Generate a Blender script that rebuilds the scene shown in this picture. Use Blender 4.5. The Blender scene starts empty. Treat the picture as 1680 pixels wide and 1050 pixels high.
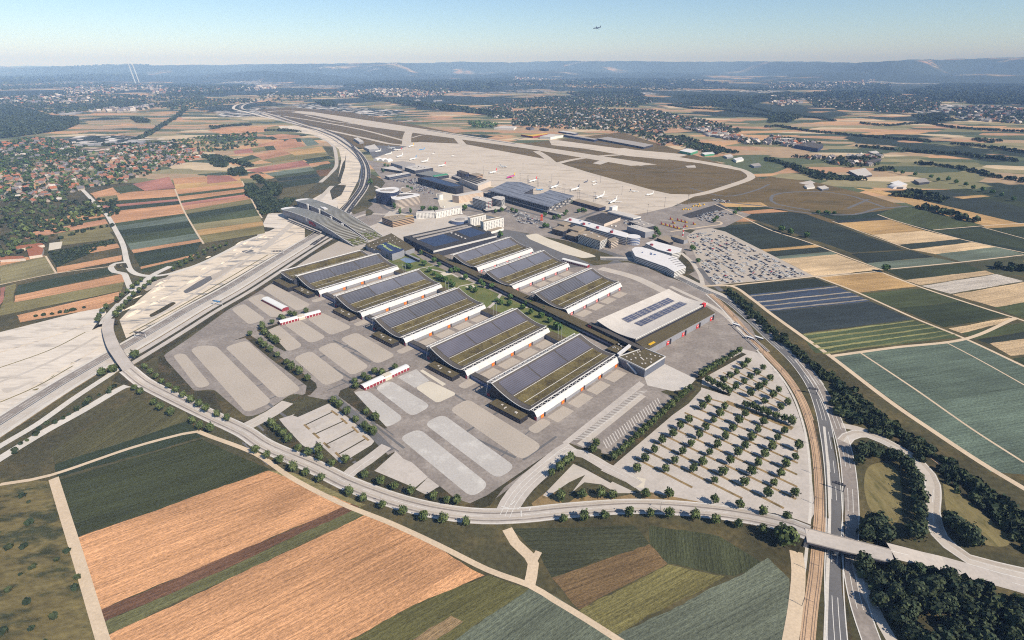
import bpy, math, random
import numpy as np
from mathutils import Vector, Matrix
random.seed(7); RNG=np.random.default_rng(11)
R=math.radians
S=bpy.context.scene; COL=S.collection

# ------------------------------------------------------------------ camera
F,Y0,H=900.0,107.0,322.0            # focal length in photo pixels, horizon row, camera height (m)
TH=math.atan((525-Y0)/F); CT,ST=math.cos(TH),math.sin(TH)
cam=bpy.data.objects.new('camera',bpy.data.cameras.new('camera')); COL.objects.link(cam); S.camera=cam
cam.location=(0,0,H); cam.rotation_euler=(math.pi/2-TH,0,0)
cam.data.sensor_width=36; cam.data.lens=F/1680*36; cam.data.clip_start=1; cam.data.clip_end=150000
# ------------------------------------------------------------------ world, sun, exposure
SUN_EL,SUN_AZ=R(41),R(-39)          # azimuth measured from +X towards +Y
sd=Vector((math.cos(SUN_AZ)*math.cos(SUN_EL),math.sin(SUN_AZ)*math.cos(SUN_EL),math.sin(SUN_EL)))
W=bpy.data.worlds.new('World'); S.world=W; W.use_nodes=True
bg=W.node_tree.nodes['Background']; sky=W.node_tree.nodes.new('ShaderNodeTexSky')
sky.sky_type='NISHITA'; sky.sun_disc=False; sky.sun_elevation=SUN_EL; sky.sun_rotation=math.pi/2-SUN_AZ
sky.altitude=300; sky.air_density=0.9; sky.dust_density=0.0; sky.ozone_density=5.0
W.node_tree.links.new(sky.outputs[0],bg.inputs[0]); bg.inputs[1].default_value=0.09
sun=bpy.data.lights.new('sun','SUN'); sun.energy=4.2; sun.angle=R(0.5); sun.color=(1,.92,.815)
so=bpy.data.objects.new('sun',sun); COL.objects.link(so); so.rotation_euler=(-sd).to_track_quat('-Z','Y').to_euler()
so.location=(500,-500,900)
S.view_settings.view_transform='Standard'; S.view_settings.look='None'; S.view_settings.exposure=0.52; S.view_settings.gamma=1
S.render.engine='CYCLES'
S.cycles.max_bounces=5; S.cycles.diffuse_bounces=2; S.cycles.glossy_bounces=2; S.cycles.transmission_bounces=3; S.cycles.volume_bounces=0
S.cycles.transparent_max_bounces=6; S.cycles.use_denoising=False; S.cycles.filter_width=1.1; S.cycles.caustics_reflective=False; S.cycles.caustics_refractive=False

# ------------------------------------------------------------------ helpers
def terr(x,y):
    """height of the land: flat plain near, gentle swells farther off, an escarpment on the horizon"""
    r=np.hypot(x,y); a=np.arctan2(x,y)
    k=np.clip((r-5500)/9000,0,1)
    h=k*(16*np.sin(x/1900+1.3)*np.cos(y/2300)+13*np.sin((x+y)/1300)+10*np.sin((x-1.7*y)/2700+2)-12)
    R0=24500+3200*np.sin(a*7.3+.6)+1900*np.sin(a*17+2.1)+1100*np.sin(a*41+.3)-2500*np.clip(a-.25,0,1)
    W0=3600+900*np.sin(a*23)
    t=np.clip((r-R0)/W0,0,1); t=t*t*(3-2*t)
    top=np.interp(np.degrees(a),[-50,-43,-36,-28,-20,-12,-4,2,8,14,20,26,30,33,36,40,44,50],
                  [330,350,400,470,500,540,610,640,690,660,640,600,560,640,700,740,690,650])
    t2=np.clip((r-15500-1500*np.sin(a*9+1))/3500,0,1); t2=t2*t2*(3-2*t2)
    foot=70+50*np.sin(a*13+.5)+35*np.sin(a*29)
    rip=26*np.sin(a*63+r/900)+18*np.sin(a*111-r/500)
    return h+t*(top*.87-90)+t2*(foot+rip*.5)*(1-t)+t*rip*.9
def G(x,y,z=0.0):
    u=(x-840)/F; v=(525-y)/F
    dy=CT+ST*v; dz=-ST+CT*v; t=(z-H)/dz
    return Vector((u*t,dy*t,z))
def zz(x0,y0,k):                    # reads points noted on an enlarged crop of the photograph
    return lambda L:[(x0+p[0]/k,y0+p[1]/k)+tuple(p[2:]) for p in L]
ORD1=['','first','second','third','fourth','fifth','sixth','seventh','eighth','ninth','tenth','eleventh','twelfth','thirteenth','fourteenth','fifteenth','sixteenth','seventeenth','eighteenth','nineteenth']
TEN={2:'twent',3:'thirt',4:'fort',5:'fift',6:'sixt',7:'sevent',8:'eight',9:'ninet'}
def nth(n):
    if n<20: return ORD1[n]
    return TEN[n//10]+('ieth' if n%10==0 else 'y-'+ORD1[n%10])
def tag(o,label,cat,group=None,kind=None):
    o['label']=label; o['category']=cat
    if group: o['group']=group
    if kind: o['kind']=kind
    return o
def empty(name,loc,rz=0,label=None,cat=None,group=None):
    o=bpy.data.objects.new(name,None); COL.objects.link(o); o.location=loc; o.rotation_euler=(0,0,rz); o.empty_display_size=2
    if label: tag(o,label,cat,group)
    return o
def link(name,me,parent=None,loc=None,rz=0):
    o=bpy.data.objects.new(name,me); COL.objects.link(o)
    if parent: o.parent=parent
    if loc is not None: o.location=loc
    if rz: o.rotation_euler=(0,0,rz)
    return o
def dup(o,loc=None,rz=None,parent=None):
    c=o.copy(); COL.objects.link(c)
    if loc is not None: c.location=loc
    if rz is not None: c.rotation_euler=(0,0,rz)
    if parent: c.parent=parent
    for ch in o.children: dup(ch,parent=c)
    return c
class MB:
    def __init__(s): s.v=[]; s.f=[]; s.m=[]; s.uv=[]
    def face(s,pts,m=0,uv=None):
        n=len(s.v); s.v+= [tuple(p) for p in pts]; s.f.append(tuple(range(n,n+len(pts)))); s.m.append(m)
        s.uv+= (uv if uv else [(p[0],p[1]) for p in pts])
    def prism(s,pts,z0,z1,m=0,mt=None,bottom=False):
        P=[(p[0],p[1]) for p in pts]
        a=sum(P[i][0]*P[(i+1)%len(P)][1]-P[(i+1)%len(P)][0]*P[i][1] for i in range(len(P)))
        if a<0: P=P[::-1]
        s.face([(x,y,z1) for x,y in P],m if mt is None else mt)
        if bottom: s.face([(x,y,z0) for x,y in P[::-1]],m)
        d=0
        for i in range(len(P)):
            a,b=P[i],P[(i+1)%len(P)]; L=math.hypot(b[0]-a[0],b[1]-a[1])
            s.face([(a[0],a[1],z0),(b[0],b[1],z0),(b[0],b[1],z1),(a[0],a[1],z1)],m,[(d,z0),(d+L,z0),(d+L,z1),(d,z1)]); d+=L
    def box(s,c,d,rz=0,m=0,mt=None,bottom=True):
        ca,sa=math.cos(rz),math.sin(rz)
        q=[(c[0]+x*ca-y*sa,c[1]+x*sa+y*ca) for x,y in ((-d[0]/2,-d[1]/2),(d[0]/2,-d[1]/2),(d[0]/2,d[1]/2),(-d[0]/2,d[1]/2))]
        s.prism(q,c[2]-d[2]/2,c[2]+d[2]/2,m,mt,bottom)
    def tube(s,a,b,r,n=5,r2=None,m=0,cap=False):
        a,b=Vector(a),Vector(b); r2=r if r2 is None else r2; ax=(b-a).normalized()
        u=ax.orthogonal().normalized(); w=ax.cross(u)
        A=[a+(u*math.cos(t)+w*math.sin(t))*r for t in [2*math.pi*i/n for i in range(n)]]
        B=[b+(u*math.cos(t)+w*math.sin(t))*r2 for t in [2*math.pi*i/n for i in range(n)]]
        for i in range(n): s.face([A[i],A[(i+1)%n],B[(i+1)%n],B[i]],m)
        if cap: s.face(A[::-1],m); s.face(B,m)
    def mesh(s,name,mats,smooth=False):
        me=bpy.data.meshes.new(name); me.from_pydata(s.v,[],s.f)
        for m in (mats if isinstance(mats,(list,tuple)) else [mats]): me.materials.append(m)
        if s.m: me.polygons.foreach_set('material_index',s.m)
        uv=me.uv_layers.new(name='UVMap'); uv.data.foreach_set('uv',[c for p in s.uv for c in p])
        if smooth: me.polygons.foreach_set('use_smooth',[True]*len(s.f))
        me.update(); return me
    def build(s,name,mats,parent=None,loc=None,rz=0,smooth=False):
        return link(name,s.mesh(name,mats,smooth),parent,loc,rz)
def ring(p,off):                    # polygon offset outwards
    P=[Vector((q[0],q[1])) for q in p]; n=len(P)
    if sum(P[i].x*P[(i+1)%n].y-P[(i+1)%n].x*P[i].y for i in range(n))<0: P=P[::-1]
    out=[]
    for i in range(n):
        a,b,c=P[i-1],P[i],P[(i+1)%n]; d1=(b-a).normalized(); d2=(c-b).normalized()
        n1=Vector((d1.y,-d1.x)); n2=Vector((d2.y,-d2.x)); m=(n1+n2)
        m=m/max(.35,m.length**2/2) if m.length>1e-4 else n1
        out.append(b+m*off)
    return out
def rounded(P,r,n=5):
    P=[Vector((p[0],p[1])) for p in P]; out=[]
    for i in range(len(P)):
        a,b,c=P[i-1],P[i],P[(i+1)%len(P)]
        l1=min(r,(a-b).length*.48); l2=min(r,(c-b).length*.48)
        p=b+(a-b).normalized()*l1; q=b+(c-b).normalized()*l2
        for k in range(n+1):
            t=k/n; out.append(p*(1-t)**2+b*2*t*(1-t)+q*t*t)
    return out
# ------------------------------------------------------------------ materials
def lin(c):
    return tuple(((v/255)/12.92 if v<=10 else ((v/255+.055)/1.055)**2.4) for v in c)
class N:
    def __init__(s,name):
        s.m=bpy.data.materials.new(name); s.m.use_nodes=True; s.t=s.m.node_tree; s.b=s.t.nodes['Principled BSDF']
        s.b.inputs['Specular IOR Level'].default_value=.25
    def n(s,ty,**k):
        x=s.t.nodes.new(ty)
        for a,b in k.items(): setattr(x,a,b)
        return x
    def l(s,a,b): s.t.links.new(a,b)
    def pos(s): return s.n('ShaderNodeNewGeometry').outputs['Position']
    def mapping(s,src,scale=(1,1,1),rot=(0,0,0),loc=(0,0,0)):
        m=s.n('ShaderNodeMapping'); s.l(src,m.inputs[0]); m.inputs['Scale'].default_value=scale; m.inputs['Rotation'].default_value=rot; m.inputs['Location'].default_value=loc
        return m.outputs[0]
    def noise(s,src,scale,detail=3,rough=.6):
        x=s.n('ShaderNodeTexNoise'); x.inputs['Scale'].default_value=scale; x.inputs['Detail'].default_value=detail; x.inputs['Roughness'].default_value=rough
        s.l(src,x.inputs['Vector']); return x.outputs['Fac']
    def rng(s,src,a,b,c,d,clamp=True):
        x=s.n('ShaderNodeMapRange',clamp=clamp); s.l(src,x.inputs[0])
        for i,v in enumerate((a,b,c,d)): x.inputs[i+1].default_value=v
        return x.outputs[0]
    def mix(s,f,a,b,mode='MIX'):
        x=s.n('ShaderNodeMix',data_type='RGBA',blend_type=mode)
        for i,v in ((0,f),(6,a),(7,b)):
            if hasattr(v,'is_output'): s.l(v,x.inputs[i])
            elif i==0: x.inputs[0].default_value=v
            else: x.inputs[i].default_value=(*v,1) if len(v)==3 else v
        return x.outputs[2]
    def math(s,op,a,b=0):
        x=s.n('ShaderNodeMath',operation=op)
        for i,v in ((0,a),(1,b)):
            if hasattr(v,'is_output'): s.l(v,x.inputs[i])
            else: x.inputs[i].default_value=v
        return x.outputs[0]
    def scale(s,col,f):             # colour times a scalar
        x=s.n('ShaderNodeVectorMath',operation='SCALE')
        if hasattr(col,'is_output'): s.l(col,x.inputs[0])
        else: x.inputs[0].default_value=col
        s.l(f,x.inputs['Scale']); return x.outputs[0]
    def out(s,col,rough=.85,bump=None,bs=.3,bd=1.0):
        if hasattr(col,'is_output'): s.l(col,s.b.inputs['Base Color'])
        else: s.b.inputs['Base Color'].default_value=(*col,1)
        s.b.inputs['Roughness'].default_value=rough
        if bump is not None:
            x=s.n('ShaderNodeBump'); x.inputs['Strength'].default_value=bs; x.inputs['Distance'].default_value=bd
            s.l(bump,x.inputs['Height']); s.l(x.outputs[0],s.b.inputs['Normal'])
        return s.m
ALBEDO=0.86                              # photo display value -> albedo
def C(r,g,b,k=1): return tuple(min(.9,v*ALBEDO*k) for v in lin((r,g,b)))
def mat(name,c,rough=.8,var=.18,sc=.04,c2=None,th=(.5,.62),fine=.12,fsc=.6,metal=0,spec=None,stretch=None,rot=0):
    k=N(name); p=k.pos()
    q=k.mapping(p,stretch or (1,1,1),(0,0,rot)) if (stretch or rot) else p
    f=k.rng(k.noise(q,sc,4),.3,.7,1-var,1+var); g=k.rng(k.noise(q,fsc,3),.3,.7,1-fine,1+fine)
    col=c
    if c2: col=k.mix(k.rng(k.noise(q,sc*1.7,5,.65),th[0],th[1],0,1),c,c2)
    col=k.scale(col,k.math('MULTIPLY',f,g))
    m=k.out(col,rough); k.b.inputs['Metallic'].default_value=metal
    if spec is not None: k.b.inputs['Specular IOR Level'].default_value=spec
    return m
M={}
M['asphalt']=mat('asphalt',C(146,136,127),.9,.15,.025,C(160,150,140),(.48,.64),.18,.3)
M['dark_asphalt']=mat('dark_asphalt',C(112,110,109),.9,.12,.05,fine=.1)
M['black_asphalt']=mat('black_asphalt',C(72,70,70),.9,.15,.05)
M['gravel']=mat('gravel',C(186,174,159),.95,.06,.02,fine=.12,fsc=.6)
M['light_gravel']=mat('light_gravel',C(192,186,178),.95,.06,.03,C(212,207,198),(.52,.7),.1,.5)
M['cream_gravel']=mat('cream_gravel',C(216,205,185),.95,.06,.03,fine=.08)
M['pavement']=mat('pavement',C(198,188,177),.9,.08,.03,C(180,171,160),(.5,.75),.08,.4)
M['plaza']=mat('plaza',C(198,187,173),.9,.07,.03,C(200,192,182),(.5,.7),.07,.25)
M['apron']=mat('apron',C(208,194,176),.9,.06,.006,C(182,168,150),(.5,.68),.07,.08,stretch=(1,3.2,1),rot=R(47))
M['runway']=mat('runway',C(200,187,170),.9,.08,.01,fine=.06)
M['rubber']=mat('rubber',C(112,110,110),.9,.2,.01)
M['dirt']=mat('dirt',C(224,208,186),.95,.1,.008,C(150,146,142),(.53,.62),.12,.07,stretch=(1,4.5,1),rot=R(-48))
M['pale_dirt']=mat('pale_dirt',C(222,210,194),.95,.08,.006,C(186,176,164),(.53,.66),.1,.06,stretch=(1,4,1),rot=R(-40))
M['path']=mat('path',C(214,192,163),.95,.1,.03,fine=.12)
M['grass']=mat('grass',C(80,76,52),.95,.25,.012,C(104,92,60),(.48,.66),.3,.25)
M['lush_grass']=mat('lush_grass',C(104,112,62),.95,.2,.03,C(126,122,74),(.5,.66),.22,.4)
M['verge']=mat('verge',C(66,63,44),.95,.25,.03,C(98,82,56),(.5,.68),.3,.3)
M['mown']=mat('mown',C(132,120,80),.95,.2,.03,C(104,98,62),(.5,.66),.2,.4,stretch=(4,1,1))
M['dry_verge']=mat('dry_verge',C(150,126,88),.95,.22,.06,C(104,90,58),(.52,.66),.2,.4)
M['airfield_grass']=mat('airfield_grass',C(112,94,60),.95,.18,.004,C(92,80,50),(.5,.68),.16,.03,stretch=(1,3,1),rot=R(47))
M['meadow']=mat('meadow',C(116,104,66),.95,.3,.015,C(66,68,44),(.48,.6),.3,.15,stretch=(1,2.2,1),rot=R(-35))
M['ballast']=mat('ballast',C(196,164,132),.95,.15,.05,fine=.2,fsc=1.0)
M['rail']=mat('rail',C(120,104,92),.6,.1)
M['line']=mat('line',C(222,217,208),.8,.06)
M['verge_line']=mat('verge_line',C(214,206,194),.9,.1,.03)
M['concrete']=mat('concrete',C(196,188,180),.85,.08,.1)
M['wall_grey']=mat('wall_grey',C(150,150,155),.8,.06,.1)
M['wall_dark']=mat('wall_dark',C(70,72,82),.5,.1,.1)
M['wall_black']=mat('wall_black',C(52,52,58),.5,.1,.1)
M['wall_white']=mat('wall_white',C(236,232,224),.7,.04,.2)
M['wall_cream']=mat('wall_cream',C(216,200,184),.8,.05,.2)
M['wall_tan']=mat('wall_tan',C(190,160,130),.8,.06,.2)
M['wall_blue']=mat('wall_blue',C(100,106,120),.5,.08,.2,spec=.5)
M['white_metal']=mat('white_metal',C(214,211,206),.5,.08,.12,fine=.06)
M['white_paint']=mat('white_paint',C(238,236,230),.5,.03,.2,fine=.02)
M['glass']=mat('glass',C(40,46,66),.12,.1,.2,spec=.7)
M['blue_glass']=mat('blue_glass',C(90,110,150),.12,.1,.2,spec=.7)
M['roof_dark']=mat('roof_dark',C(92,86,80),.85,.1,.06)
M['roof_black']=mat('roof_black',C(66,64,64),.85,.1,.06)
M['roof_grey']=mat('roof_grey',C(168,160,152),.85,.1,.08,fine=.1)
M['roof_light']=mat('roof_light',C(205,197,187),.8,.07,.08)
M['roof_white']=mat('roof_white',C(228,224,220),.7,.05,.08)
M['roof_tan']=mat('roof_tan',C(160,145,125),.85,.12,.1)
M['sedum']=mat('sedum',C(108,97,62),.95,.24,.05,C(84,74,50),(.48,.62),.34,.45)
M['sedum_dark']=mat('sedum_dark',C(98,88,64),.95,.12,.05,fine=.25,fsc=.5)
M['red']=mat('red',C(222,62,66),.5,.05,.3)
M['orange']=mat('orange',C(228,96,52),.5,.05,.3)
M['dark_red']=mat('dark_red',C(150,60,70),.7,.1,.3)
M['yellow']=mat('yellow',C(232,184,50),.5,.05,.3)
M['green_paint']=mat('green_paint',C(80,150,115),.6,.08,.3)
M['blue_paint']=mat('blue_paint',C(80,150,205),.5,.05,.3)
M['purple']=mat('purple',C(190,70,140),.5,.05,.3)
M['navy']=mat('navy',C(56,66,96),.5,.1,.3)
M['lime']=mat('lime',C(214,230,140),.6,.05,.3)
M['steel']=mat('steel',C(92,92,98),.5,.08,.3)
M['light_steel']=mat('light_steel',C(205,205,205),.45,.05,.3)
M['bark']=mat('bark',C(84,70,56),.95,.2,.5)
M['water']=mat('water',C(120,140,165),.1,.05,.05,spec=.6)
M['house_wall']=mat('house_wall',C(176,164,150),.9,.2,.02)
M['pale_tile']=mat('pale_tile',C(196,186,176),.9,.15,.2)
M['stain']=mat('stain',C(166,160,150),.95,.1,.3)
M['orange_tile']=mat('orange_tile',C(166,106,76),.9,.15,.2)
M['brown_tile']=mat('brown_tile',C(150,105,85),.9,.15,.2)
M['grey_tile']=mat('grey_tile',C(120,115,118),.9,.15,.2)
def solar(name,c,step,across=True,gap=.22,c2=C(58,52,52),cross=None,rough=.42):
    k=N(name); uv=k.n('ShaderNodeUVMap').outputs[0]; sp=k.n('ShaderNodeSeparateXYZ'); k.l(uv,sp.inputs[0])
    w=k.math('FRACT',k.math('DIVIDE',sp.outputs[1],step)); f=k.math('LESS_THAN',w,gap)
    if cross:
        w2=k.math('FRACT',k.math('DIVIDE',sp.outputs[0],cross)); f=k.math('MAXIMUM',f,k.math('LESS_THAN',w2,gap*.6))
    v=k.rng(k.noise(k.pos(),.03,2),.3,.7,.86,1.14)
    m=k.out(k.scale(k.mix(f,c,c2),v),rough); k.b.inputs['Specular IOR Level'].default_value=.3
    return m
M['solar']=solar('solar_panel',C(108,108,114),2.6)
M['solar_even']=solar('solar_even',C(116,116,124),2.0,gap=.06)
M['solar_purple']=solar('solar_purple',C(106,105,116),2.3,gap=.25,c2=C(92,84,84))
M['solar_blue']=solar('solar_blue',C(48,66,106),3.2,gap=.38,c2=C(62,64,74),cross=3.4)
M['solar_grid']=solar('solar_grid',C(84,88,108),3.4,gap=.2,c2=C(150,146,146),cross=11)
M['roof_panel']=solar('roof_panel',C(134,137,146),13,gap=.15,c2=C(66,67,74),cross=31,rough=.6)
M['slat']=solar('slat',C(96,86,64),7.4,gap=.4,c2=C(176,172,160))
M['louvre']=solar('louvre',C(150,150,158),1.5,gap=.4,c2=C(96,98,110))
def crop_mat():
    k=N('crop'); uv=k.n('ShaderNodeUVMap').outputs[0]; at=k.n('ShaderNodeAttribute',attribute_name='Col').outputs['Color']
    rows=k.noise(k.mapping(uv,(.02,.5,1)),1,4,.7); rows2=k.noise(k.mapping(uv,(.006,.09,1)),1,3,.6)
    pat=k.noise(k.mapping(uv,(.012,.016,1)),1,4,.6); spk=k.noise(k.mapping(uv,(.35,.55,1)),1,3,.7)
    f=k.math('MULTIPLY',k.math('MULTIPLY',k.rng(rows,.3,.7,.76,1.2),k.rng(rows2,.3,.7,.8,1.16)),
             k.math('MULTIPLY',k.rng(pat,.3,.7,.86,1.12),k.rng(spk,.25,.75,.6,1.34)))
    sp=k.n('ShaderNodeSeparateXYZ'); k.l(uv,sp.inputs[0])
    tl=k.math('MINIMUM',k.math('ABSOLUTE',k.math('SUBTRACT',k.math('PINGPONG',sp.outputs[1],12),2.0)),5)
    f=k.math('MULTIPLY',f,k.rng(tl,.3,.75,.84,1))
    big=k.noise(k.mapping(uv,(.0045,.009,1)),1,5,.65); f=k.math('MULTIPLY',f,k.rng(big,.42,.6,.8,1.08))
    return k.out(k.scale(at,f),.95,k.math('ADD',spk,rows),.7,1.1)
M['crop']=crop_mat()
def leaf_mat(name):
    k=N(name); at=k.n('ShaderNodeAttribute',attribute_name='Col').outputs['Color']
    return k.out(at,.8)
M['leaf']=leaf_mat('leaf')
def land_mat(name,hill=False):
    k=N(name); p=k.pos()
    warp=k.n('ShaderNodeTexNoise'); warp.inputs['Scale'].default_value=.0016; k.l(p,warp.inputs['Vector'])
    v=k.n('ShaderNodeVectorMath',operation='MULTIPLY_ADD'); k.l(warp.outputs['Color'],v.inputs[0]); v.inputs[1].default_value=(160,160,0); k.l(p,v.inputs[2])
    q=k.mapping(v.outputs[0],(1/240,1/95,1),(0,0,R(28)))
    vo=k.n('ShaderNodeTexVoronoi',voronoi_dimensions='2D',distance='CHEBYCHEV'); vo.inputs['Scale'].default_value=1; vo.inputs['Randomness'].default_value=.85; k.l(q,vo.inputs['Vector'])
    sp=k.n('ShaderNodeSeparateXYZ'); k.l(vo.outputs['Color'],sp.inputs[0])
    cr=k.n('ShaderNodeValToRGB'); cr.color_ramp.interpolation='CONSTANT'; e=cr.color_ramp.elements
    cols=[(0,C(176,150,118)),(.16,C(92,100,70)),(.3,C(200,158,116)),(.42,C(126,122,86)),(.54,C(78,88,66)),(.66,C(186,146,112)),(.78,C(150,140,104)),(.9,C(206,184,150))]
    e[0].position=0; e[0].color=(*cols[0][1],1); e[1].position=.16; e[1].color=(*cols[1][1],1)
    for a,c in cols[2:]:
        n=e.new(a); n.color=(*c,1)
    k.l(sp.outputs[0],cr.inputs[0])
    col=k.scale(cr.outputs[0],k.rng(k.noise(p,.02,4),.3,.7,.85,1.15))
    # small towns: a fine speckle of roofs and trees
    v2=k.n('ShaderNodeTexVoronoi',voronoi_dimensions='2D'); v2.inputs['Scale'].default_value=1/34; k.l(p,v2.inputs['Vector'])
    s2=k.n('ShaderNodeSeparateXYZ'); k.l(v2.outputs['Color'],s2.inputs[0])
    c2=k.n('ShaderNodeValToRGB'); c2.color_ramp.interpolation='CONSTANT'; e=c2.color_ramp.elements
    e[0].position=0; e[0].color=(*C(52,60,48),1); e[1].position=.55; e[1].color=(*C(190,180,172),1)
    n=e.new(.72); n.color=(*C(120,112,104),1); n=e.new(.86); n.color=(*C(226,220,212),1)
    k.l(s2.outputs[1],c2.inputs[0])
    ln=k.n('ShaderNodeVectorMath',operation='LENGTH'); k.l(p,ln.inputs[0]); dist=ln.outputs['Value']
    tm=k.rng(k.math('ADD',k.rng(dist,4500,11000,0,.055),k.noise(k.mapping(p,(1,1,1),(0,0,0),(5000,3000,0)),.00042,4,.5)),.585,.6,0,1)
    col=k.mix(tm,col,c2.outputs[0])
    # woods
    wm=k.rng(k.math('ADD',k.rng(dist,3500,10000,-.02,.075) if not hill else .0,k.noise(k.mapping(p,(1,1,1),(0,0,0),(900,-7000,0)),.00045 if not hill else .0003,6,.62)),.53 if not hill else .36,.54 if not hill else .42,0,1)
    wc=k.scale(C(44,54,40),k.rng(k.noise(p,.05,3),.3,.7,.7,1.35))
    col=k.mix(wm,col,wc)
    return k.out(col,.95)
M['land']=land_mat('land'); M['hill']=land_mat('hill',True)
# ------------------------------------------------------------------ sheets: ground, fields, roads
LAYER=[0]
def lift():                         # flush sheets never share a plane
    LAYER[0]=(LAYER[0]+1)%40; return LAYER[0]*.0011
def sheet(name,px,m,z,r=0,world=False,kind='structure',parent=None):
    z+=lift()
    P=[Vector((p[0],p[1])) if world else G(p[0],p[1]).xy for p in px]
    if r: P=rounded(P,r)
    b=MB()
    a=sum(P[i].x*P[(i+1)%len(P)].y-P[(i+1)%len(P)].x*P[i].y for i in range(len(P)))
    if a<0: P=P[::-1]
    b.face([(p.x,p.y,z) for p in P]); o=b.build(name,m,parent); o['kind']=kind; return o
def spline(P,step=9):
    P=[Vector(p) for p in P]; out=[]
    for i in range(len(P)-1):
        a=P[i-1] if i else P[0]*2-P[1]; b=P[i]; c=P[i+1]; d=P[i+2] if i+2<len(P) else P[-1]*2-P[-2]
        n=max(1,int((c-b).length/step))
        for k in range(n):
            t=k/n; out.append(.5*((2*b)+(c-a)*t+(2*a-5*b+4*c-d)*t*t+(3*b-a-3*c+d)*t**3))
    out.append(P[-1]); return out
def pxl(L): return [G(*p) for p in L]
def sides(P,w,off=0):
    n=len(P); Lf=[];Rt=[]
    for i in range(n):
        d=(P[min(i+1,n-1)]-P[max(i-1,0)]); d.z=0; d.normalize(); nn=Vector((-d.y,d.x,0))
        ww=w(i/(n-1)) if callable(w) else w
        Lf.append(P[i]+nn*(off+ww/2)); Rt.append(P[i]+nn*(off-ww/2))
    return Lf,Rt
def road(name,px,w,m,z,off=0,step=9,dash=None,parent=None,kind='structure',sm=True):
    z+=lift(); P=pxl(px) if not isinstance(px[0],Vector) else px
    if sm: P=spline(P,step)
    Lf,Rt=sides(P,w,off); b=MB(); d=0
    for i in range(len(P)-1):
        l=(P[i+1]-P[i]).length
        if not dash or int(d/dash)%2==0:
            q=[Rt[i],Rt[i+1],Lf[i+1],Lf[i]]
            b.face([(p.x,p.y,p.z+z) for p in q],0,[(d,0),(d+l,0),(d+l,1),(d,1)])
        d+=l
    o=b.build(name,m,parent)
    if kind: o['kind']=kind
    return o
class Fields:
    """crop fields of one block: each strip keeps its own crop colour, rows run along its first edge"""
    def __init__(s): s.b=MB(); s.c=[]
    def add(s,px,c,z=.05,var=.06):
        P=[G(p[0],p[1]) for p in px]; d=(P[1]-P[0]).normalized(); n=Vector((-d.y,d.x,0))
        k=1+random.uniform(-var,var); c=tuple(v*k for v in c)
        if P[0].length<1500:
            Q=[]
            for i in range(len(P)):
                A_,B_=P[i],P[(i+1)%len(P)]; e=B_-A_; m=max(1,min(60,int(e.length/5))); w=Vector((-e.y,e.x,0)).normalized(); ph=random.uniform(0,9)
                Q+=[A_+e*(j/m)+w*(0 if j==0 else random.gauss(0,.28)+.5*math.sin(ph+j*.37)) for j in range(m)]
            P=Q
        a=sum(P[i].x*P[(i+1)%len(P)].y-P[(i+1)%len(P)].x*P[i].y for i in range(len(P)))
        o=RNG.uniform(-900,900,2); z+=len(s.b.f)*.0012
        if a<0: P=P[::-1]
        s.b.face([(p.x,p.y,z) for p in P],0,[(p.dot(d)+o[0],p.dot(n)+o[1]) for p in P]); s.c+=[(*c,1)]*len(P)
    def strips(s,Lb,Rb,bounds,z=.05):
        """Lb/Rb: border polylines; bounds: (y on left border, y on right border, colour below it)"""
        xi=lambda B,y: float(np.interp(y,[p[1] for p in B],[p[0] for p in B]))
        for (a,b,c),(a2,b2,_) in zip(bounds[:-1],bounds[1:]):
            s.add([(xi(Lb,a),a),(xi(Rb,b),b),(xi(Rb,b2),b2),(xi(Lb,a2),a2)],c,z)
    def build(s,name='field'):
        o=s.b.build(name,M['crop']); at=o.data.color_attributes.new('Col','FLOAT_COLOR','CORNER')
        at.data.foreach_set('color',[v for c in s.c for v in c]); o['kind']='structure'; return o
# ================================================================== GROUND AND HILLS
def polar(name,radii,azs,m):
    Rr,Az=np.meshgrid(radii,azs,indexing='ij'); X=Rr*np.sin(Az); Y=Rr*np.cos(Az); Z=terr(X,Y)
    nr,na=Rr.shape; v=np.stack([X,Y,Z],-1).reshape(-1,3)
    i=np.arange(nr-1)[:,None]*na+np.arange(na-1)[None,:]; f=np.stack([i,i+1,i+na+1,i+na],-1).reshape(-1,4)[:,::-1]
    me=bpy.data.meshes.new(name); me.from_pydata(v.tolist(),[],f.tolist()); me.materials.append(m); me.update()
    me.polygons.foreach_set('use_smooth',[True]*len(f))
    o=link(name,me); o['kind']='structure'; return o
azf=np.radians(np.concatenate([np.arange(-180,-60,6),np.arange(-60,60,.4),np.arange(60,180.1,6)]))
polar('ground',np.concatenate([[1],np.geomspace(40,16000,90)]),azf,M['land'])
polar('hills',np.concatenate([np.linspace(15999,36000,90),np.geomspace(36500,62000,6)]),np.radians(np.arange(-62,62,.25)),M['hill'])
# near plain: rough grass
sheet('rough_grass',[(-700,1500),(-900,700),(-150,690),(0,500),(0,330),(200,300),(420,300),(560,262),(640,300),(760,330),(1000,380),(1180,350),(1300,345),(1680,430),(2300,600),(2500,1500)],M['grass'],.015)
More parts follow.
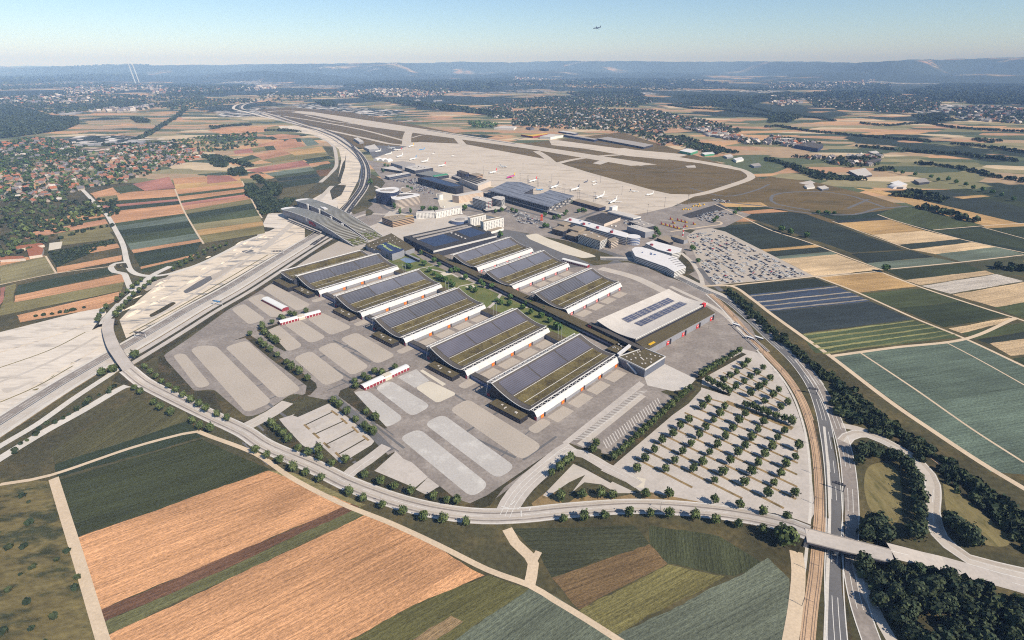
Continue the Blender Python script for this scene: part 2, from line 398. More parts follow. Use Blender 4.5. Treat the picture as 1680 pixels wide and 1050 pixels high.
# ================================================================== CROP FIELDS
TAN=C(212,160,118); TAN2=C(196,146,112); PINK=C(186,130,112); OLV=C(142,132,88); GRN=C(80,88,56); DGN=C(62,71,48)
TEA=C(116,126,108); PALE=C(224,194,152); OCH=C(204,166,112); NAVY=C(58,66,66); WHT=C(214,202,186); DK=C(54,62,52); LOL=C(150,140,100)
f=Fields(); z1=zz(0,300,4)
f.strips(z1([(560,20),(600,70),(700,190),(800,350),(880,470),(935,590)]),z1([(1120,0),(1150,40),(1200,170),(1265,285),(1335,400),(1200,560)]),
 [(a/4+300,b/4+300,c) for a,b,c in [(75,40,TAN),(125,88,GRN),(150,105,PINK),(165,118,DGN),(190,140,TAN),(265,200,GRN),(285,215,TEA),(312,250,DGN),(352,290,GRN),(400,330,TEA),(440,368,TAN),(462,385,DGN),(552,470,TAN),(566,486,GRN),(590,545,GRN)]])
f.strips(z1([(1135,-30),(1150,40),(1200,170),(1265,285),(1335,400)]),z1([(1560,-60),(1590,0),(1640,90),(1690,180),(1740,300)]),
 [(a/4+300,b/4+300,c) for a,b,c in [(-30,-55,TAN),(10,-25,OCH),(45,0,TAN),(75,25,GRN),(90,38,TAN),(118,58,GRN),(133,72,PINK),(152,85,TAN2),(180,105,OLV),(205,132,DGN),(238,168,GRN),(272,215,LOL),(312,252,OCH),(348,280,OLV),(395,330,OLV)]])
for L,c in [([(590,70),(740,30),(780,75),(630,92)],TAN),([(745,30),(870,10),(930,45),(790,72)],GRN),([(870,8),(1110,-40),(1150,35),(950,52)],PINK),([(635,95),(765,80),(780,110),(690,125)],OLV),
 ([(260,245),(640,185),(690,220),(215,300)],TAN),([(200,300),(690,226),(695,238),(160,330)],GRN),([(140,336),(690,238),(710,268),(170,368)],TAN2),([(170,370),(710,268),(740,320),(380,335)],OLV),
 ([(380,335),(720,318),(752,365),(400,412)],OLV),([(315,460),(745,370),(760,396),(370,555)],DGN),([(580,430),(770,398),(785,425),(590,462)],TAN),([(370,555),(800,475),(800,508),(375,592)],TAN),
 ([(0,545),(300,478),(370,590),(0,672)],LOL),([(118,672),(700,560),(765,592),(100,742)],DGN),([(100,740),(800,598),(818,650),(90,785)],TAN),([(90,785),(815,650),(795,708),(0,872),(0,830)],OLV),
 ([(110,870),(795,712),(760,775),(660,822),(130,916)],TAN),([(0,690),(40,680),(20,780),(0,800)],PINK),([(40,680),(105,662),(85,790),(0,830),(20,780)],OLV),([(0,500),(290,478),(300,480),(0,545)],TAN)]: f.add(z1(L),c,.07)
z2=zz(340,200,6.564)
for L,c in [([(860,320),(1230,265),(1280,325),(940,362)],OCH),([(940,362),(1280,325),(1310,362),(1030,402)],OLV),([(1030,405),(1310,365),(1370,395),(1080,428)],DGN),([(1090,450),(1300,420),(1330,445),(1110,477)],TAN),
 ([(1130,490),(1360,450),(1370,480),(1170,520)],GRN),([(500,360),(800,300),(910,345),(590,412)],TAN2),([(590,412),(910,345),(1020,400),(700,440)],OLV),([(370,470),(700,440),(1030,405),(1030,415),(460,492)],LOL),([(390,520),(1030,415),(1110,470),(540,548)],PINK),([(430,560),(540,548),(640,570),(600,600),(470,590)],TAN),
 ([(620,555),(1110,485),(1170,522),(700,588)],TEA),([(700,588),(1170,522),(1180,556),(735,606)],GRN),([(740,610),(1180,558),(1212,592),(762,640)],DK),([(770,648),(1212,596),(1200,652),(822,710)],DGN),([(825,718),(1195,655),(1000,800),(760,842)],C(106,98,66)),
 ([(250,420),(480,355),(560,385),(340,460)],GRN),([(360,440),(560,385),(590,405),(380,470)],OLV),([(280,310),(470,285),(500,330),(300,345)],PINK),([(470,285),(620,265),(640,310),(500,330)],OLV),([(610,262),(710,252),(740,298),(640,310)],GRN),
 ([(500,248),(820,192),(840,232),(720,255),(560,270)],TAN2),([(820,192),(890,188),(900,225),(845,230)],DGN),([(890,185),(950,182),(1060,262),(900,285),(740,298),(720,252)],TAN2),([(950,180),(1000,178),(1020,215),(970,215)],DGN),([(1000,180),(1110,170),(1210,240),(1080,262)],TEA),
 ([(620,150),(800,130),(1060,150),(900,180),(700,195)],TAN2),([(630,165),(700,155),(760,185),(700,195)],DGN),([(980,140),(1050,132),(1070,150),(1010,155)],DGN),([(1240,262),(1350,265),(1370,380),(1310,362),(1280,322)],C(96,94,66)),
 ([(0,575),(230,580),(330,635),(0,665)],PINK),([(0,90),(200,60),(600,55),(620,110),(150,130)],TAN),([(640,60),(760,40),(790,70),(650,110)],OLV),([(1170,525),(1340,510),(1290,580),(1215,590)],C(120,90,62))]: f.add(z2(L),c,.06)
f.build()
f=Fields(); z3=zz(1100,280,2.897)
for L,c in [([(150,270),(420,250),(690,350),(400,376)],DK),([(330,208),(560,195),(640,205),(1110,375),(860,390)],DK),([(205,155),(430,150),(470,174),(250,172)],OCH),([(250,175),(470,172),(500,186),(300,192)],DGN),([(320,195),(480,182),(560,195),(330,208)],TAN),
 ([(240,222),(330,214),(410,240),(250,246)],TAN),([(400,378),(690,353),(720,362),(430,386)],OCH),([(420,388),(740,362),(770,382),(480,410)],DK),([(520,420),(790,397),(992,470),(690,505)],PALE),([(480,410),(775,384),(790,397),(520,420)],TEA),
 ([(790,250),(1040,232),(1210,285),(960,305)],OCH),([(960,305),(1210,285),(1380,325),(1080,352)],PALE),([(990,205),(1100,165),(1200,190),(1480,258),(1250,280),(1050,235)],GRN),([(1250,285),(1440,275),(1680,338),(1680,372),(1430,330)],DGN),
 ([(1140,375),(1430,340),(1550,362),(1260,397)],PALE),([(1080,352),(1380,328),(1430,340),(1140,372)],DK),([(1260,397),(1550,362),(1680,395),(1390,435)],TEA),([(860,395),(1140,378),(1250,410),(930,440)],DK),([(930,440),(1250,412),(1360,435),(1010,470)],TEA),
 ([(710,507),(1000,482),(1170,550),(890,580)],OCH),([(890,585),(1190,560),(1400,620),(1080,655)],GRN),([(1080,655),(1400,620),(1610,690),(1300,745)],DGN),([(290,548),(690,512),(770,545),(370,590)],DK),([(470,672),(950,622),(1150,706),(610,775)],NAVY),([(620,780),(1150,708),(1390,790),(690,868)],C(86,98,66)),
 ([(1110,520),(1500,475),(1540,490),(1190,545)],PALE),([(1190,548),(1550,492),(1680,525),(1330,585)],WHT),([(1340,590),(1680,530),(1700,630),(1550,650)],PALE),([(1020,475),(1400,440),(1490,475),(1120,520)],DGN),([(1400,440),(1680,405),(1680,500),(1540,490),(1490,470)],C(90,92,66)),
 ([(765,238),(1030,220),(1050,232),(790,249)],NAVY),([(870,80),(1000,95),(1680,255),(1480,258),(1200,185),(1060,130)],OCH),([(1000,95),(1300,90),(1680,175),(1680,250),(1200,140)],DK),([(1300,90),(1400,85),(1680,150),(1680,175)],DGN),([(1340,125),(1480,115),(1520,122),(1390,134)],OCH),
 ([(1440,280),(1680,262),(1720,300),(1690,340)],DGN),([(1480,258),(1690,250),(1720,262),(1500,275)],OCH)]: f.add(z3(L),c,.06)
L0,L1,R0_,R1=(370,590),(470,670),(780,545),(950,620)     # narrow blue rows with pale baulks
nb=17
for i in range(nb):
    t0,t1=i/nb,(i+1)/nb; q=lambda a,b,t:(a[0]+(b[0]-a[0])*t,a[1]+(b[1]-a[1])*t)
    f.add(z3([q(L0,L1,t0),q(R0_,R1,t0),q(R0_,R1,t1),q(L0,L1,t1)]),C(182,170,152) if i in(1,7,11,15) else C(72,84,104),.07)
z4=zz(1160,440,3.231)
f.add(z4([(665,468),(1370,378),(1760,560),(1800,1100),(1500,1080)]),C(104,118,102),.05)
for L,c in [([(1280,320),(1600,262),(1645,272),(1350,345)],PALE),([(1350,345),(1680,288),(1700,335),(1420,378)],GRN),([(1430,380),(1680,338),(1700,372),(1490,400)],DK),([(1500,400),(1690,372),(1700,455),(1610,465)],PALE),([(1520,208),(1690,180),(1720,270),(1660,262)],GRN),([(1620,480),(1700,470),(1700,520)],DGN)]: f.add(z4(L),c,.06)
for i in range(5): # green field's pale baulks
    a=620+i*22; f.add(z3([(a+10,780+i*22-3),(1150+i*48+5,712+i*16),(1150+i*48+14,715+i*16),(a+20,785+i*22)]),C(150,146,96),.08)
f.build()
f=Fields()
for L,c in [([(82,742),(218,655),(300,672),(330,715),(98,780)],C(96,92,60)),([(90,762),(310,690),(332,717),(95,783)],DGN),([(95,787),(330,720),(445,772),(128,880)],C(68,72,44)),([(128,882),(440,772),(482,776),(578,826),(162,1002)],C(214,160,114)),
 ([(160,1003),(578,826),(590,832),(300,965),(168,1022)],C(120,88,66)),([(168,1022),(300,965),(590,832),(604,842),(176,1042)],C(112,110,72)),([(176,1043),(604,843),(700,888),(795,944),(690,988),(330,1180),(130,1180)],C(214,160,114)),([(330,1180),(690,988),(800,944),(868,966),(560,1180)],C(112,108,66)),
 ([(480,1180),(740,1010),(760,1020),(520,1180)],C(160,134,98)),([(560,1180),(868,966),(900,972),(1040,1060),(1120,1180)],C(118,124,104)),([(905,948),(1065,893),(1095,925),(950,1000)],C(128,104,72)),([(838,868),(1040,862),(1066,892),(905,948),(880,905)],C(74,76,54)),([(950,1002),(1096,926),(1190,945),(1010,1042)],C(130,122,76)),
 ([(1066,892),(1066,862),(1180,880),(1255,925),(1205,945),(1096,925)],C(78,82,56)),([(1012,1043),(1205,948),(1260,915),(1295,950),(1300,1180),(1120,1180)],C(122,128,108)),([(440,772),(482,776),(600,828),(590,832)],OLV)]: f.add(L,c,.05)
f.build()
sheet('meadow',[(-60,780),(82,790),(172,1080),(120,1250),(-200,1250)],M['meadow'],.03)
# ================================================================== AIRFIELD
a3=zz(840,60,3.888); a2=zz(420,60,3.888)
sheet('airfield_grass',a2([(0,470),(200,450),(600,480),(1100,580),(1640,690)])+a3([(700,610),(1050,720),(1400,830),(1680,940),(1750,1050),(1300,1060)])+[(1400,372),(1320,345),(1240,345),(1190,338),(1130,335),(1000,330),(800,290),(640,260),(560,232),(470,200)],M['airfield_grass'],.03)
sheet('airfield_grass',[(1130,330),(1200,318),(1260,290),(1330,297),(1420,318),(1490,340),(1400,352),(1300,345),(1200,338)],M['airfield_grass'],.035)
# runway and apron
sheet('runway',[(478,181.5),(512,183.5),(1078,270),(1035,272),(860,243),(600,207)],M['runway'],.10)
road('runway',[(480,183.5),(700,214),(845,236),(980,257.5),(1058,271)],46,M['runway'],.12,step=60)
road('tyre_marks',[(700,213.4),(760,223),(845,236)],13,M['rubber'],.16,step=40)
sheet('apron',[(612,258),(640,246),(668,234),(690,233),(760,236),(900,262),(960,281),(1035,303),(1090,318),(1128,319),(1140,322),(1090,345),(1040,352),(980,345),(935,326),(870,318),(800,306),(760,300),(700,285),(650,272)],M['apron'],.08)
road('taxiway',[(430,186),(470,200),(535,213),(600,227),(640,236),(668,238)],26,M['runway'],.11,step=40)
road('taxiway',[(432,184),(455,182),(480,182)],40,M['runway'],.10,step=40)
road('taxiway',[(455,189),(520,199),(590,212),(668,232)],20,M['runway'],.11,step=40)
road('taxiway',[(500,189),(545,199),(580,203)],16,M['runway'],.11,step=40); road('taxiway',[(545,205),(585,205),(600,204)],14,M['runway'],.11,step=40)
road('taxiway',[(672,214),(668,224),(667,238)],42,M['runway'],.12,step=30)
road('taxiway',[(745,221),(752,229),(766,244)],32,M['runway'],.12,step=30)
road('taxiway',[(880,248),(895,257),(908,268)],30,M['runway'],.12,step=30)
road('taxiway',[(908,270),(940,262),(985,256),(1018,254)],26,M['runway'],.12,step=30)
road('taxiway',[(676,226),(690,222),(705,220)],12,M['runway'],.115,step=30)
road('taxiway',[(900,266),(960,283),(1035,304),(1080,316),(1120,322),(1160,316),(1200,304),(1228,294),(1232,288),(1218,279),(1190,272),(1150,265),(1090,259),(1040,254)],24,M['runway'],.13,step=25)
sheet('apron',[(900,228),(960,236),(1020,244),(1100,251),(1130,254),(1095,262),(1030,256),(960,244),(905,238)],M['apron'],.07)
sheet('apron',[(1000,244),(1025,243),(1140,262),(1200,272),(1215,280),(1150,268),(1060,257)],M['apron'],.09)
for L in [(668,237,690,233),(760,246,905,268)]: pass
road('service_road',[(842,230),(880,222),(910,222),(950,229),(1000,238)],10,M['dark_asphalt'],.05,step=40)
road('service_road',[(1130,308),(1190,322),(1240,312),(1262,302)],7,M['dark_asphalt'],.06,step=30)
road('service_road',[(1172,330),(1250,338),(1330,350),(1400,352),(1440,342),(1470,340),(1490,338)],9,M['dark_asphalt'],.06,step=30)
road('service_road',[(1330,345),(1275,335),(1265,325),(1280,317),(1340,314),(1390,320),(1420,329),(1450,340)],9,M['dark_asphalt'],.06,step=30)
road('service_road',[(1390,342),(1425,327)],8,M['dark_asphalt'],.06)
for L in [[(1020,265),(1110,284),(1210,300)],[(960,275),(1060,288),(1190,306)],[(1100,280),(1132,272)]]: road('service_track',L,3.2,M['dark_asphalt'],.05,step=40)
sheet('concrete_pad',[(1124,272),(1140,271),(1142,275),(1128,275)],M['pavement'],.07)
sheet('concrete_pad',[(972,268),(985,263),(1000,265),(985,270)],M['plaza'],.07)
sheet('concrete_pad',[(1310,300),(1330,296),(1338,300),(1322,303)],M['pavement'],.07)
sheet('dark_yard',[(1118,353),(1180,334),(1195,342),(1150,355),(1132,358)],M['black_asphalt'],.09)
sheet('apron',[(1030,356),(1120,335),(1175,330),(1195,342),(1232,352),(1190,372),(1150,378),(1090,372)],M['asphalt'],.06)
sheet('yard',[(600,238),(668,240),(640,250),(612,260)],M['dark_asphalt'],.07)
sheet('sand_ground',[(715,318),(740,312),(770,330),(775,338),(740,345),(722,340)],M['cream_gravel'],.12)
# city pavement under the airport town
sheet('pavement',[(600,262),(650,272),(760,300),(900,325),(1000,350),(1100,372),(1140,385),(1160,440),(1190,470),(1150,470),(1040,425),(930,395),(850,380),(760,366),(640,392),(560,360),(610,330),(632,300)],M['asphalt'],.04)
sheet('plaza',[(590,395),(640,345),(700,360),(760,352),(800,365),(770,372),(700,388),(660,405),(640,388)],M['plaza'],.08)
sheet('pale_bank',zz(900,320,5.832)([(0,420),(140,470),(420,570),(460,590),(330,605),(150,560),(0,500)])+[(868,392),(862,386),(880,383)],M['cream_gravel'],.09,r=6)
sheet('forecourt',[(700,395),(830,375),(880,388),(930,415),(985,440),(1010,425),(1040,440),(1100,470),(1150,490),(1170,500),(1040,470),(870,440),(740,440)],M['dark_asphalt'],.03)
HA_=R(47.8)
# ================================================================== FAIRGROUND SURFACES
sheet('fairground_tarmac',[(462,448),(385,500),(310,555),(268,583),(270,600),(318,642),(350,638),(405,685),(430,678),(480,645),(555,660),(640,750),(735,812),(775,828),(800,828),(850,790),(935,722),(1000,690),(1060,650),(1140,625),(1250,572),(1232,535),(1165,482),(1120,455),(1030,430),(930,440),(800,420),(640,400)],M['asphalt'],.05,r=8)
q6=zz(260,460,4.566); q7=zz(420,540,4.375); q8=zz(580,640,4.375)
for L,m in [(q6([(105,560),(195,545),(395,785),(295,812)]),'gravel'),(q6([(238,520),(300,488),(430,490),(855,912),(660,995)]),'gravel'),(q6([(495,500),(660,448),(1075,820),(905,890)]),'gravel'),(q6([(542,215),(640,173),(805,292),(680,334)]),'gravel'),
 (q6([(662,140),(770,97),(975,250),(850,282)]),'gravel'),(q6([(778,65),(850,25),(1145,185),(1040,232)]),'gravel'),(q6([(808,365),(900,333),(1085,492),(970,537)]),'gravel'),(q6([(938,330),(1060,298),(1260,427),(1140,474)]),'gravel'),(q6([(1110,285),(1220,238),(1455,352),(1290,413)]),'gravel'),
 (q6([(1008,580),(1140,526),(1405,730),(1250,793)]),'gravel'),(q7([(435,140),(560,90),(818,270),(690,335)]),'gravel'),(q7([(598,70),(720,22),(1005,190),(870,252)]),'gravel'),(q7([(690,452),(800,438),(1065,642),(930,714)]),'light_gravel'),(q7([(850,422),(960,366),(1258,552),(1120,630)]),'light_gravel'),
 (q8([(325,340),(470,276),(978,682),(850,775)]),'light_gravel'),(q8([(505,240),(640,172),(1166,552),(1035,640)]),'light_gravel'),(q8([(685,140),(820,62),(1360,402),(1210,506)]),'gravel')]: sheet('gravel_bay',L,M[m],.10,r=9)
sheet('gravel_bay',q7([(1015,345),(1150,288),(1245,370),(1140,422)]),M['light_gravel'],.10); sheet('gravel_bay',q7([(1140,420),(1245,370),(1445,465),(1300,533)]),M['cream_gravel'],.105,r=6)
sheet('gravel_bay',q7([(1175,300),(1195,290),(1365,395),(1340,408)]),M['cream_gravel'],.11)
sheet('lot',q8([(150,580),(300,435),(360,495),(420,520),(535,625),(440,702)]),M['pavement'],.09); sheet('lot',q8([(535,628),(615,690),(520,750),(445,715)]),M['pavement'],.09)
sheet('lot',q7([(165,645),(250,620),(500,525),(560,560),(720,680),(855,785),(840,825),(610,965),(430,800),(420,890),(330,830),(200,690)]),M['pavement'],.09)
for L in [(350,690,560,590),(420,755,640,655),(500,830,720,720),(590,900,800,780)]:    # planted strips between the bays
    road('planted_strip',q7([(L[0],L[1]),(L[2],L[3])]),1.6,M['verge'],.13,sm=False)
for a,b in [((345,685),(385,720)),((410,745),(455,785)),((485,815),(530,855)),((570,885),(620,935)),((540,585),(590,620)),((610,640),(655,680)),((690,700),(735,745)),((765,765),(810,800))]: road('planted_strip',q7([a,b]),2.2,M['dry_verge'],.13,sm=False)
for L in [(370,665,560,580),(440,735,640,640),(520,805,720,700),(610,875,800,770)]:    # grey driving aisles
    road('aisle',q7([(L[0]-10,L[1]-22),(L[2]-10,L[3]-22)]),5,M['plaza'],.12,sm=False)
# green strips of the fairground
for L in [q6([(735,372),(810,350),(905,320),(905,335),(820,372),(960,525),(950,532),(880,500)]),q6([(555,452),(680,408),(770,460),(900,560),(1180,770),(1188,805),(1140,855),(985,915),(980,905),(1100,850),(1110,790),(830,580),(650,430)]),
 q6([(835,1010),(700,1050),(500,1040),(415,830),(270,830),(60,600),(40,560),(0,570),(0,760),(260,930),(600,1120),(760,1060),(870,955),(850,950)]),
 q7([(605,440),(700,400),(800,360),(1000,275),(1010,285),(800,380),(700,450),(830,590),(945,712),(920,714),(780,620),(590,480)]),q7([(265,620),(330,570),(500,505),(545,510),(530,530),(300,632)]),q7([(540,520),(570,520),(905,780),(910,800),(860,870),(680,960),(600,1000),(590,985),(780,890),(855,800),(830,770),(700,670)]),
 q7([(50,735),(150,650),(200,690),(330,830),(440,900),(610,965),(590,1000),(250,890),(120,800)]),q8([(30,625),(200,490),(300,440),(290,455),(150,580),(440,710),(520,755),(620,690),(720,770),(770,820),(700,830),(560,800),(400,755),(200,690)]),
 q8([(800,830),(960,755),(1400,455),(1395,470),(1080,700),(980,830),(880,858)]),[(872,786),(905,760),(935,745),(940,752),(915,772),(890,795)]]: sheet('grass_strip',L,M['verge'],.115)
# apron bays beside the halls come with the halls; pale square, bus bays and the right car park
k4=zz(940,440,5.25); kc=zz(860,560,3.281)
sheet('pale_forecourt',k4([(610,925),(770,815),(1060,955),(1010,1010),(960,1045),(860,1060),(640,1010)]),M['roof_light'],.12)
sheet('kerb_strip',kc([(205,545),(620,215),(650,235),(230,560)]),M['pavement'],.12)
sheet('bus_park',kc([(245,548),(570,270),(640,240),(730,270),(800,300),(480,610),(430,605),(330,580)]),M['asphalt'],.08)
for i in range(27):                # diagonal bay lines, two rows
    t=i/26; a=Vector((270+t*330,530-t*255)); 
    road('bay_line',kc([(a.x,a.y),(a.x+62,a.y+ -8)]),.7,M['line'],.13,sm=False)
for i in range(24):
    t=i/23; a=Vector((425+t*290,535-t*230)); road('bay_line',kc([(a.x,a.y),(a.x+22,a.y+42)]),1.1,M['roof_light'],.13,sm=False)
road('kerb_strip',kc([(300,560),(640,290)]),7,M['plaza'],.10,sm=False)
sheet('car_park_paving',[(986,772),(1000,755),(1130,662),(1150,640),(1152,622),(1215,572),(1250,580),(1268,605),(1296,660),(1312,720),(1322,790),(1322,835),(1312,856),(1245,842),(1130,822),(1050,806),(1035,795)],M['pavement'],.08)
sheet('dry_grass_bank',[(872,826),(905,800),(925,830),(960,806),(1000,818),(1060,806),(1180,830),(1262,850),(1320,862),(1318,870),(1200,848),(1060,834),(960,838),(880,842)],M['dry_verge'],.09)
sheet('lot',zz(780,720,5.6)([(620,520),(900,230),(1100,320),(1400,460),(1480,500),(1300,500),(1160,420),(1000,400),(880,500),(1010,330),(860,400),(660,535)]),M['plaza'],.10)
sheet('booth_roof_pad',zz(780,720,5.6)([(1450,440),(1480,352),(1565,368),(1545,455)]),M['cream_gravel'],.12)
road('planted_strip',zz(780,720,5.6)([(900,210),(1250,400)]),2.5,M['verge'],.13,sm=False)
x5=zz(1040,640,5)
for L in [(575,60,760,110),(525,75,1330,415),(470,130,1345,510),(415,185,1345,600),(355,240,1340,695),(290,300,1340,795),(225,360,1330,895),(160,420,1230,970),(85,490,890,890),(15,560,480,800)]:
    road('tree_strip',x5([(L[0],L[1]),(L[2],L[3])]),2.6,M['dry_verge'],.12,sm=False)
    a,b=G(*x5([(L[0],L[1])])[0]),G(*x5([(L[2],L[3])])[0]); n=int((b-a).length/2.6); d=(b-a).normalized(); w=Vector((-d.y,d.x,0)); mb=MB()
    for i in range(1,n):            # painted bay lines on both sides
        p=a+d*(i*2.6)
        for s in (1,-1):
            q0=p+w*s*1.6; q1=p+w*s*6.2; e=d*.09
            mb.face([(v.x,v.y,.13) for v in (q0-e,q0+e,q1+e,q1-e)])
    o=mb.build('bay_lines',M['line']); o['kind']='structure'
for L in [(1035,215,1240,330),(1075,205,1370,360),(1110,180,1400,330),(1150,155,1420,310),(1180,130,1340,215)]: road('tree_strip',kc([(L[0]-40,L[1]-12),(L[2],L[3])]),2.2,M['dry_verge'],.12,sm=False)
road('planted_strip',kc([(1085,325),(1445,470)]),7,M['dry_verge'],.12,sm=False); road('planted_strip',kc([(905,225),(1110,290)]),6,M['verge'],.12,sm=False)
road('planted_strip',kc([(455,665),(770,400),(910,250)]),7,M['verge'],.12,sm=False); road('planted_strip',kc([(910,215),(1185,65)]),6,M['verge'],.12,sm=False)
sheet('grass_island',zz(780,720,5.6)([(955,95),(1010,80),(1130,85),(1165,110),(1140,150),(1060,150)]),M['verge'],.12,r=5)
# garden between the two rows of halls
sheet('garden_lawn',[(628,436),(655,410),(676,414),(700,430),(955,543),(938,556),(903,548),(800,508),(730,472),(656,440)],M['lush_grass'],.09)
for L,w in [([(665,448),(690,440),(712,436),(728,430)],3),([(700,440),(725,446),(738,448),(752,455)],4),([(752,470),(772,466),(790,462)],3.5),([(798,508),(812,496),(822,482)],5),([(862,505),(880,500),(893,506)],3)]: road('garden_path',L,w,M['pavement'],.12)
sheet('garden_terrace',[(756,452),(768,450),(775,456),(765,460)],M['cream_gravel'],.13); sheet('garden_terrace',[(763,470),(776,467),(780,471),(770,473)],M['cream_gravel'],.13); sheet('garden_terrace',[(722,448),(736,445),(742,450),(728,453)],M['cream_gravel'],.13)
sheet('pond',zz(600,380,10.5)([(590,480),(680,445),(880,490),(900,510),(720,550)]),M['water'],.12)
# ================================================================== CONSTRUCTION LAND AND MOTORWAY
sheet('bare_earth',[(-80,600),(0,545),(60,530),(168,502),(178,520),(185,560),(178,590),(160,584),(100,619),(0,681),(-120,750)],M['pale_dirt'],.04)
sheet('bare_earth',[(196,525),(230,490),(285,445),(330,432),(400,395),(470,370),(500,372),(500,390),(433,428),(372,464),(311,497),(260,527),(207,555)],M['dirt'],.04)
sheet('bare_earth',[(552,320),(560,300),(555,290),(560,262),(556,245),(545,236),(520,222),(470,215),(450,207),(485,206),(520,214),(560,230),(585,255),(592,272),(588,295),(570,330),(555,345)],M['dirt'],.04)
sheet('bare_earth',[(440,350),(470,350),(560,300),(552,350),(575,400),(500,375),(430,395),(415,400)],M['pale_dirt'],.035)
for L in [q for q in ([(540,309),(552,303),(568,304),(560,320),(545,328)],[(545,352),(560,345),(572,340),(580,346),(560,356)],[(562,268),(566,262),(568,250),(566,275),(558,300),(553,297)])]: sheet('grass_patch',L,M['verge'],.06,r=6)
z5=zz(540,220,8.075)
mw_n=[(-60,728),(0,690),(50,658),(100,627),(160,592),(215,561),(260,535),(311,505),(372,472),(433,435),(500,395),(545,371)]; mw_r=mw_n[4:]
far_l=[(500,395),(545,362)]+z5([(255,920),(400,730),(440,620),(455,500),(440,400),(390,300),(310,200),(230,140)])+zz(380,140,6.4615)([(1190,610),(1090,545),(960,490),(800,440),(600,375),(400,310),(230,270),(110,255),(90,230),(130,200),(260,165),(370,130),(430,90),(480,60)])
far_r=[(512,402),(556,368)]+z5([(330,920),(450,760),(500,660),(525,540),(510,430),(470,340),(410,260),(330,190)])+zz(380,140,6.4615)([(1260,615),(1150,540),(1010,475),(840,420),(640,358),(450,300),(290,262)])
road('motorway_shoulder',mw_n,36,M['verge_line'],.10,off=-7.5)
road('motorway',mw_n,13.5,M['asphalt'],.14,off=0); road('motorway',mw_n,13.5,M['plaza'],.14,off=-14.6)
road('median',mw_n,2.2,M['dark_asphalt'],.15,off=-7.4)
for o in (-2.4,2,-12.6,-16.6): road('lane_line',mw_n,.5,M['line'],.18,off=o,dash=9)
for o in (6.4,-6.2,-8.6,-20.8): road('lane_line',mw_n,.6,M['line'],.18,off=o)
road('grass_strip',mw_n,6,M['dry_verge'],.12,off=-24); road('slip_road',mw_r,9,M['pavement'],.14,off=-32); road('grass_strip',mw_r,4,M['verge'],.13,off=-39.5); road('slip_road',mw_r,8,M['pavement'],.14,off=-46)
road('grass_strip',mw_r,8,M['verge'],.13,off=-56); road('grass_strip',mw_n,1.6,M['verge'],.12,off=9)
road('slip_road',[(-60,790),(-20,765),(20,740),(76,706.5),(137,673),(205,634),(238,630)],10,M['verge_line'],.15); 
road('slip_road',[(-60,770),(0,732),(61,696),(122,653),(180,615),(195,604)],8,M['verge_line'],.15)
road('lane_line',[(20,740),(76,706.5),(137,673),(210,630)],.5,M['line'],.18,dash=6)
road('motorway_shoulder',far_l,30,M['plaza'],.08,off=-8)
road('motorway',far_l,11,M['black_asphalt'],.13); road('motorway',far_r,11,M['black_asphalt'],.14)
road('lane_line',far_l,.6,M['line'],.18,dash=12); road('lane_line',far_r,.6,M['line'],.18,dash=12)
road('noise_bank',z5([(385,640),(420,560),(428,440),(400,360),(320,270),(200,170),(80,90),(0,40)])+zz(380,140,6.4615)([(900,490),(700,425),(500,365)]),4,M['steel'],.16)
road('haul_road',zz(380,140,6.4615)([(940,1030),(1050,930),(1110,850),(1105,730),(1080,650),(1010,590),(880,530)]),13,M['plaza'],.10)
road('haul_road',[(430,410),(470,375),(520,330),(545,305)],14,M['plaza'],.10)
road('haul_road',zz(380,140,6.4615)([(640,400),(400,345),(200,295),(40,255),(20,235),(60,205),(200,175),(330,130),(400,90)]),22,M['pale_dirt'],.09)
# ================================================================== ROADS
ringp=[(209,606,6.2),(228,622,2.6),(245,633,.5),(293,657),(347,683),(400,708),(437,732),(510,763),(566,791),(593,802),(660,825),(727,840),(793,847),(860,845),(927,838),(1027,831),(1104,833),(1195,842,.3),(1256,853,2),(1300,864,5),(1325,874,6.3)]
road('ring_road',ringp,17,M['pavement'],.20); [road('wheel_tracks',ringp,w_,M[m_],.23,off=o_) for o_,w_,m_ in ((5.2,1.3,'gravel'),(3.0,1.5,'asphalt'),(-2.4,1.3,'gravel'),(-4.8,1.5,'asphalt'))]
road('lane_line',ringp,.45,M['line'],.27,dash=7); road('kerb',ringp,.7,M['line'],.27,off=7.6); road('kerb',ringp,.7,M['line'],.27,off=-7.6)
sd=[(828,848),(838,826),(860,797),(896,765),(923,743),(940,733)]; sd2=[(905,760),(932,741),(958.6,745.5),(994,766),(1030,784),(1048,796)]
road('side_road',sd,18,M['pavement'],.21); road('side_road',sd2,11,M['pavement'],.22)
for o in (4,0,-4): road('lane_line',sd,.5,M['line'],.27,off=o,dash=None if o else 6)
road('lane_line',sd2,.5,M['line'],.27,dash=6); road('lane_line',sd2,.5,M['line'],.27,off=4.6)
for L in [[(822,831),(834,834)],[(838,829),(845,822)],[(853,832),(849,836)],[(855,838),(855,848)],[(871,832),(868,838)]]: road('stop_line',L,.9,M['line'],.28,sm=False)
road('side_road',[(390,708),(410,697),(424,690),(446,678),(472,660)],15,M['plaza'],.15); road('side_road',[(564,786),(580,771),(603,756),(634,732)],12,M['pavement'],.16)
road('lane_line',[(400,703),(424,690),(440,681)],.5,M['line'],.25,sm=False); road('lane_line',[(570,782),(592,764),(615,748)],.5,M['line'],.25,dash=6)
road('fair_road',[(545,650),(590,690),(640,740)],9,M['dark_asphalt'],.14)
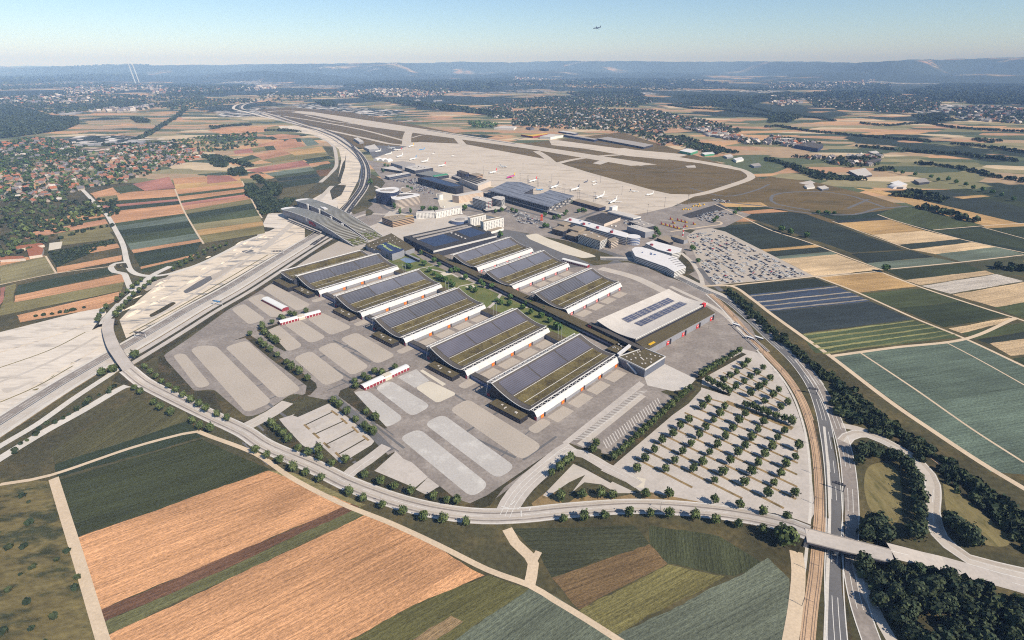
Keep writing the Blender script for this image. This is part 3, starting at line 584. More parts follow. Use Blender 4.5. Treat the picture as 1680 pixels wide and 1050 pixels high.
# country road from the village down to the overpass
road('country_road',[(122,298),(142,318),(158,335),(175,352),(190,378),(202,402),(208,428),(216,445),(235,452),(262,452),(290,446),(330,432),(372,412),(405,395),(430,385)],9,M['verge_line'],.12)
road('country_road',[(205,430),(190,432),(182,438),(188,446),(203,449),(208,458),(216,478)],9,M['verge_line'],.13)
sheet('grass_island',zz(140,400,7.5)([(375,270),(420,250),(450,300),(400,305)]),M['verge'],.15,r=3); sheet('grass_island',zz(140,400,7.5)([(465,240),(500,235),(530,300),(470,290)]),M['verge'],.15,r=3)
road('approach_road',[(280,437),(250,452),(222,475),(200,495),(182,515,1.5),(174,524,4),(171,531,6)],12,M['verge_line'],.20)
road('grass_strip',[(215,478),(200,490),(188,503),(178,520)],3.2,M['verge'],.3); road('lane_line',[(265,442),(240,460),(215,482),(195,500)],.5,M['line'],.26)
# farm paths
for L,w in [([(287,310),(300,342),(316,371),(334,400)],3.5),([(397,297),(410,322),(422,345),(430,358)],3.5),([(0,668/4+300),(95,592/4+300),(200,430+5)],3),([(75,420),(92,448)],3),([(0,795),(82,780),(215,735),(300,712),(325,708)],4),([(88,785),(105,840),(130,920),(172,1060)],7),([(325,708),(345,716),(420,745),(480,785),(560,826),(640,858),(720,895),(800,935),(868,960),(910,985),(960,1015),(1030,1060)],4.5),([(832,868),(845,890),(868,912),(875,925),(872,945),(868,962)],8),([(884,905),(876,920)],5),([(1306,905),(1310,940),(1305,1000),(1295,1060)],9)]: road('farm_path',L,w,M['path'],.14)
for L,w in [(z4([(-20,95),(130,95),(240,165),(330,235),(490,350),(655,467),(960,700),(1200,865),(1450,1030),(1700,1180)]),6),(z4([(100,95),(560,45),(760,25)]),4),(z4([(655,467),(1000,420),(1370,375),(1640,262)]),5),(z4([(580,45),(800,130),(1100,265),(1370,375),(1700,530)]),4.5),(z4([(920,20),(1130,100),(1400,190),(1700,285)]),4.5),(z4([(815,450),(1100,640),(1400,850),(1680,1030)]),2.5),(z4([(1260,390),(1450,490),(1700,630)]),2),
 (z3([(310,205),(470,280),(640,335),(800,395),(1000,470)]),4),(z3([(690,508),(1000,478)]),3.5),(z3([(1000,472),(1380,435),(1680,400)]),3.5),(z3([(770,240),(960,310),(1140,375)]),3),(z3([(985,208),(1060,235),(1250,290),(1420,335),(1680,390)]),4),(z3([(1250,282),(1490,262),(1680,250)]),3.5),(z3([(1480,268),(1690,325)]),3),(z3([(210,160),(330,215)]),3.5),(z3([(0,290),(150,268),(240,255),(235,243),(210,240)]),5)]: road('farm_path',L,w,M['path'],.13)
# tram bed and the dual carriageway on the right
tram=[(1030,412),(1080,432),(1130,458),(1165,482),(1192,507),(1225,545),(1258,582),(1288,614),(1312,650),(1328,690),(1338,730),(1344,780),(1346,830),(1343,880),(1338,940),(1330,1000),(1322,1080)]
road('tram_bed',tram[3:],8.5,M['ballast'],.14)
for o in (-3,-1.6,1.6,3): road('tram_rail',tram[3:],.35,M['rail'],.2,off=o)
road('concrete_strip',tram[3:],2.2,M['verge_line'],.14,off=-7); road('concrete_strip',[(1352,700),(1358,760),(1361,820),(1360,880),(1357,960),(1353,1080)],2.2,M['verge_line'],.16)
road('car_park_road',[(1268,606),(1296,660),(1314,720),(1324,790),(1326,840),(1316,860),(1290,866)],8,M['pavement'],.12)
mainl=[(985,425),(1040,428),(1100,450),(1150,474),(1190,492),(1225,520),(1262,555),(1300,590),(1330,630),(1347,672),(1357,717),(1364,765),(1368,820),(1369,880),(1368,940),(1370,1000),(1376,1080)]
mainr=[(1312,590),(1342,632),(1362,668),(1377,705),(1388,745),(1394,790),(1396,840),(1394,890),(1399,940),(1412,1000),(1440,1080)]
road('main_road',mainl,12,M['dark_asphalt'],.15); road('main_road',mainr,12,M['asphalt'],.155); road('main_road',mainl[:9],11,M['plaza'],.14,off=9)
for o in (0,3.4): road('lane_line',mainl,.45,M['line'],.2,off=o-1.5,dash=6)
for o in (5.7,-5.7): road('lane_line',mainl,.7,M['line'],.2,off=o)
for o in (-2,1.6): road('lane_line',mainr,.45,M['line'],.2,off=o,dash=6)
for o in (5.6,-5.6): road('lane_line',mainr,.7,M['line'],.2,off=o)
road('median',[(1366,718),(1372,745),(1380,790),(1383,840),(1382,890),(1384,960),(1398,1080)],2.6,M['verge'],.19)
road('grass_strip',[(1336,690),(1347,740),(1353,790),(1356,850)],3,M['verge'],.17)
l3=zz(1380,680,4.773)
loop=l3([(20,215),(55,175),(120,152),(200,155),(330,205),(480,285),(600,370),(680,460),(715,540),(718,640),(708,740),(725,850),(770,950),(850,1030)])+[(1590,918),(1640,932),(1720,950)]
road('loop_road',loop,12,M['plaza'],.17); road('loop_track',loop,3,M['gravel'],.2,off=3); road('lane_line',loop,.5,M['line'],.22,dash=7); road('kerb',loop,.6,M['line'],.22,off=5.3); road('kerb',loop,.6,M['line'],.22,off=-5.3)
road('loop_road',l3([(0,85),(120,110),(240,150),(340,200)]),9,M['plaza'],.165)
endp=[(1462,904,6.2),(1490,911,4),(1520,919,1.6),(1550,926),(1600,940),(1660,956),(1740,980)]
road('ring_road',endp,15,M['pavement'],.2); road('lane_line',endp,.5,M['line'],.26,dash=7)
road('slip_road',[(1400,900),(1412,950),(1440,1010),(1480,1080)],7,M['plaza'],.15)
for L,w in [([(1240,590),(1300,590),(1308,600)],4)]: pass
sheet('mown_grass',l3([(170,560),(200,400),(330,370),(440,420),(480,560),(470,800),(400,900),(220,760)]),M['mown'],.03,r=14); sheet('mown_grass',l3([(790,480),(900,560),(1080,690),(1290,920),(1340,1040),(1100,1030),(900,860),(820,760)]),M['mown'],.03,r=10)
# streets of the airport town
for L,w,m in [([(620,330),(640,345),(700,352),(760,345),(800,350)],9,'dark_asphalt'),([(770,330),(850,352),(900,372),(960,400),(1000,415),(1050,432)],14,'dark_asphalt'),([(800,330),(880,352),(930,362),(985,345)],9,'dark_asphalt'),([(1085,440),(1110,420),(1125,400),(1110,380),(1060,360)],9,'asphalt'),([(1118,415),(1135,430),(1148,450),(1155,475)],7,'plaza'),([(1148,440),(1165,462),(1185,478)],9,'dark_asphalt'),
 ([(548,372),(600,352),(640,350),(680,330)],10,'plaza'),([(575,400),(610,372),(640,362)],10,'plaza'),([(615,305),(640,320),(650,340)],8,'plaza'),([(1100,470),(1180,510),(1230,560)],8,'plaza'),([(985,440),(1040,455),(1090,478)],18,'plaza')]: road('street',L,w,M[m],.10)
sheet('grass_island',zz(600,280,13.1)([(0,800),(120,850),(180,900),(120,950),(0,980)]),M['grass'],.12,r=6); sheet('grass_island',[(575,345),(600,322),(612,335),(600,345),(580,352)],M['grass'],.12,r=5)
sheet('grass_patch',[(1098,422),(1120,408),(1130,425),(1140,445),(1120,455),(1105,440)],M['verge'],.11); sheet('grass_patch',[(1030,424),(1090,452),(1140,470),(1150,462),(1120,444),(1095,452),(1040,428)],M['verge'],.115)
sheet('gravel_car_park',[(1126,388),(1140,378),(1165,374),(1190,380),(1335,453),(1170,468),(1150,440)],M['gravel'],.11)

for L,m in [([(300,478),(325,462),(345,452),(352,456),(330,470),(305,482)],'dark_asphalt'),([(244,517),(262,507),(283,495),(290,497),(270,510),(248,521)],'verge'),([(345,452),(372,440),(400,428),(402,432),(375,446),(350,460)],'gravel'),([(232,470),(262,458),(285,452),(270,464),(240,478)],'gravel'),([(395,412),(412,409),(418,412),(402,416)],'dark_asphalt'),([(380,422),(398,416),(404,418),(386,426)],'gravel'),([(405,378),(430,372),(452,374),(440,380),(412,382)],'verge'),([(50,640),(66,636),(60,641)],'mown'),([(78,618),(92,613),(84,620)],'mown'),([(114,596),(126,592),(120,598)],'mown'),([(0,638),(30,634),(60,622),(40,634),(10,646)],'plaza')]: sheet('worked_ground',L,M[m],.06,r=5)
rg=random.Random(4); HV=(G(433,435)-G(260,535)).normalized()
for i in range(26):
    t=rg.random(); c=G(235+t*220,522-t*132)+Vector((-HV.y,HV.x,0))*rg.uniform(14,70); l=rg.uniform(12,42); w=rg.uniform(1.2,2.6); d=(HV+Vector((rg.gauss(0,.12),rg.gauss(0,.12),0))).normalized(); n=Vector((-d.y,d.x,0)); mb=MB()
    for k in range(8):
        u0,u1=k/8,(k+1)/8; pr=lambda u:[c+d*l*(u-.5)+n*w*1.6*s*math.sin(math.pi*min(max(u,.03),.97))+Vector((0,0,z*math.sin(math.pi*min(max(u,.03),.97)))) for s,z in ((-1,.05),(0,w),(1,.05))]
        a,b_=pr(u0),pr(u1)
        for j in (0,1): mb.face([a[j],b_[j],b_[j+1],a[j+1]])
    o=mb.build('earth_bank',M['dirt']); o['kind']='structure'

sheet('gravel_yard',[(478,438),(520,415),(562,392),(600,404),(575,420),(505,440),(470,449)],M['gravel'],.07)
sheet('plaza',[(540,375),(575,340),(600,352),(640,350),(645,385),(600,400),(570,398)],M['pavement'],.05)
rs=random.Random(12)
for i in range(46):   # darker repair patches and tyre tracks on the tarmac
    c=G(rs.uniform(330,900),rs.uniform(540,760)); 
    a=rs.choice((HA_,HA_+math.pi/2))+rs.gauss(0,.05); l,w=rs.uniform(8,34),rs.uniform(.5,1.6)
    mb=MB(); d=Vector((math.cos(a),math.sin(a),0)); n=Vector((-d.y,d.x,0)); mb.face([(v.x,v.y,.075+i*.0004) for v in (c-d*l-n*w,c+d*l-n*w,c+d*l+n*w,c-d*l+n*w)]); o=mb.build('tarmac_patch',M['dark_asphalt']); o['kind']='structure'

for L,w,m in [([(-40,640),(40,612),(110,580),(160,552)],5,'plaza'),([(-40,668),(30,648),(100,607),(165,570)],3,'dirt'),([(-40,590),(60,560),(150,530)],4,'dirt'),([(215,540),(290,500),(360,455),(430,410),(490,380)],5,'plaza'),([(225,515),(300,470),(380,425),(450,390)],4,'plaza'),([(212,548),(300,500),(372,458),(440,418)],2.5,'mown'),([(0,660),(60,634),(120,600)],2,'mown'),([(-20,610),(80,575),(140,545)],2,'mown')]: road('haul_track',L,w,M[m],.07)
for i in range(7): road('apron_seam',[(655+i*5,262+i*8),(800+i*20,280+i*7),(960+i*20,318+i*5)],1.6,M['roof_grey'],.13,step=60)
# ================================================================== EXHIBITION HALLS
HA=R(47.8); HN=Vector((math.cos(HA),math.sin(HA),0)); HQ=Vector((-math.sin(HA),math.cos(HA),0))   # long axis, towards the high eave
PROF=[(9,10.2),(14,9.4),(20,9.2),(30,10.3),(40,12.5),(50,15.7),(60,20)]
def rz_(y): 
    xs=[p[0] for p in PROF]; zs=[p[1] for p in PROF]
    i=0
    return float(np.interp(y,np.linspace(9,60,52),RC))
_t=np.array(PROF); _c=np.polyfit(_t[:,0],_t[:,1],4); RC=np.polyval(_c,np.linspace(9,60,52))
def curved(b,x0,x1,y0,y1,dz,m=0,n=10,sx=1.0,oy=0,oz=0,f=rz_):
    ys=np.linspace(y0,y1,n+1); d=0
    for a,c in zip(ys[:-1],ys[1:]):
        l=math.hypot(c-a,f(c)-f(a))
        b.face([(x0,a+oy,f(a)+dz+oz),(x1,a+oy,f(a)+dz+oz),(x1,c+oy,f(c)+dz+oz),(x0,c+oy,f(c)+dz+oz)],m,[(0,d),(x1-x0,d),(x1-x0,d+l),(0,d+l)]); d+=l
def trusswork(b,x0,x1,ya,za,yb,zb,step,r):
    n=max(2,int((x1-x0)/step)); dx=(x1-x0)/n
    b.tube((x0,ya,za),(x1,ya,za),r*1.5); b.tube((x0,yb,zb),(x1,yb,zb),r*1.5)
    for i in range(n):
        x=x0+i*dx; b.tube((x,ya,za),(x+dx/2,yb,zb),r,4); b.tube((x+dx/2,yb,zb),(x+dx,ya,za),r,4)
        if i%2==0: b.tube((x,yb,zb),(x,ya,za),r,4)
def hall(px,L,label,door,sol,spans=3,annex=True,nx=70):
    base=G(*px); t=empty('exhibition_hall',base,HA,label,'exhibition hall','curved roof exhibition halls')
    b=MB(); P=[(.6,0),(.6,4),(3.6,8.3),(8.6,8.5)]+[(y,rz_(y)-.5) for y in (12,16,22,30,38,46,53,59.5)]+[(71,0)]
    for x,o in ((0,1),(L,-1)):
        q=[(x,y,z) for y,z in P]; b.face(q[::-1] if o>0 else q,0)
    for i in range(len(P)-1):
        (a,c),(e,g)=P[i],P[i+1]; b.face([(0,a,c),(L,a,c),(L,e,g),(0,e,g)],0)
    b.build('wall',M['wall_black'],t)
    b=MB(); curved(b,-2.2,L+2.2,8.6,60.6,0,n=16); curved(b,-2.2,L+2.2,8.6,60.6,-.6,n=16)
    b.build('roof',M['roof_dark'],t)
    b=MB()
    for x in (-2.4,L+2.4):
        ys=np.linspace(8.6,60.6,17)
        for a,c in zip(ys[:-1],ys[1:]): b.tube((x,a,rz_(a)+.1),(x,c,rz_(c)+.1),.38,4)
    b.tube((-2.4,60.8,rz_(60)+.3),(L+2.4,60.8,rz_(60)+.3),.55,4); b.tube((-2.4,8.4,10.3),(L+2.4,8.4,10.3),.4,4)
    b.build('roof_edge',M['white_metal'],t)
    w=(L-8)/spans
    for i in range(spans):
        b=MB(); curved(b,4+i*w+.9,4+(i+1)*w-.9,37.5,58,.35,n=9); b.build('solar_panel',M[sol[i%len(sol)]],t)
    b=MB(); curved(b,5,L-5,12.5,35.5,.3,n=9); g=b.build('green_roof',M['sedum'],t)
    b=MB(); curved(b,6,L-6,21.6,22.3,.55,n=1); curved(b,5,L-5,35.4,35.9,.5,n=1); curved(b,5,L-5,12,12.4,.5,n=1); b.build('seam',M['line'],g)
    b=MB(); b.face([(0,0,4.2),(L,0,4.2),(L,3.5,9.2),(0,3.5,9.2)]); b.face([(0,3.5,9.2),(L,3.5,9.2),(L,4.1,9.2),(0,4.1,9.2)])
    b.face([(0,4.1,9.2),(L,4.1,9.2),(L,.6,4.0),(0,.6,4.0)])
    b.build('facade',M['white_metal'],t)
    b=MB(); b.face([(0,.3,0),(L,.3,0),(L,.3,4.1),(0,.3,4.1)],0,[(0,0),(L,0),(L,4),(0,4)]); b.face([(0,.3,4.1),(L,.3,4.1),(L,0,4.2),(0,0,4.2)]); pl=b.build('plinth',M['wall_grey'],t)
    b=MB(); trusswork(b,0,L,4.3,9.3,8.3,10.0,7,.3); b.build('eaves_truss',M['white_metal'],t)
    b=MB(); trusswork(b,-2,L+2,60.8,19.9,68,18.4,7.5,.42)
    for x in np.linspace(0,L,6): b.tube((x,68,18.4),(x,71.5,0),.35,4)
    b.build('roof_truss',M['white_metal'],t)
    for i in range(5):
        x=6+i*(L-16)/4.0
        d=MB(); d.box((x+2.2,.05,1.9),(4.6,.5,3.8)); o=d.build('gate',M[door],t)
        d=MB(); d.box((x+2.2,-.25,1.5),(4.0,.12,.7),bottom=True); d.box((x+2.2,-.25,2.9),(4.0,.12,.35)); d.build('gate_sign',M['yellow'] if door=='orange' else M['white_paint'],o)
        d=MB(); d.box((x+6,-.3,2.4),(1.1,1.5,4.8)); d.build('pillar',M['steel'],t)
    if annex:
        b=MB(); b.prism([(-15,9),(-3.5,9),(-3.5,52),(-15,52)],0,5.4,0,1); a=b.build('foyer',[M['wall_black'],M['sedum_dark']],t)
        b=MB()
        for k in range(9): b.box((-15.06,12+k*4.6,2.6),(.3,3.6,2.8))
        b.build('window_band',M['glass'],a)
        for q_,d_ in (((-9,20,5.7),(2.5,3,.8)),((-10,34,5.6),(4,1.2,.5)),((-8,40,5.6),(2,2,.5))): b=MB(); b.box(q_,d_); b.build('skylight',M['roof_light'],a)
    for y_,w_ in ((1.8,2.2),(67.5,4.5)): b=MB(); b.box((-.35,y_,2.2),(.5,w_,3.4)); b.build('end_sign',M['dark_red'],t)
    return t,base
def nb(lab): return 'curved hall, '+lab
LROW=[((525.7,487.7),150,'double one with a second smaller roof beside the motorway','orange',['solar'],3),
 ((595.2,524.9),148,'orange gates, panels striped only on near third, second in front row','orange',['solar','solar_even','solar_even'],3),
 ((666,568),145,'orange gates, third in the front row counted from motorway','orange',['solar'],3),
 ((767,622.4),150,'finely ribbed panels, fourth in the front row','orange',['solar_purple'],3),
 ((881,691),152.5,'finely ribbed panels, nearest one beside the bus bays','orange',['solar_purple'],3)]
RROW=[((784.8,448.6),146,'red gates, next to flat black hall in the back row','red',['solar_even'],3),
 ((843,479.5),146,'red gates and plain blue panels, middle of back row','red',['solar_even'],3),
 ((932,519.5),142,'red gates, part striped panels, beside the grey roofed hall','red',['solar','solar','solar_even'],3)]
HL=[]
for px,L,l,d,sol,n in LROW: HL.append(hall(px,L,nb(l),d,sol,n)+(L,))
HR=[]
for px,L,l,d,sol,n in RROW: HR.append(hall(px,L,nb(l),d,sol,n,annex=False)+(L,))
# the double hall's second bay
t,base,L=HL[0]
f2=lambda y:14.6+5.4*((y-70)/34)**2*(1 if y>70 else .4)
b=MB(); curved(b,-10,L-6,62,102,0,n=12,f=f2); curved(b,-10,L-6,62,102,-.6,n=12,f=f2); sr=b.build('rear_roof',M['roof_dark'],t)
b=MB(); curved(b,-5,L-11,67,98,.3,n=9,f=f2); b.build('green_roof',M['sedum'],sr)
b=MB(); curved(b,-4,L-12,80,80.7,.5,n=1,f=f2)
for x in (-10.2,L-5.8):
    ys=np.linspace(62,102,13)
    for a,c in zip(ys[:-1],ys[1:]): b.tube((x,a,f2(a)+.1),(x,c,f2(c)+.1),.4,4)
b.build('roof_edge',M['white_metal'],sr)
b=MB()
q=[(62,0)]+[(y,f2(y)-.5) for y in np.linspace(62,101,9)]+[(108,0)]
for x in (-8,L-8): b.face([(x,y,z) for y,z in q])
for i in range(len(q)-1): b.face([(-8,q[i][0],q[i][1]),(L-8,q[i][0],q[i][1]),(L-8,q[i+1][0],q[i+1][1]),(-8,q[i+1][0],q[i+1][1])])
b.build('rear_wall',M['wall_dark'],t)
b=MB(); trusswork(b,-10,L-6,102,f2(102),107,f2(102)-1,7,.35); b.build('rear_truss',M['white_metal'],t)
b=MB(); b.prism([(-22,56),(-6,56),(-6,106),(-22,106)],0,7,0,1); b.build('rear_foyer',[M['wall_black'],M['sedum_dark']],t)
b=MB(); b.prism([(0,60.9),(L,60.9),(L,64),(0,64)],17,18.6); b.build('ridge_walkway',M['roof_grey'],t)
# links between neighbouring halls, pale truck bays in front of the gates
names=['the double hall and the second front hall','the second and third front halls','the third and fourth front halls','the fourth front hall and the nearest hall']
for i in range(4):
    t,ba,L=HL[i]; bb=HL[i+1][1]
    rel=bb-ba; x2=rel.dot(HN); y2=rel.dot(HQ)       # next hall's base in this hall's frame
    e=empty('connecting_passage',ba+HN*4-HQ*1,HA,'arched glazed passage joining '+names[i],'passage','glazed passages between halls')
    b=MB(); l=y2+70; b.prism([(0,0),(6,0),(6+x2*.3,l),(x2*.3,l)],0,5,0); b.build('glazing',M['blue_glass'],e)
    b=MB()
    for k in range(8):
        y0,y1=k/8*l,(k+1)/8*l; z=lambda t:5.2+1.5*math.sin(math.pi*t); s0,s1=x2*.3*k/8,x2*.3*(k+1)/8
        b.face([(-.6+s0,y0,z(k/8)),(6.6+s0,y0,z(k/8)),(6.6+s1,y1,z((k+1)/8)),(-.6+s1,y1,z((k+1)/8))])
        b.face([(-.6+s0,y0,5),(-.6+s1,y1,5),(-.6+s1,y1,z((k+1)/8)),(-.6+s0,y0,z(k/8))])
    b.build('roof',M['roof_dark'],e)
    e=empty('connecting_building',ba+HN*(L-12)-HQ*1,HA,'low green roofed building joining %s beside the garden'%names[i],'building','low buildings between halls')
    b=MB(); b.prism([(0,0),(14,0),(14+x2*.6,l+2),(x2*.6,l+2)],0,6.2,0,1); b.build('wall',[M['wall_blue'],M['sedum_dark']],e)
    b=MB(); b.tube((1,l*.5,6),(1,l*.5,24),.18,4); b.tube((3,l*.6,6),(3,l*.6,24),.18,4); b.build('mast',M['light_steel'],e)
for (t,ba,L) in HL+HR:
    n=4
    for i in range(n):
        x0=10+i*(L-16)/4.0+2; x1=x0+(L-16)/4.0-7
        sheet('truck_bay',[ba+HN*x0-HQ*3,ba+HN*x1-HQ*3,ba+HN*x1-HQ*17,ba+HN*x0-HQ*17],M['gravel'] if t.name!='x' else 0,.10,world=True)
for t,ba,L in HL: 
    sheet('truck_bay',[ba-HN*17-HQ*13,ba+HN*8-HQ*13,ba+HN*8-HQ*1,ba-HN*17-HQ*1],M['gravel'],.09,world=True,r=5)
# ================================================================== GENERIC BUILDINGS
def bld(name,label,cat,pts,h,wall='wall_grey',roof='roof_grey',bands=0,band='glass',parapet=None,group=None,gap=.45,prox=True,z0=0,roofobj=True,bm=None):
    """pts: roof outline in photo pixels, taken at height h"""
    W=[G(p[0],p[1],h) for p in pts]; c=sum(W,Vector())/len(W); c.z=0
    t=empty(name,c,0,label,cat,group); P=[(w.x-c.x,w.y-c.y) for w in W]
    b=MB(); b.prism(P,z0,h); wl=b.build('wall',M[wall],t)
    b=MB(); b.prism(ring(P,.15),h,h+.35); rf=b.build('roof',M[roof],t)
    if parapet:
        o=ring(P,.3); i=ring(P,-.6); b=MB(); n=len(o)
        a=sum(P[k][0]*P[(k+1)%n][1]-P[(k+1)%n][0]*P[k][1] for k in range(n))
        for k in range(n):
            A,B,D,E=o[k],o[(k+1)%n],i[(k+1)%n],i[k]
            b.face([(A.x,A.y,h+1.1),(B.x,B.y,h+1.1),(D.x,D.y,h+1.1),(E.x,E.y,h+1.1)]); b.face([(A.x,A.y,h-.6),(B.x,B.y,h-.6),(B.x,B.y,h+1.1),(A.x,A.y,h+1.1)]); b.face([(D.x,D.y,h),(E.x,E.y,h),(E.x,E.y,h+1.1),(D.x,D.y,h+1.1)])
        b.build('parapet',M[parapet],t)
    if bands:
        st=(h-z0)/bands
        for k in range(bands):
            b=MB(); o=ring(P,.12); n=len(o); zb=z0+k*st+st*.28
            for j in range(n):
                A,B=o[j],o[(j+1)%n]; b.face([(A.x,A.y,zb),(B.x,B.y,zb),(B.x,B.y,zb+st*gap),(A.x,A.y,zb+st*gap)],0)
            b.build('window_band',M[band],t)
    return t,P,h
def windows(t,A,B,h0,h1,rows,cols,wx,wz,m='glass',off=.14):
    """separate windows on the wall from A to B (local, outside on the right of A->B)"""
    A,B=Vector(A),Vector(B); d=(B-A); L=d.length; d.normalize(); n=Vector((d.y,-d.x)); rz=math.atan2(d.y,d.x)
    mb=MB(); mb.box((0,0,0),(wx,.3,wz)); me=mb.mesh('window',M[m])
    for r in range(rows):
        for c in range(cols):
            p=A+d*(L*(c+.7)/(cols+.4))+n*off; o=link('window',me,t,(p.x,p.y,h0+(h1-h0)*(r+.5)/rows),rz)
def kit(t,P,h,n=4,s=2.5,m='roof_light',name='roof_vent'):
    xs=[p[0] for p in P]; ys=[p[1] for p in P]; c=Vector((sum(xs)/len(xs),sum(ys)/len(ys)))
    for i in range(n):
        p=c+(Vector(P[i%len(P)][:2])-c)*random.uniform(.15,.6); b=MB(); b.box((p.x,p.y,h+.9),(random.uniform(.7,1.5)*s,random.uniform(.7,1.4)*s,1.2),HA); b.build(name,M[m],t)
def patch(t,corners,h,m,name,dz=.5,th=.25):
    b=MB(); W=[G(p[0],p[1],h) for p in corners]; b.prism([(w.x-t.location.x,w.y-t.location.y) for w in W],h+dz-th,h+dz)
    uvd=(W[1]-W[0]).normalized(); nn=Vector((-uvd.y,uvd.x,0)); b.uv=[]
    for v in b.v: b.uv.append((Vector(v).dot(uvd),Vector(v).dot(nn)))
    return b.build(name,M[m],t)
# grey roofed hall with the solar field (right)
g4=zz(940,440,5.25); gt=zz(1000,420,7.5)
R1=g4([(205,450),(825,178),(1160,300),(540,610)])
t=empty('grey_roofed_hall',G(1040,535),0,'large hall with a sagging pale grey roof and a solar field, by the tram line','exhibition hall')
cs=[G(x,y,z) for (x,y),z in zip(R1,(19,19,12,12))]; lo=lambda p:(p.x-t.location.x,p.y-t.location.y,p.z)
def cur(u,v,dz=0,sag=4.0):
    a=cs[0].lerp(cs[1],u); b_=cs[3].lerp(cs[2],u); p=a.lerp(b_,v); p.z-=sag*math.sin(math.pi*v)*.9; p.z+=dz; return lo(p)
def cpatch(u0,u1,v0,v1,dz,n=8):
    b=MB()
    for k in range(n):
        a,c=v0+(v1-v0)*k/n,v0+(v1-v0)*(k+1)/n; Lx=(cs[1]-cs[0]).length; Ly=(cs[3]-cs[0]).length
        b.face([cur(u0,c,dz),cur(u1,c,dz),cur(u1,a,dz),cur(u0,a,dz)],0,[(u0*Lx,c*Ly),(u1*Lx,c*Ly),(u1*Lx,a*Ly),(u0*Lx,a*Ly)])
    return b
b=cpatch(0,1,0,1,0,14); b2=cpatch(0,1,0,1,-.8,14); b.v+=b2.v; b.f+=[tuple(i+56 for i in f_) for f_ in b2.f]; b.m+=b2.m; b.uv+=b2.uv; b.build('roof',M['roof_light'],t)
for i in range(4):
    for v0,v1 in ((.23,.42),(.5,.70)):
        u0=.2+i*.165+(.03 if v0>.4 else 0); cpatch(u0,u0+.157,v0,v1,.4,5).build('solar_panel',M['solar_grid'],t)
b=MB(); foot=[cur(.01,.02),cur(.99,.02),cur(.99,.97),cur(.01,.97)]
for u in (.012,.988):
    b.face([(cur(u,0.02)[0],cur(u,.02)[1],0)]+[cur(u,v,-.5) for v in np.linspace(.02,.97,10)]+[(cur(u,.97)[0],cur(u,.97)[1],0)])
for v in (.02,.97): b.face([(cur(.012,v)[0],cur(.012,v)[1],0),cur(.012,v,-.5),cur(.988,v,-.5),(cur(.988,v)[0],cur(.988,v)[1],0)])
b.build('wall',M['wall_dark'],t)
b=MB(); b.tube(cur(0,1,.3),cur(1,1,.3),.6,5); b.tube(cur(0,1,-1.5),cur(1,1,-1.5),.3,4); b.build('roof_edge',M['white_metal'],t)
t,P,h=bld('gate_wing','long flat wing with brown green roof and red gates along the grey roofed hall','hall wing',g4([(545,640),(1150,335),(1225,385),(640,705)]),9,'wall_grey','sedum_dark')
a,c=Vector(P[3]),Vector(P[2]); d=(c-a).normalized(); nn=Vector((d.y,-d.x))
for i in range(4):
    p=a+(c-a)*(.28+.22*i)+nn*.2; b=MB(); b.box((p.x,p.y,2.7),(5.4,.6,5.0),math.atan2(d.y,d.x)); gq=b.build('gate',M['red'],t)
    b=MB(); b.box((p.x+nn.x*.35,p.y+nn.y*.35,3.6),(3.2,.2,.9),math.atan2(d.y,d.x)); b.build('gate_sign',M['white_paint'],gq)
    p2=p+d*5+nn*.5; b=MB(); b.box((p2.x,p2.y,3.6),(1.4,2,7.2),math.atan2(d.y,d.x)); b.build('pillar',M['steel'],t)
b=MB(); p=Vector(P[3])+(c-a)*.1; b.box((p.x-3,p.y+5,9.8),(12,3,.8),math.atan2(d.y,d.x)); b.build('roof_sign',M['yellow'],t)
b=MB(); b.box((P[1][0]-4,P[1][1]+1,12),(6,4,5),HA); b.build('stair_head',M['red'],t)
# east entrance block with round skylights
t,P,h=bld('entrance_building','square entrance block with brown green roof dotted by pale round skylights','entrance building',g4([(390,765),(610,690),(795,765),(630,870),(620,878)]),10,'wall_blue','sedum_dark',parapet='white_metal')
for i in range(18):
    u,v=random.uniform(.12,.9),random.uniform(.12,.9); A_,B_,C_,D_=[Vector(q[:2]) for q in (P[0],P[1],P[2],P[4])]; p=A_.lerp(B_,u).lerp(D_.lerp(C_,u),v)
    b=MB(); b.prism([(p.x+1.1*math.cos(k*math.pi/4),p.y+1.1*math.sin(k*math.pi/4)) for k in range(8)],h+.3,h+.9); b.build('skylight',M['roof_light'],t)
b=MB(); p0=Vector(P[0]).lerp(Vector(P[4]),.35); p1=p0+Vector((9,-13)); 
b.tube((p0.x,p0.y,8.5),(p1.x,p1.y,1.0),1.1,6); b.build('stair_chute',M['roof_white'],t)
t,P,h=bld('low_entrance_hall','low brown roofed link with skylights between nearest hall and the gallery','entrance building',g4([(290,695),(395,640),(480,665),(385,735)]),7,'wall_dark','sedum_dark')
kit(t,P,h,5,1.6,'roof_light','skylight')
t,P,h=bld('covered_walkway','white covered footbridge strip from nearest hall roof to the gallery','walkway',g4([(380,735),(490,650),(510,660),(400,748)]),10.5,'white_metal','roof_white',z0=8.5)
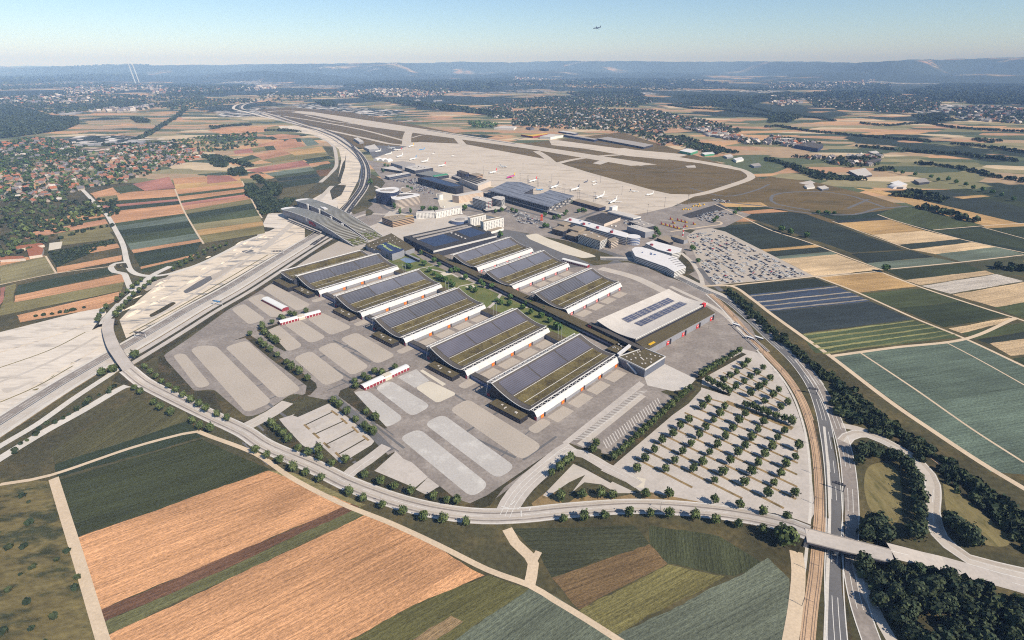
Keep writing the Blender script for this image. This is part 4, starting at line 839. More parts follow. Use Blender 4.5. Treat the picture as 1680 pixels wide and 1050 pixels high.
# the gallery (spine) along the garden
t,P,h=bld('gallery','very long low gallery with brown planted roof running beside the garden','gallery',[(688,409),(697,406),(1052,571),(1040,580)],7,'wall_black','sedum_dark',bands=1,band='blue_glass',gap=.35)
b=MB()
for k in range(14):
    q=Vector(P[0]).lerp(Vector(P[3]),(k+.5)/14)+Vector((2,2)); b.box((q.x,q.y,7.7),(2,1.6,.8),HA)
b.build('skylight',M['roof_dark'],t)
t,P,h=bld('gate_block','tall dark block with red sign where the gallery meets the grey roofed hall','gallery',g4([(128,480),(160,465),(620,690),(590,705)]),11,'wall_black','roof_dark')
b=MB(); p=Vector(P[0]).lerp(Vector(P[3]),.04); b.box((p.x-.5,p.y-.8,8),(6,.6,3.5),math.atan2(P[3][1]-P[0][1],P[3][0]-P[0][0])); b.build('sign',M['dark_red'],t)
# flat black hall with blue solar fields
k6=zz(600,260,5.833)
t,P,h=bld('flat_roofed_hall','flat black hall with white front fascia and two blue solar fields','exhibition hall',k6([(360,750),(975,618),(1250,738),(645,885)]),14,'wall_dark','roof_black')
patch(t,k6([(515,785),(740,725),(900,785),(660,845)]),14,'solar_blue','solar_panel'); patch(t,k6([(870,700),(1000,660),(1150,715),(1000,755)]),14,'solar_blue','solar_panel')
for L in ([(440,750),(960,640),(980,646),(455,758)],[(480,775),(1000,650),(1015,656),(495,783)]): patch(t,k6(L),14,'roof_grey','roof_duct',1.6,1.4)
for p in [(820,715),(860,728),(885,740),(915,755),(950,768)]:
    patch(t,k6([(p[0]-12,p[1]),(p[0],p[1]-5),(p[0]+12,p[1]),(p[0],p[1]+5)]),14,'roof_light','skylight',1.2,1)
A_,B_=Vector(P[3]),Vector(P[2]); d=(B_-A_).normalized(); b=MB(); m=(A_+B_)/2+Vector((d.y,-d.x))*.6; b.box((m.x,m.y,12.6),((B_-A_).length,1,3.2),math.atan2(d.y,d.x)); b.build('fascia',M['white_metal'],t)
A_,B_=Vector(P[0]),Vector(P[3]); b=MB()
for k in range(24):
    p=A_.lerp(B_,(k+.5)/24); b.box((p.x-.25,p.y-.25,6.5),(1.2,.5,11),math.atan2((B_-A_).y,(B_-A_).x))
b.build('facade_fins',M['navy'],t)
# entrance roof of the fair with blue panel roof and pale lettering
k7=zz(600,380,10.5)
t,P,h=bld('entrance_hall','wide brown roofed entrance hall with a grid of small pale skylights','entrance hall',[(604,405)]+k7([(0,215),(440,30),(840,280),(690,330),(250,330)]),9,'wall_grey','sedum_dark')
for i in range(7):
    for j in range(3):
        p=k7([(60+i*72+j*42,232-i*24+j*42)])[0]; w=G(p[0],p[1],9.5); b=MB(); b.box((w.x-t.location.x,w.y-t.location.y,9.7),(2,1.6,.7),HA); b.build('skylight',M['roof_light'],t)
t,P,h=bld('blue_entrance_roof','blue sloping roof with pale green lettering over the fair entrance','entrance roof',k7([(190,255),(340,185),(660,305),(600,340),(450,385)]),13,'wall_grey','navy')
for txt,L,s in (('Messe',[(250,225),(430,335)],7.5),('Stuttgart',[(365,200),(590,295)],6.0)):
    a=G(*k7([L[0]])[0],13.5); c=G(*k7([L[1]])[0],13.5); cu=bpy.data.curves.new('lettering','FONT'); cu.body=txt; cu.size=s; cu.extrude=.12; cu.align_x='LEFT'
    o=bpy.data.objects.new('tmp',cu); COL.objects.link(o); bpy.context.view_layer.update(); me=bpy.data.meshes.new_from_object(o.evaluated_get(bpy.context.evaluated_depsgraph_get())); bpy.data.objects.remove(o)
    me.materials.clear(); me.materials.append(M['lime']); wx=max(v.co.x for v in me.vertices); k=(c-a).length/wx
    for v in me.vertices: v.co.x*=k; v.co.y*=1.25
    link('lettering',me,t,(a.x-t.location.x,a.y-t.location.y,13.55),math.atan2((c-a).y,(c-a).x))
t,P,h=bld('garden_wall','dark wall around the sunken pond court','wall',k7([(640,360),(690,370),(940,475),(915,492)]),4,'wall_black','wall_grey')
# ================================================================== MOTORWAY PARKING STRUCTURE
zk=zz(440,300,7.636)
def finger(n0,n1,f1,hs,label,sign):
    a,b_=G(*n0),G(*n1); ax=(b_-a); L=ax.length; ax.normalize(); nr=Vector((-ax.y,ax.x,0)); w=abs((G(*f1)-b_).dot(nr)); rz=math.atan2(ax.y,ax.x)
    t=empty('parking_bridge',a,rz,label,'parking bridge','planted parking bridges over the motorway')
    hz=lambda u: float(np.interp(u,[0,.15,.3,.45,.6,.75,.88,1],hs))
    lo_=lambda u: float(np.interp(u,[0,.55,.8,1],[6.8,6.5,3,0]))
    us=np.linspace(0,1,25); bw,br,bt,bb=MB(),MB(),MB(),MB()
    for u,v in zip(us[:-1],us[1:]):
        x0,x1=u*L,v*L
        for y,s in ((0,1),(w,-1)):
            q=[(x0,y,lo_(u)),(x1,y,lo_(v)),(x1,y,hz(v)),(x0,y,hz(u))]; bw.face(q if s>0 else q[::-1],0,[(p[0],p[2]) for p in (q if s>0 else q[::-1])])
        bb.face([(x0,w,lo_(u)),(x1,w,lo_(v)),(x1,0,lo_(v)),(x0,0,lo_(u))])
        br.face([(x0,-1,hz(u)+.3),(x1,-1,hz(v)+.3),(x1,w+1,hz(v)+.3),(x0,w+1,hz(u)+.3)],0,[(0,x0),(0,x1),(w,x1),(w,x0)])
        for y in (-1.2,w+1.2): bt.tube((x0,y,hz(u)+.5),(x1,y,hz(v)+.5),.7,4)
    bw.face([(0,0,lo_(0)),(0,0,hz(0)),(0,w,hz(0)),(0,w,lo_(0))])
    bw.build('wall',M['louvre'],t); bb.build('deck',M['concrete'],t); br.build('roof',M['slat'],t); bt.build('roof_edge',M['white_metal'],t)
    b=MB(); b.prism([(L*.80,1),(L*.99,1),(L*.99,w-1),(L*.80,w-1)],0,.6)
    for i in range(46):
        x=L*random.uniform(.90,.995); y=random.uniform(2,w-2); b.box((x,y,hz(x/L)+1),(random.choice((1.2,5)),random.choice((1.2,4)),1))
    b.build('planted_terrace',M['lush_grass'],t)
    for u in (.03,.27,.5,.72):
        b=MB()
        for y in (3,w-3): b.tube((u*L,y,0),(u*L-2,y,lo_(u)),1.4,6)
        b.build('pier',M['concrete'],t)
    b=MB(); b.prism([(-14,2),(0,-1),(0,w+1),(-12,w-3),(-18,w*.5)],hz(0)-2.2,hz(0)+.2,0,0,True); b.build('end_canopy',M['roof_white'],t)
    if sign:
        cu=bpy.data.curves.new('sign','FONT'); cu.body='BOSCH'; cu.size=11; cu.extrude=.35
        o=bpy.data.objects.new('tmp',cu); COL.objects.link(o); bpy.context.view_layer.update(); me=bpy.data.meshes.new_from_object(o.evaluated_get(bpy.context.evaluated_depsgraph_get())); bpy.data.objects.remove(o)
        me.materials.clear(); me.materials.append(M['red']); k=29/max(v.co.x for v in me.vertices)
        for v in me.vertices: x,y,z=v.co; v.co=(x*k,-z-.35,y*.95)
        s=link('sign',me,t,(L*.415,-.2,hz(.46)-11.3)); s.rotation_euler=(0,R(3.5),0)
        b=MB(); b.tube((L*.385,-.2,hz(.4)-4.5),(L*.385,-.7,hz(.4)-4.5),4.2,16,cap=True); b.build('round_emblem',M['roof_white'],t)
        b=MB()
        for k in range(10): b.box((L*(.53+.009*k),-.35,hz(.55)-5.5-.35*k),(1.4,.5,random.uniform(2,4.5)))
        b.build('small_lettering',M['roof_white'],t)
        b=MB(); b.prism([(L*.14,-9),(L*.62,-9),(L*.62,-5.5),(L*.14,-5.5)],5.4,6.6,0,0,True); b.tube((L*.14,-9,7.6),(L*.62,-9,7.6),.15,4); b.build('footbridge',M['concrete'],t)
    else:
        for u in (.2,.38,.55,.7):
            b=MB()
            for k in range(2): b.tube((u*L+k*5,-3,0),(u*L+k*5,-3,hz(u)+3-4*(u>.5)),2.1,8,cap=True)
            b.build('stair_tower',M['white_metal'],t)
        b=MB(); b.prism([(L*.33,8),(L*.41,6),(L*.42,13),(L*.36,16)],hz(.36)+.6,hz(.36)+2.4); b.build('roof_pavilion',M['roof_white'],t)
        b=MB(); b.tube((L*.84,w*.4,hz(.84)+.8),(L*.87,w*.6,hz(.87)+.8),.8,5); b.build('roof_ornament',M['line'],t)
    return t
finger(zk([(195,432)])[0],zk([(1080,800)])[0],zk([(1222,742)])[0],[18,21,22,22,19,13.5,7,1],'near one of two arched parking bridges, ribbed green roof and red lettering on its wall',True)
finger(zk([(372,318)])[0],zk([(1252,722)])[0],zk([(1378,656)])[0],[18,21,22,22,19,13.5,7,1],'far one of two arched parking bridges over the motorway, with white stair towers',False)
sheet('plaza',zk([(1070,800),(1230,740),(1260,720),(1380,655),(1540,630),(1180,800)]),M['pavement'],.13)
# ================================================================== AIRPORT TOWN
k6=zz(600,260,5.833); kb=zz(800,260,5.832); ke=zz(900,320,5.832); kt=zz(780,260,7.636); kn=zz(780,190,7.636); kg=zz(840,60,3.888); kh=zz(1260,60,3.888); ko=zz(600,280,13.1); k9=zz(1040,320,8.4)
def smooth_px(L,n=3): return [tuple(v) for v in rounded(L,30,n)]
t,P,h=bld('oval_office','tall dark oval office tower block with white roof ring, left of its twin','office building',smooth_px(ko([(205,420),(260,395),(450,370),(650,355),(735,385),(700,440),(560,480),(330,470),(215,440)])),31,'navy','roof_white',bands=8,band='glass',parapet='roof_white')
patch(t,ko([(300,420),(560,395),(640,410),(560,450),(330,445)]),31,'roof_grey','roof_court'); kit(t,P,h,3,3,'roof_light')
t,P,h=bld('oval_office','lower oval office block with white bands and horseshoe roof ring','office building',smooth_px(ko([(535,560),(580,520),(720,495),(1000,490),(1150,500),(1170,525),(1130,545),(850,600),(640,630),(560,610)])),21,'wall_cream','roof_white',bands=7,band='wall_black',parapet='roof_white')
patch(t,ko([(650,560),(700,515),(1000,505),(1040,515),(760,560)]),21,'roof_dark','roof_court'); kit(t,P,h,3,3,'roof_grey')
t,P,h=bld('oval_office','brown roofed rear lobe behind the two oval office blocks','office building',smooth_px(ko([(740,380),(830,355),(960,390),(985,430),(960,460),(760,480)])),17,'wall_cream','roof_tan',bands=5,band='wall_black',parapet='roof_white')
t,P,h=bld('office_building','brown banded office block with yellow rooftop letters, on the pale square','office building',k6([(155,565),(330,542),(460,558),(255,602)]),14,'wall_tan','roof_tan',bands=4,band='wall_black',parapet='roof_tan'); kit(t,P,h,4,3,'roof_grey')
b=MB()
for i in range(7):
    q=k6([(385+i*10,556-i*1.6)])[0]; w=G(q[0],q[1],15); b.box((w.x-t.location.x,w.y-t.location.y,15.6),(1.6,.5,2.4))
b.build('rooftop_letters',M['yellow'],t)
def wins(t,P,i,j,h0,h1,r,c,wx=1.3,wz=1.6,m='glass'):
    windows(t,P[i],P[j],h0,h1,r,c,wx,wz,m)
def ccw(P):
    return P if sum(P[i][0]*P[(i+1)%len(P)][1]-P[(i+1)%len(P)][0]*P[i][1] for i in range(len(P)))>0 else P[::-1]
t,P,h=bld('hotel','low white hotel wing with square windows, left half of the bent pair','hotel',k6([(482,522),(660,514),(655,498),(492,506)]),14,'wall_white','roof_light'); wins(t,P,0,1,1,13,4,13)
t,P,h=bld('hotel','low white hotel wing with square windows, right half of the bent pair','hotel',k6([(668,517),(917,470),(900,452),(664,498)]),14,'wall_white','roof_light'); wins(t,P,0,1,1,13,4,16); kit(t,P,h,2,4,'roof_white')
c=G(*k6([(712,340)])[0],14); t=empty('storage_tank',(c.x,c.y,0),0,'white round storage tank standing on pale sandy ground','tank')
b=MB(); b.prism([(7.5*math.cos(i*.262),7.5*math.sin(i*.262)) for i in range(24)],0,14); b.build('shell',M['wall_white'],t); b=MB(); b.prism([(7.7*math.cos(i*.262),7.7*math.sin(i*.262)) for i in range(24)],14,14.5); b.build('lid',M['roof_grey'],t)
t,P,h=bld('hotel','long pinkish beige hotel slab behind the dark glass office','hotel',k6([(828,352),(890,362),(1125,320),(1085,303)]),18,'wall_cream','roof_light',bands=6,band='wall_tan',gap=.4)
t,P,h=bld('office_building','dark glass office with rounded red and white striped corner, left block','office building',k6([(1022,376),(1060,362),(1190,382),(1210,395),(1200,408),(1150,414),(1115,402)]),24,'wall_white','roof_light',bands=7,band='glass',gap=.6); kit(t,P,h,3,3)
A_,B_=Vector(P[-1][:2]),Vector(P[-2][:2]); b=MB(); b.box((*(A_+Vector((0,-.3))),12),(1,.8,25)); b.build('white_fin',M['white_paint'],t)
b=MB()
for k in range(6):
    for i in (3,4,5):
        q=Vector(P[i-1][:2]).lerp(Vector(P[i][:2]),.5); b.box((q.x,q.y-.2,3.4*k+4.5),(2,.5,.8))
b.build('red_panels',M['red'],t)
t,P,h=bld('office_building','dark glass office with red and white corner, right block of the pair','office building',k6([(1205,372),(1260,358),(1325,366),(1333,380),(1300,402),(1225,384)]),22,'wall_white','roof_light',bands=7,band='glass',gap=.6); kit(t,P,h,3,3)
t,P,h=bld('podium','low dark shopping podium under the red cornered offices','podium',k6([(1115,478),(1200,462),(1330,450),(1350,462),(1335,478),(1150,500)]),5,'wall_black','roof_light')
t,P,h=bld('hotel','white dotted front wing of the U shaped hotel by the black hall','hotel',k6([(1098,600),(1128,613),(1320,573),(1290,561)]),20,'wall_white','roof_tan',parapet='wall_white'); Q=P; wins(t,P,1,2,1,19,6,12); wins(t,P,0,1,1,19,6,3)
t,P,h=bld('hotel','white dotted rear wing of the U shaped hotel, next to blue pavilion','hotel',k6([(975,562),(1003,576),(1150,544),(1125,530)]),18,'wall_white','roof_tan',parapet='wall_white'); wins(t,P,1,2,1,17,6,9); wins(t,P,0,1,1,17,6,3)
t,P,h=bld('hotel','bluish end link closing the courtyard of the U shaped hotel','hotel',k6([(1150,544),(1125,530),(1160,525),(1290,561),(1262,567)]),17,'wall_white','roof_tan')
t,P,h=bld('hotel_canopy','low white entrance canopy in front of the U shaped hotel','canopy',k6([(1160,690),(1200,700),(1320,665),(1270,655)]),5,'wall_white','roof_tan')
c=G(*k6([(905,585)])[0],7); t=empty('round_pavilion',(c.x,c.y,0),0,'low round pale blue pavilion with a disc on its roof','pavilion')
for r,za,zb_,m,nm in ((21,0,7,'blue_glass','wall'),(21.4,7,7.6,'roof_light','roof'),(11,7.6,8.6,'roof_grey','roof_disc')):
    b=MB(); b.prism([(r*math.cos(i*.196),r*math.sin(i*.196)) for i in range(32)],za,zb_); b.build(nm,M[m],t)
t,P,h=bld('black_hall','long black clad hall with rounded end and slatted blue solar roof','car park building',k6([(497,186),(560,172),(640,178),(932,258),(934,272),(910,284),(860,285),(815,276)]),17,'wall_black','roof_black')
patch(t,k6([(510,184),(820,270),(915,262),(640,182)]),17,'solar_blue','solar_panel')
t,P,h=bld('terrace_office','stepped office with long black roof strips and white gable','office building',k6([(895,188),(1000,170),(1197,215),(1075,262)]),15,'wall_cream','roof_light')
for i in range(4): patch(t,k6([(905+i*28,190-i*5),(1060+i*28,246-i*11),(1078+i*28,240-i*11),(922+i*28,185-i*5)]),15,'roof_black','roof_strip',1.4,1.2)
t,P,h=bld('office_building','narrow white edged car deck left of the stepped office','car deck',k6([(822,168),(850,160),(1050,232),(1020,245)]),7,'wall_dark','roof_grey')
t,P,h=bld('control_building','dark green glass block behind the stepped office, facing the apron','office building',k6([(872,122),(905,112),(990,138),(960,152)]),15,'navy','roof_dark',bands=5)
t,P,h=bld('brick_block','orange brown block at the edge of the apron','building',k6([(990,150),(1060,136),(1122,152),(1060,168)]),10,'wall_tan','roof_tan',bands=2)
t,P,h=bld('cargo_shed','large pale shed with sloping roof and dark front, by the apron','shed',k6([(372,84),(520,58),(645,88),(470,116)]),11,'wall_dark','roof_light'); kit(t,P,h,10,3,'roof_dark')
t,P,h=bld('cargo_shed','grey flat shed beside the white rounded hangar','shed',k6([(240,42),(350,24),(475,48),(350,74)]),9,'wall_grey','roof_grey')
t,P,h=bld('car_deck','flat striped grey car deck north of the black hall','car deck',k6([(480,146),(620,116),(795,160),(660,178)]),8,'wall_dark','slat',bands=2)
patch(t,k6([(640,166),(770,146),(790,156),(655,178)]),8,'green_paint','green_strip',1.5,1.3)
t,P,h=bld('low_office','grey roofed low office among trees, north of the parking yard','office building',k6([(145,92),(262,74),(352,124),(235,106)]),8,'wall_dark','roof_light')
t,P,h=bld('low_office','long blue windowed office with white stair block beside the car yard','office building',k6([(185,166),(400,130),(432,141),(225,180)]),9,'wall_blue','roof_light',bands=2); kit(t,P,h,4,3,'roof_white')
t=empty('rounded_hangar',G(*k6([(190,25)])[0]),R(-25),'white hangar with three rounded bays near the motorway','hangar')
for i in range(3):
    b=MB(); n=10
    for k in range(n):
        a0,a1=math.pi*k/n,math.pi*(k+1)/n; b.face([(i*24-36+11*math.cos(a0),-14,9*math.sin(a0)),(i*24-36+11*math.cos(a0),14,9*math.sin(a0)),(i*24-36+11*math.cos(a1),14,9*math.sin(a1)),(i*24-36+11*math.cos(a1),-14,9*math.sin(a1))])
    for y in (-14,14): b.face([(i*24-36+11*math.cos(math.pi*k/n),y,9*math.sin(math.pi*k/n)) for k in range(n+1)])
    b.build('bay',M['roof_white'],t)
for L,l in (([(460,170),(600,135),(660,195),(530,205)],'grey flat hangar beside the western apron'),([(325,55),(380,45),(455,95),(400,105)],'small white roofed shed beside the motorway curve'),([(690,150),(720,140),(740,150)],'')):
    if l: t,P,h=bld('hangar',l,'hangar',zz(540,220,8.075)(L),9,'wall_grey','roof_light')
# terminal
RT=kt([(158,400),(395,290),(570,294),(755,362),(590,438),(735,455),(850,432),(930,394),(1238,468),(922,608)])
t=empty('terminal_hall',G(870,322),0,'airport terminal under a huge blue grey panelled roof with a square notch','airport terminal')
hh=lambda p:17+5*(p[1]-300)/40*0
W_=[G(p[0],p[1],18) for p in RT]; lc=[(w.x-t.location.x,w.y-t.location.y) for w in W_]; d=(W_[9]-W_[0]).normalized(); nn=Vector((-d.y,d.x,0))
b=MB(); b.prism(lc,17.2,18.2,bottom=True); b.uv=[(Vector(v).dot(nn),Vector(v).dot(d)) for v in b.v]; b.build('roof',M['roof_panel'],t)
b=MB(); b.prism(ring(lc,-6),0,17.2); b.build('wall',M['wall_dark'],t)
b=MB(); lp=[(G(*p,17).x-t.location.x,G(*p,17).y-t.location.y) for p in kt([(158,402),(922,610),(940,640),(170,425)])]
for i in range(30):
    u=Vector(lp[0]).lerp(Vector(lp[1]),(i+.5)/30); b.tube((u.x+1,u.y+3,0),(u.x,u.y+1,17),.35,4)
for i in range(16):
    u=Vector(lc[9]).lerp(Vector(lc[8]),(i+.5)/16); b.tube((u.x-3,u.y+1,0),(u.x-.6,u.y,17),.5,4)
b.build('column',M['light_steel'],t)
b=MB(); 
for i in range(12):
    u=Vector(lc[9]).lerp(Vector(lc[8]),(i+.5)/12); b.box((u.x-4,u.y+1.5,4+i%3*4),(7,1,3),.7)
b.build('curtain_wall',M['roof_light'],t)
t,P,h=bld('drop_off_viaduct','long raised drop off road in front of the terminal','viaduct',kt([(100,430),(160,425),(1090,690),(1050,705)]),6,'wall_dark','roof_grey',parapet='concrete')
t,P,h=bld('terminal_wing','flat dark fronted terminal wing with white end wall, right of the main roof','airport terminal',kb([(815,402),(870,385),(1130,458),(1068,472)]),9,'navy','roof_tan',bands=2)
t,P,h=bld('dark_roof_hall','square hall with plain dark brown roof behind the white terraced office','hall',kb([(938,570),(1098,520),(1272,564),(1115,626)]),7,'wall_cream','roof_black')
t,P,h=bld('white_shed','long white service shed on the apron edge','shed',kb([(1148,508),(1215,495),(1468,555),(1395,572)]),8,'wall_white','roof_light',bands=1,band='wall_blue')
t,P,h=bld('white_block','white square block rising at the end of the service shed','building',kb([(1165,462),(1215,448),(1245,455),(1195,470)]),13,'wall_white','roof_white')
t,P,h=bld('workshop','dark grey workshop with white roof sheets behind the white shed','workshop',kb([(1355,602),(1450,585),(1610,640),(1510,662)]),7,'wall_dark','roof_grey'); kit(t,P,h,5,5,'roof_light')
t,P,h=bld('workshop','tall grey workshop with white gable and roof pipes','workshop',kb([(1335,648),(1420,636),(1592,690),(1510,708)]),12,'wall_grey','roof_light')
b=MB()
for i in range(4): b.tube((P[0][0]+8+i*4,P[0][1]-3-i*3,12),(P[0][0]+8+i*4,P[0][1]-3-i*3,17),.5,6)
b.build('pipe',M['light_steel'],t)
# offices right of the pale bank
t,P,h=bld('grid_office','dark office with white checkered window grid and flat brown roof','office building',ke([(287,378),(395,346),(562,412),(492,442)]),17,'wall_black','roof_tan',parapet='roof_tan')
for k in range(6):
    b=MB(); o=ring(P,.25); n=len(o); z=k*17/6+.6
    for j in range(n): A,B=o[j],o[(j+1)%n]; b.face([(A.x,A.y,z),(B.x,B.y,z),(B.x,B.y,z+.9),(A.x,A.y,z+.9)])
    Lp=(Vector(P[0][:2])-Vector(P[3][:2])).length
    for (i,j) in ((0,3),(3,2)):
        A,B=Vector(P[i][:2]),Vector(P[j][:2]); d=(B-A).normalized(); nn=Vector((d.y,-d.x)); L=(B-A).length
        for c_ in range(int(L/5)):
            p=A+d*(c_*5+1.2+(k%2)*2.5)+nn*.2; b.box((p.x,p.y,z+1.6),(1.5,.3,1.5),math.atan2(d.y,d.x))
    b.build('white_grid',M['wall_white'],t)
kit(t,P,h,3,4)
t,P,h=bld('grid_office','small brown roofed annex of the checkered office','office building',ke([(565,424),(635,402),(670,426),(600,452)]),13,'wall_cream','roof_tan',bands=4,band='wall_black')
t,P,h=bld('terraced_office','dark terraced office with planted roof steps, upper left of the pair','office building',ke([(35,322),(110,290),(200,300),(215,320),(140,350)]),11,'wall_dark','roof_tan',bands=3); patch(t,ke([(85,285),(150,262),(215,280),(150,305)]),11,'roof_tan','roof_terrace',3.5,3.5)
t,P,h=bld('terraced_office','dark terraced office with planted roof steps, nearer one of the pair','office building',ke([(160,375),(250,335),(385,345),(370,362),(270,402)]),11,'wall_dark','roof_tan',bands=3); patch(t,ke([(190,335),(260,305),(360,330),(285,362)]),11,'roof_tan','roof_terrace',3.5,3.5)
t,P,h=bld('white_terraced_office','very long white terraced office with four dark stair towers and rounded blue glass end','office building',ke([(140,242),(205,214),(300,236),(560,310),(760,368),(745,408),(600,370),(440,325),(280,275)]),16,'wall_white','roof_white',bands=5,band='glass',gap=.4)
kit(t,P,h,5,3,'blue_glass')
for p in ((205,262),(335,302),(465,338),(600,380)):
    w=G(*ke([p])[0],12)-t.location; b=MB(); b.tube((w.x,w.y,0),(w.x,w.y,20),3.2,12,cap=True); b.build('stair_tower',M['dark_red'],t)
w=G(*ke([(810,398)])[0],14)-t.location; b=MB(); b.prism([(w.x+14*math.cos(i*.262),w.y+14*math.sin(i*.262)) for i in range(24)],0,14); e=b.build('glass_drum',M['blue_glass'],t)
b=MB(); b.prism([(w.x+14.3*math.cos(i*.262),w.y+14.3*math.sin(i*.262)) for i in range(24)],14,15); b.build('drum_roof',M['roof_white'],e)
for k in range(4):
    b=MB(); n=24
    for i in range(n):
        a0,a1=i*.262,(i+1)*.262; b.face([(w.x+14.2*math.cos(a0),w.y+14.2*math.sin(a0),1+k*3.3),(w.x+14.2*math.cos(a1),w.y+14.2*math.sin(a1),1+k*3.3),(w.x+14.2*math.cos(a1),w.y+14.2*math.sin(a1),2+k*3.3),(w.x+14.2*math.cos(a0),w.y+14.2*math.sin(a0),2+k*3.3)])
    b.build('white_band',M['wall_white'],e)
t,P,h=bld('white_terraced_office','white terraced office with rounded left end, rear wing nearest the gravel car park','office building',ke([(928,462),(1000,436),(1275,512),(1255,545),(1180,560),(1040,520)]),12,'wall_white','roof_white',bands=4,band='glass',gap=.4)
for p in ((985,492),(1155,545)):
    w=G(*ke([p])[0],10)-t.location; b=MB(); b.tube((w.x,w.y,0),(w.x,w.y,15),3,12,cap=True); b.build('stair_tower',M['dark_red'],t)
t,P,h=bld('white_terraced_office','white terraced office with stepped glazed right end, front wing beside the street','office building',ke([(795,520),(830,498),(900,500),(1010,532),(1225,602),(1315,690),(1205,735),(1130,690),(830,585)]),11,'wall_white','roof_white',bands=4,band='glass',gap=.4)
b=MB()
for i in range(5):
    a=G(*ke([(1150+i*20,610+i*18)])[0],11.6)-t.location; c=G(*ke([(1225+i*20,590+i*20)])[0],11.6)-t.location; b.tube((a.x,a.y,11.9),(c.x,c.y,11.9),.4,4)
b.build('roof_glazing_bar',M['steel'],t); kit(t,P,h,4,2.5,'blue_glass')
t,P,h=bld('boiler_house','low grey building under the red and white striped chimney','boiler house',k9([(512,570),(590,555),(748,605),(690,625)]),8,'wall_grey','roof_tan')
t,P,h=bld('brown_block','brown walled low block between white offices and the chimney','building',k9([(318,590),(460,555),(545,640),(480,655)]),6,'wall_black','roof_tan')
c=G(*k9([(668,588)])[0]); t=empty('chimney',c,0,'tall slim red and white striped chimney by the gravel car park','chimney')
for i in range(6):
    b=MB(); b.tube((0,0,i*4.2),(0,0,(i+1)*4.2),1.3-i*.08,10,1.3-(i+1)*.08,cap=True); b.build('shaft_section',M['red' if i%2 else 'white_paint'],t)
# hangars and halls across the field
for nm,l,c_,L,z,h,w,r in [('hangar','white gabled hangar on the far apron','hangar','kn',[(805,258),(940,228),(1100,242),(940,268)],11,'wall_white','roof_light'),('hangar','yellow roofed hall with red end on the far side of the runway','hall','kn',[(570,235),(690,240),(905,214),(900,228),(720,258)],8,'dark_red','yellow'),('hangar','long low building with dark blue glass front on the far apron','building','kn',[(1105,238),(1150,228),(1530,290),(1490,300)],9,'navy','roof_grey'),
 ('hangar','pale roofed hall by the line of poplars beyond the runway','hall','kn',[(230,148),(360,122),(515,135),(480,160)],9,'wall_white','roof_light'),('hangar','blue block with red sign behind the yellow hall','building','kn',[(630,145),(680,138),(740,148),(690,160)],9,'wall_blue','roof_dark'),('hangar','black block behind the yellow hall','building','kn',[(800,160),(840,152),(920,165),(880,172)],9,'wall_black','roof_black'),('hangar','long grey shed row behind the far apron','shed','kn',[(1040,195),(1100,185),(1290,215),(1240,225)],7,'navy','roof_light'),
 ('hangar','very long grey flat building right of the blue glass front','building','kg',[(545,650),(610,640),(900,690),(840,705)],8,'wall_dark','roof_grey'),('hangar','white hall with green front beside far taxiway','hall','kg',[(1070,728),(1115,714),(1186,728),(1140,742)],9,'green_paint','roof_white'),('hangar','small green and white hall among trees at end of the far apron','hall','kg',[(1208,742),(1280,734),(1292,746),(1230,754)],7,'green_paint','roof_white'),
 ('hangar','small pale hangar beside the dark trees','hangar','kg',[(1350,758),(1395,750),(1412,764),(1372,770)],6,'wall_grey','roof_light'),('hangar','small white hangar with greenish side','hangar','kg',[(1412,778),(1465,768),(1478,782),(1432,792)],7,'wall_white','roof_white'),('hangar','blue grey small hangar at the eastern fence','hangar','kg',[(1518,814),(1575,806),(1590,822),(1545,828)],6,'wall_blue','roof_grey'),
 ('hangar','white yellow roofed hall in the eastern sand yard','hall','kh',[(780,932),(830,918),(890,942),(835,952)],7,'wall_cream','roof_white'),('hangar','grey hangar near the avenue trees','hangar','kh',[(932,912),(1000,902),(1032,925),(965,932)],7,'wall_dark','roof_grey'),('hangar','pale low shed inside the eastern grass loop, left one','shed','kh',[(232,950),(285,936),(300,960),(250,965)],4,'wall_white','roof_light'),('hangar','pale low shed inside the eastern grass loop, right one','shed','kh',[(315,958),(362,950),(390,966),(345,975)],4,'wall_blue','roof_light'),
 ('hangar','row of works sheds with pale roofs beside the eastern sand yard','shed','kh',[(515,855),(620,838),(665,880),(590,895)],6,'wall_dark','roof_light'),('hangar','big dark block in the trees above the eastern yard','building','kh',[(170,690),(270,672),(355,690),(320,715)],14,'navy','roof_dark'),('hangar','dark grey block by the hedge above the eastern yard','building','kh',[(630,790),(690,780),(715,790),(680,805)],10,'navy','roof_dark'),('hangar','small glass block among the eastern trees','building','kh',[(640,735),(690,728),(710,740),(680,748)],9,'wall_blue','roof_light')]:
    t,P,h_=bld('works_hall' if c_=='hall' else ('shed' if c_=='shed' else ('works_building' if c_=='building' else 'hangar')),l,c_,globals()[L](z),h,w,r)
# arched hangar (east)
c=G(*kh([(840,972)])[0]); t=empty('arched_hangar',c,R(0),'arched white hangar with dark door, in front of the eastern sand yard','hangar'); b=MB()
for k in range(12):
    a0,a1=math.pi*k/12,math.pi*(k+1)/12; b.face([(20*math.cos(a0),0,9*math.sin(a0)),(20*math.cos(a0),26,9*math.sin(a0)),(20*math.cos(a1),26,9*math.sin(a1)),(20*math.cos(a1),0,9*math.sin(a1))])
b.face([(20*math.cos(math.pi*k/12),0,9*math.sin(math.pi*k/12)) for k in range(13)]); b.build('shell',M['roof_white'],t)
b=MB(); b.box((0,-.3,2.5),(18,.4,5)); b.build('door',M['steel'],t)
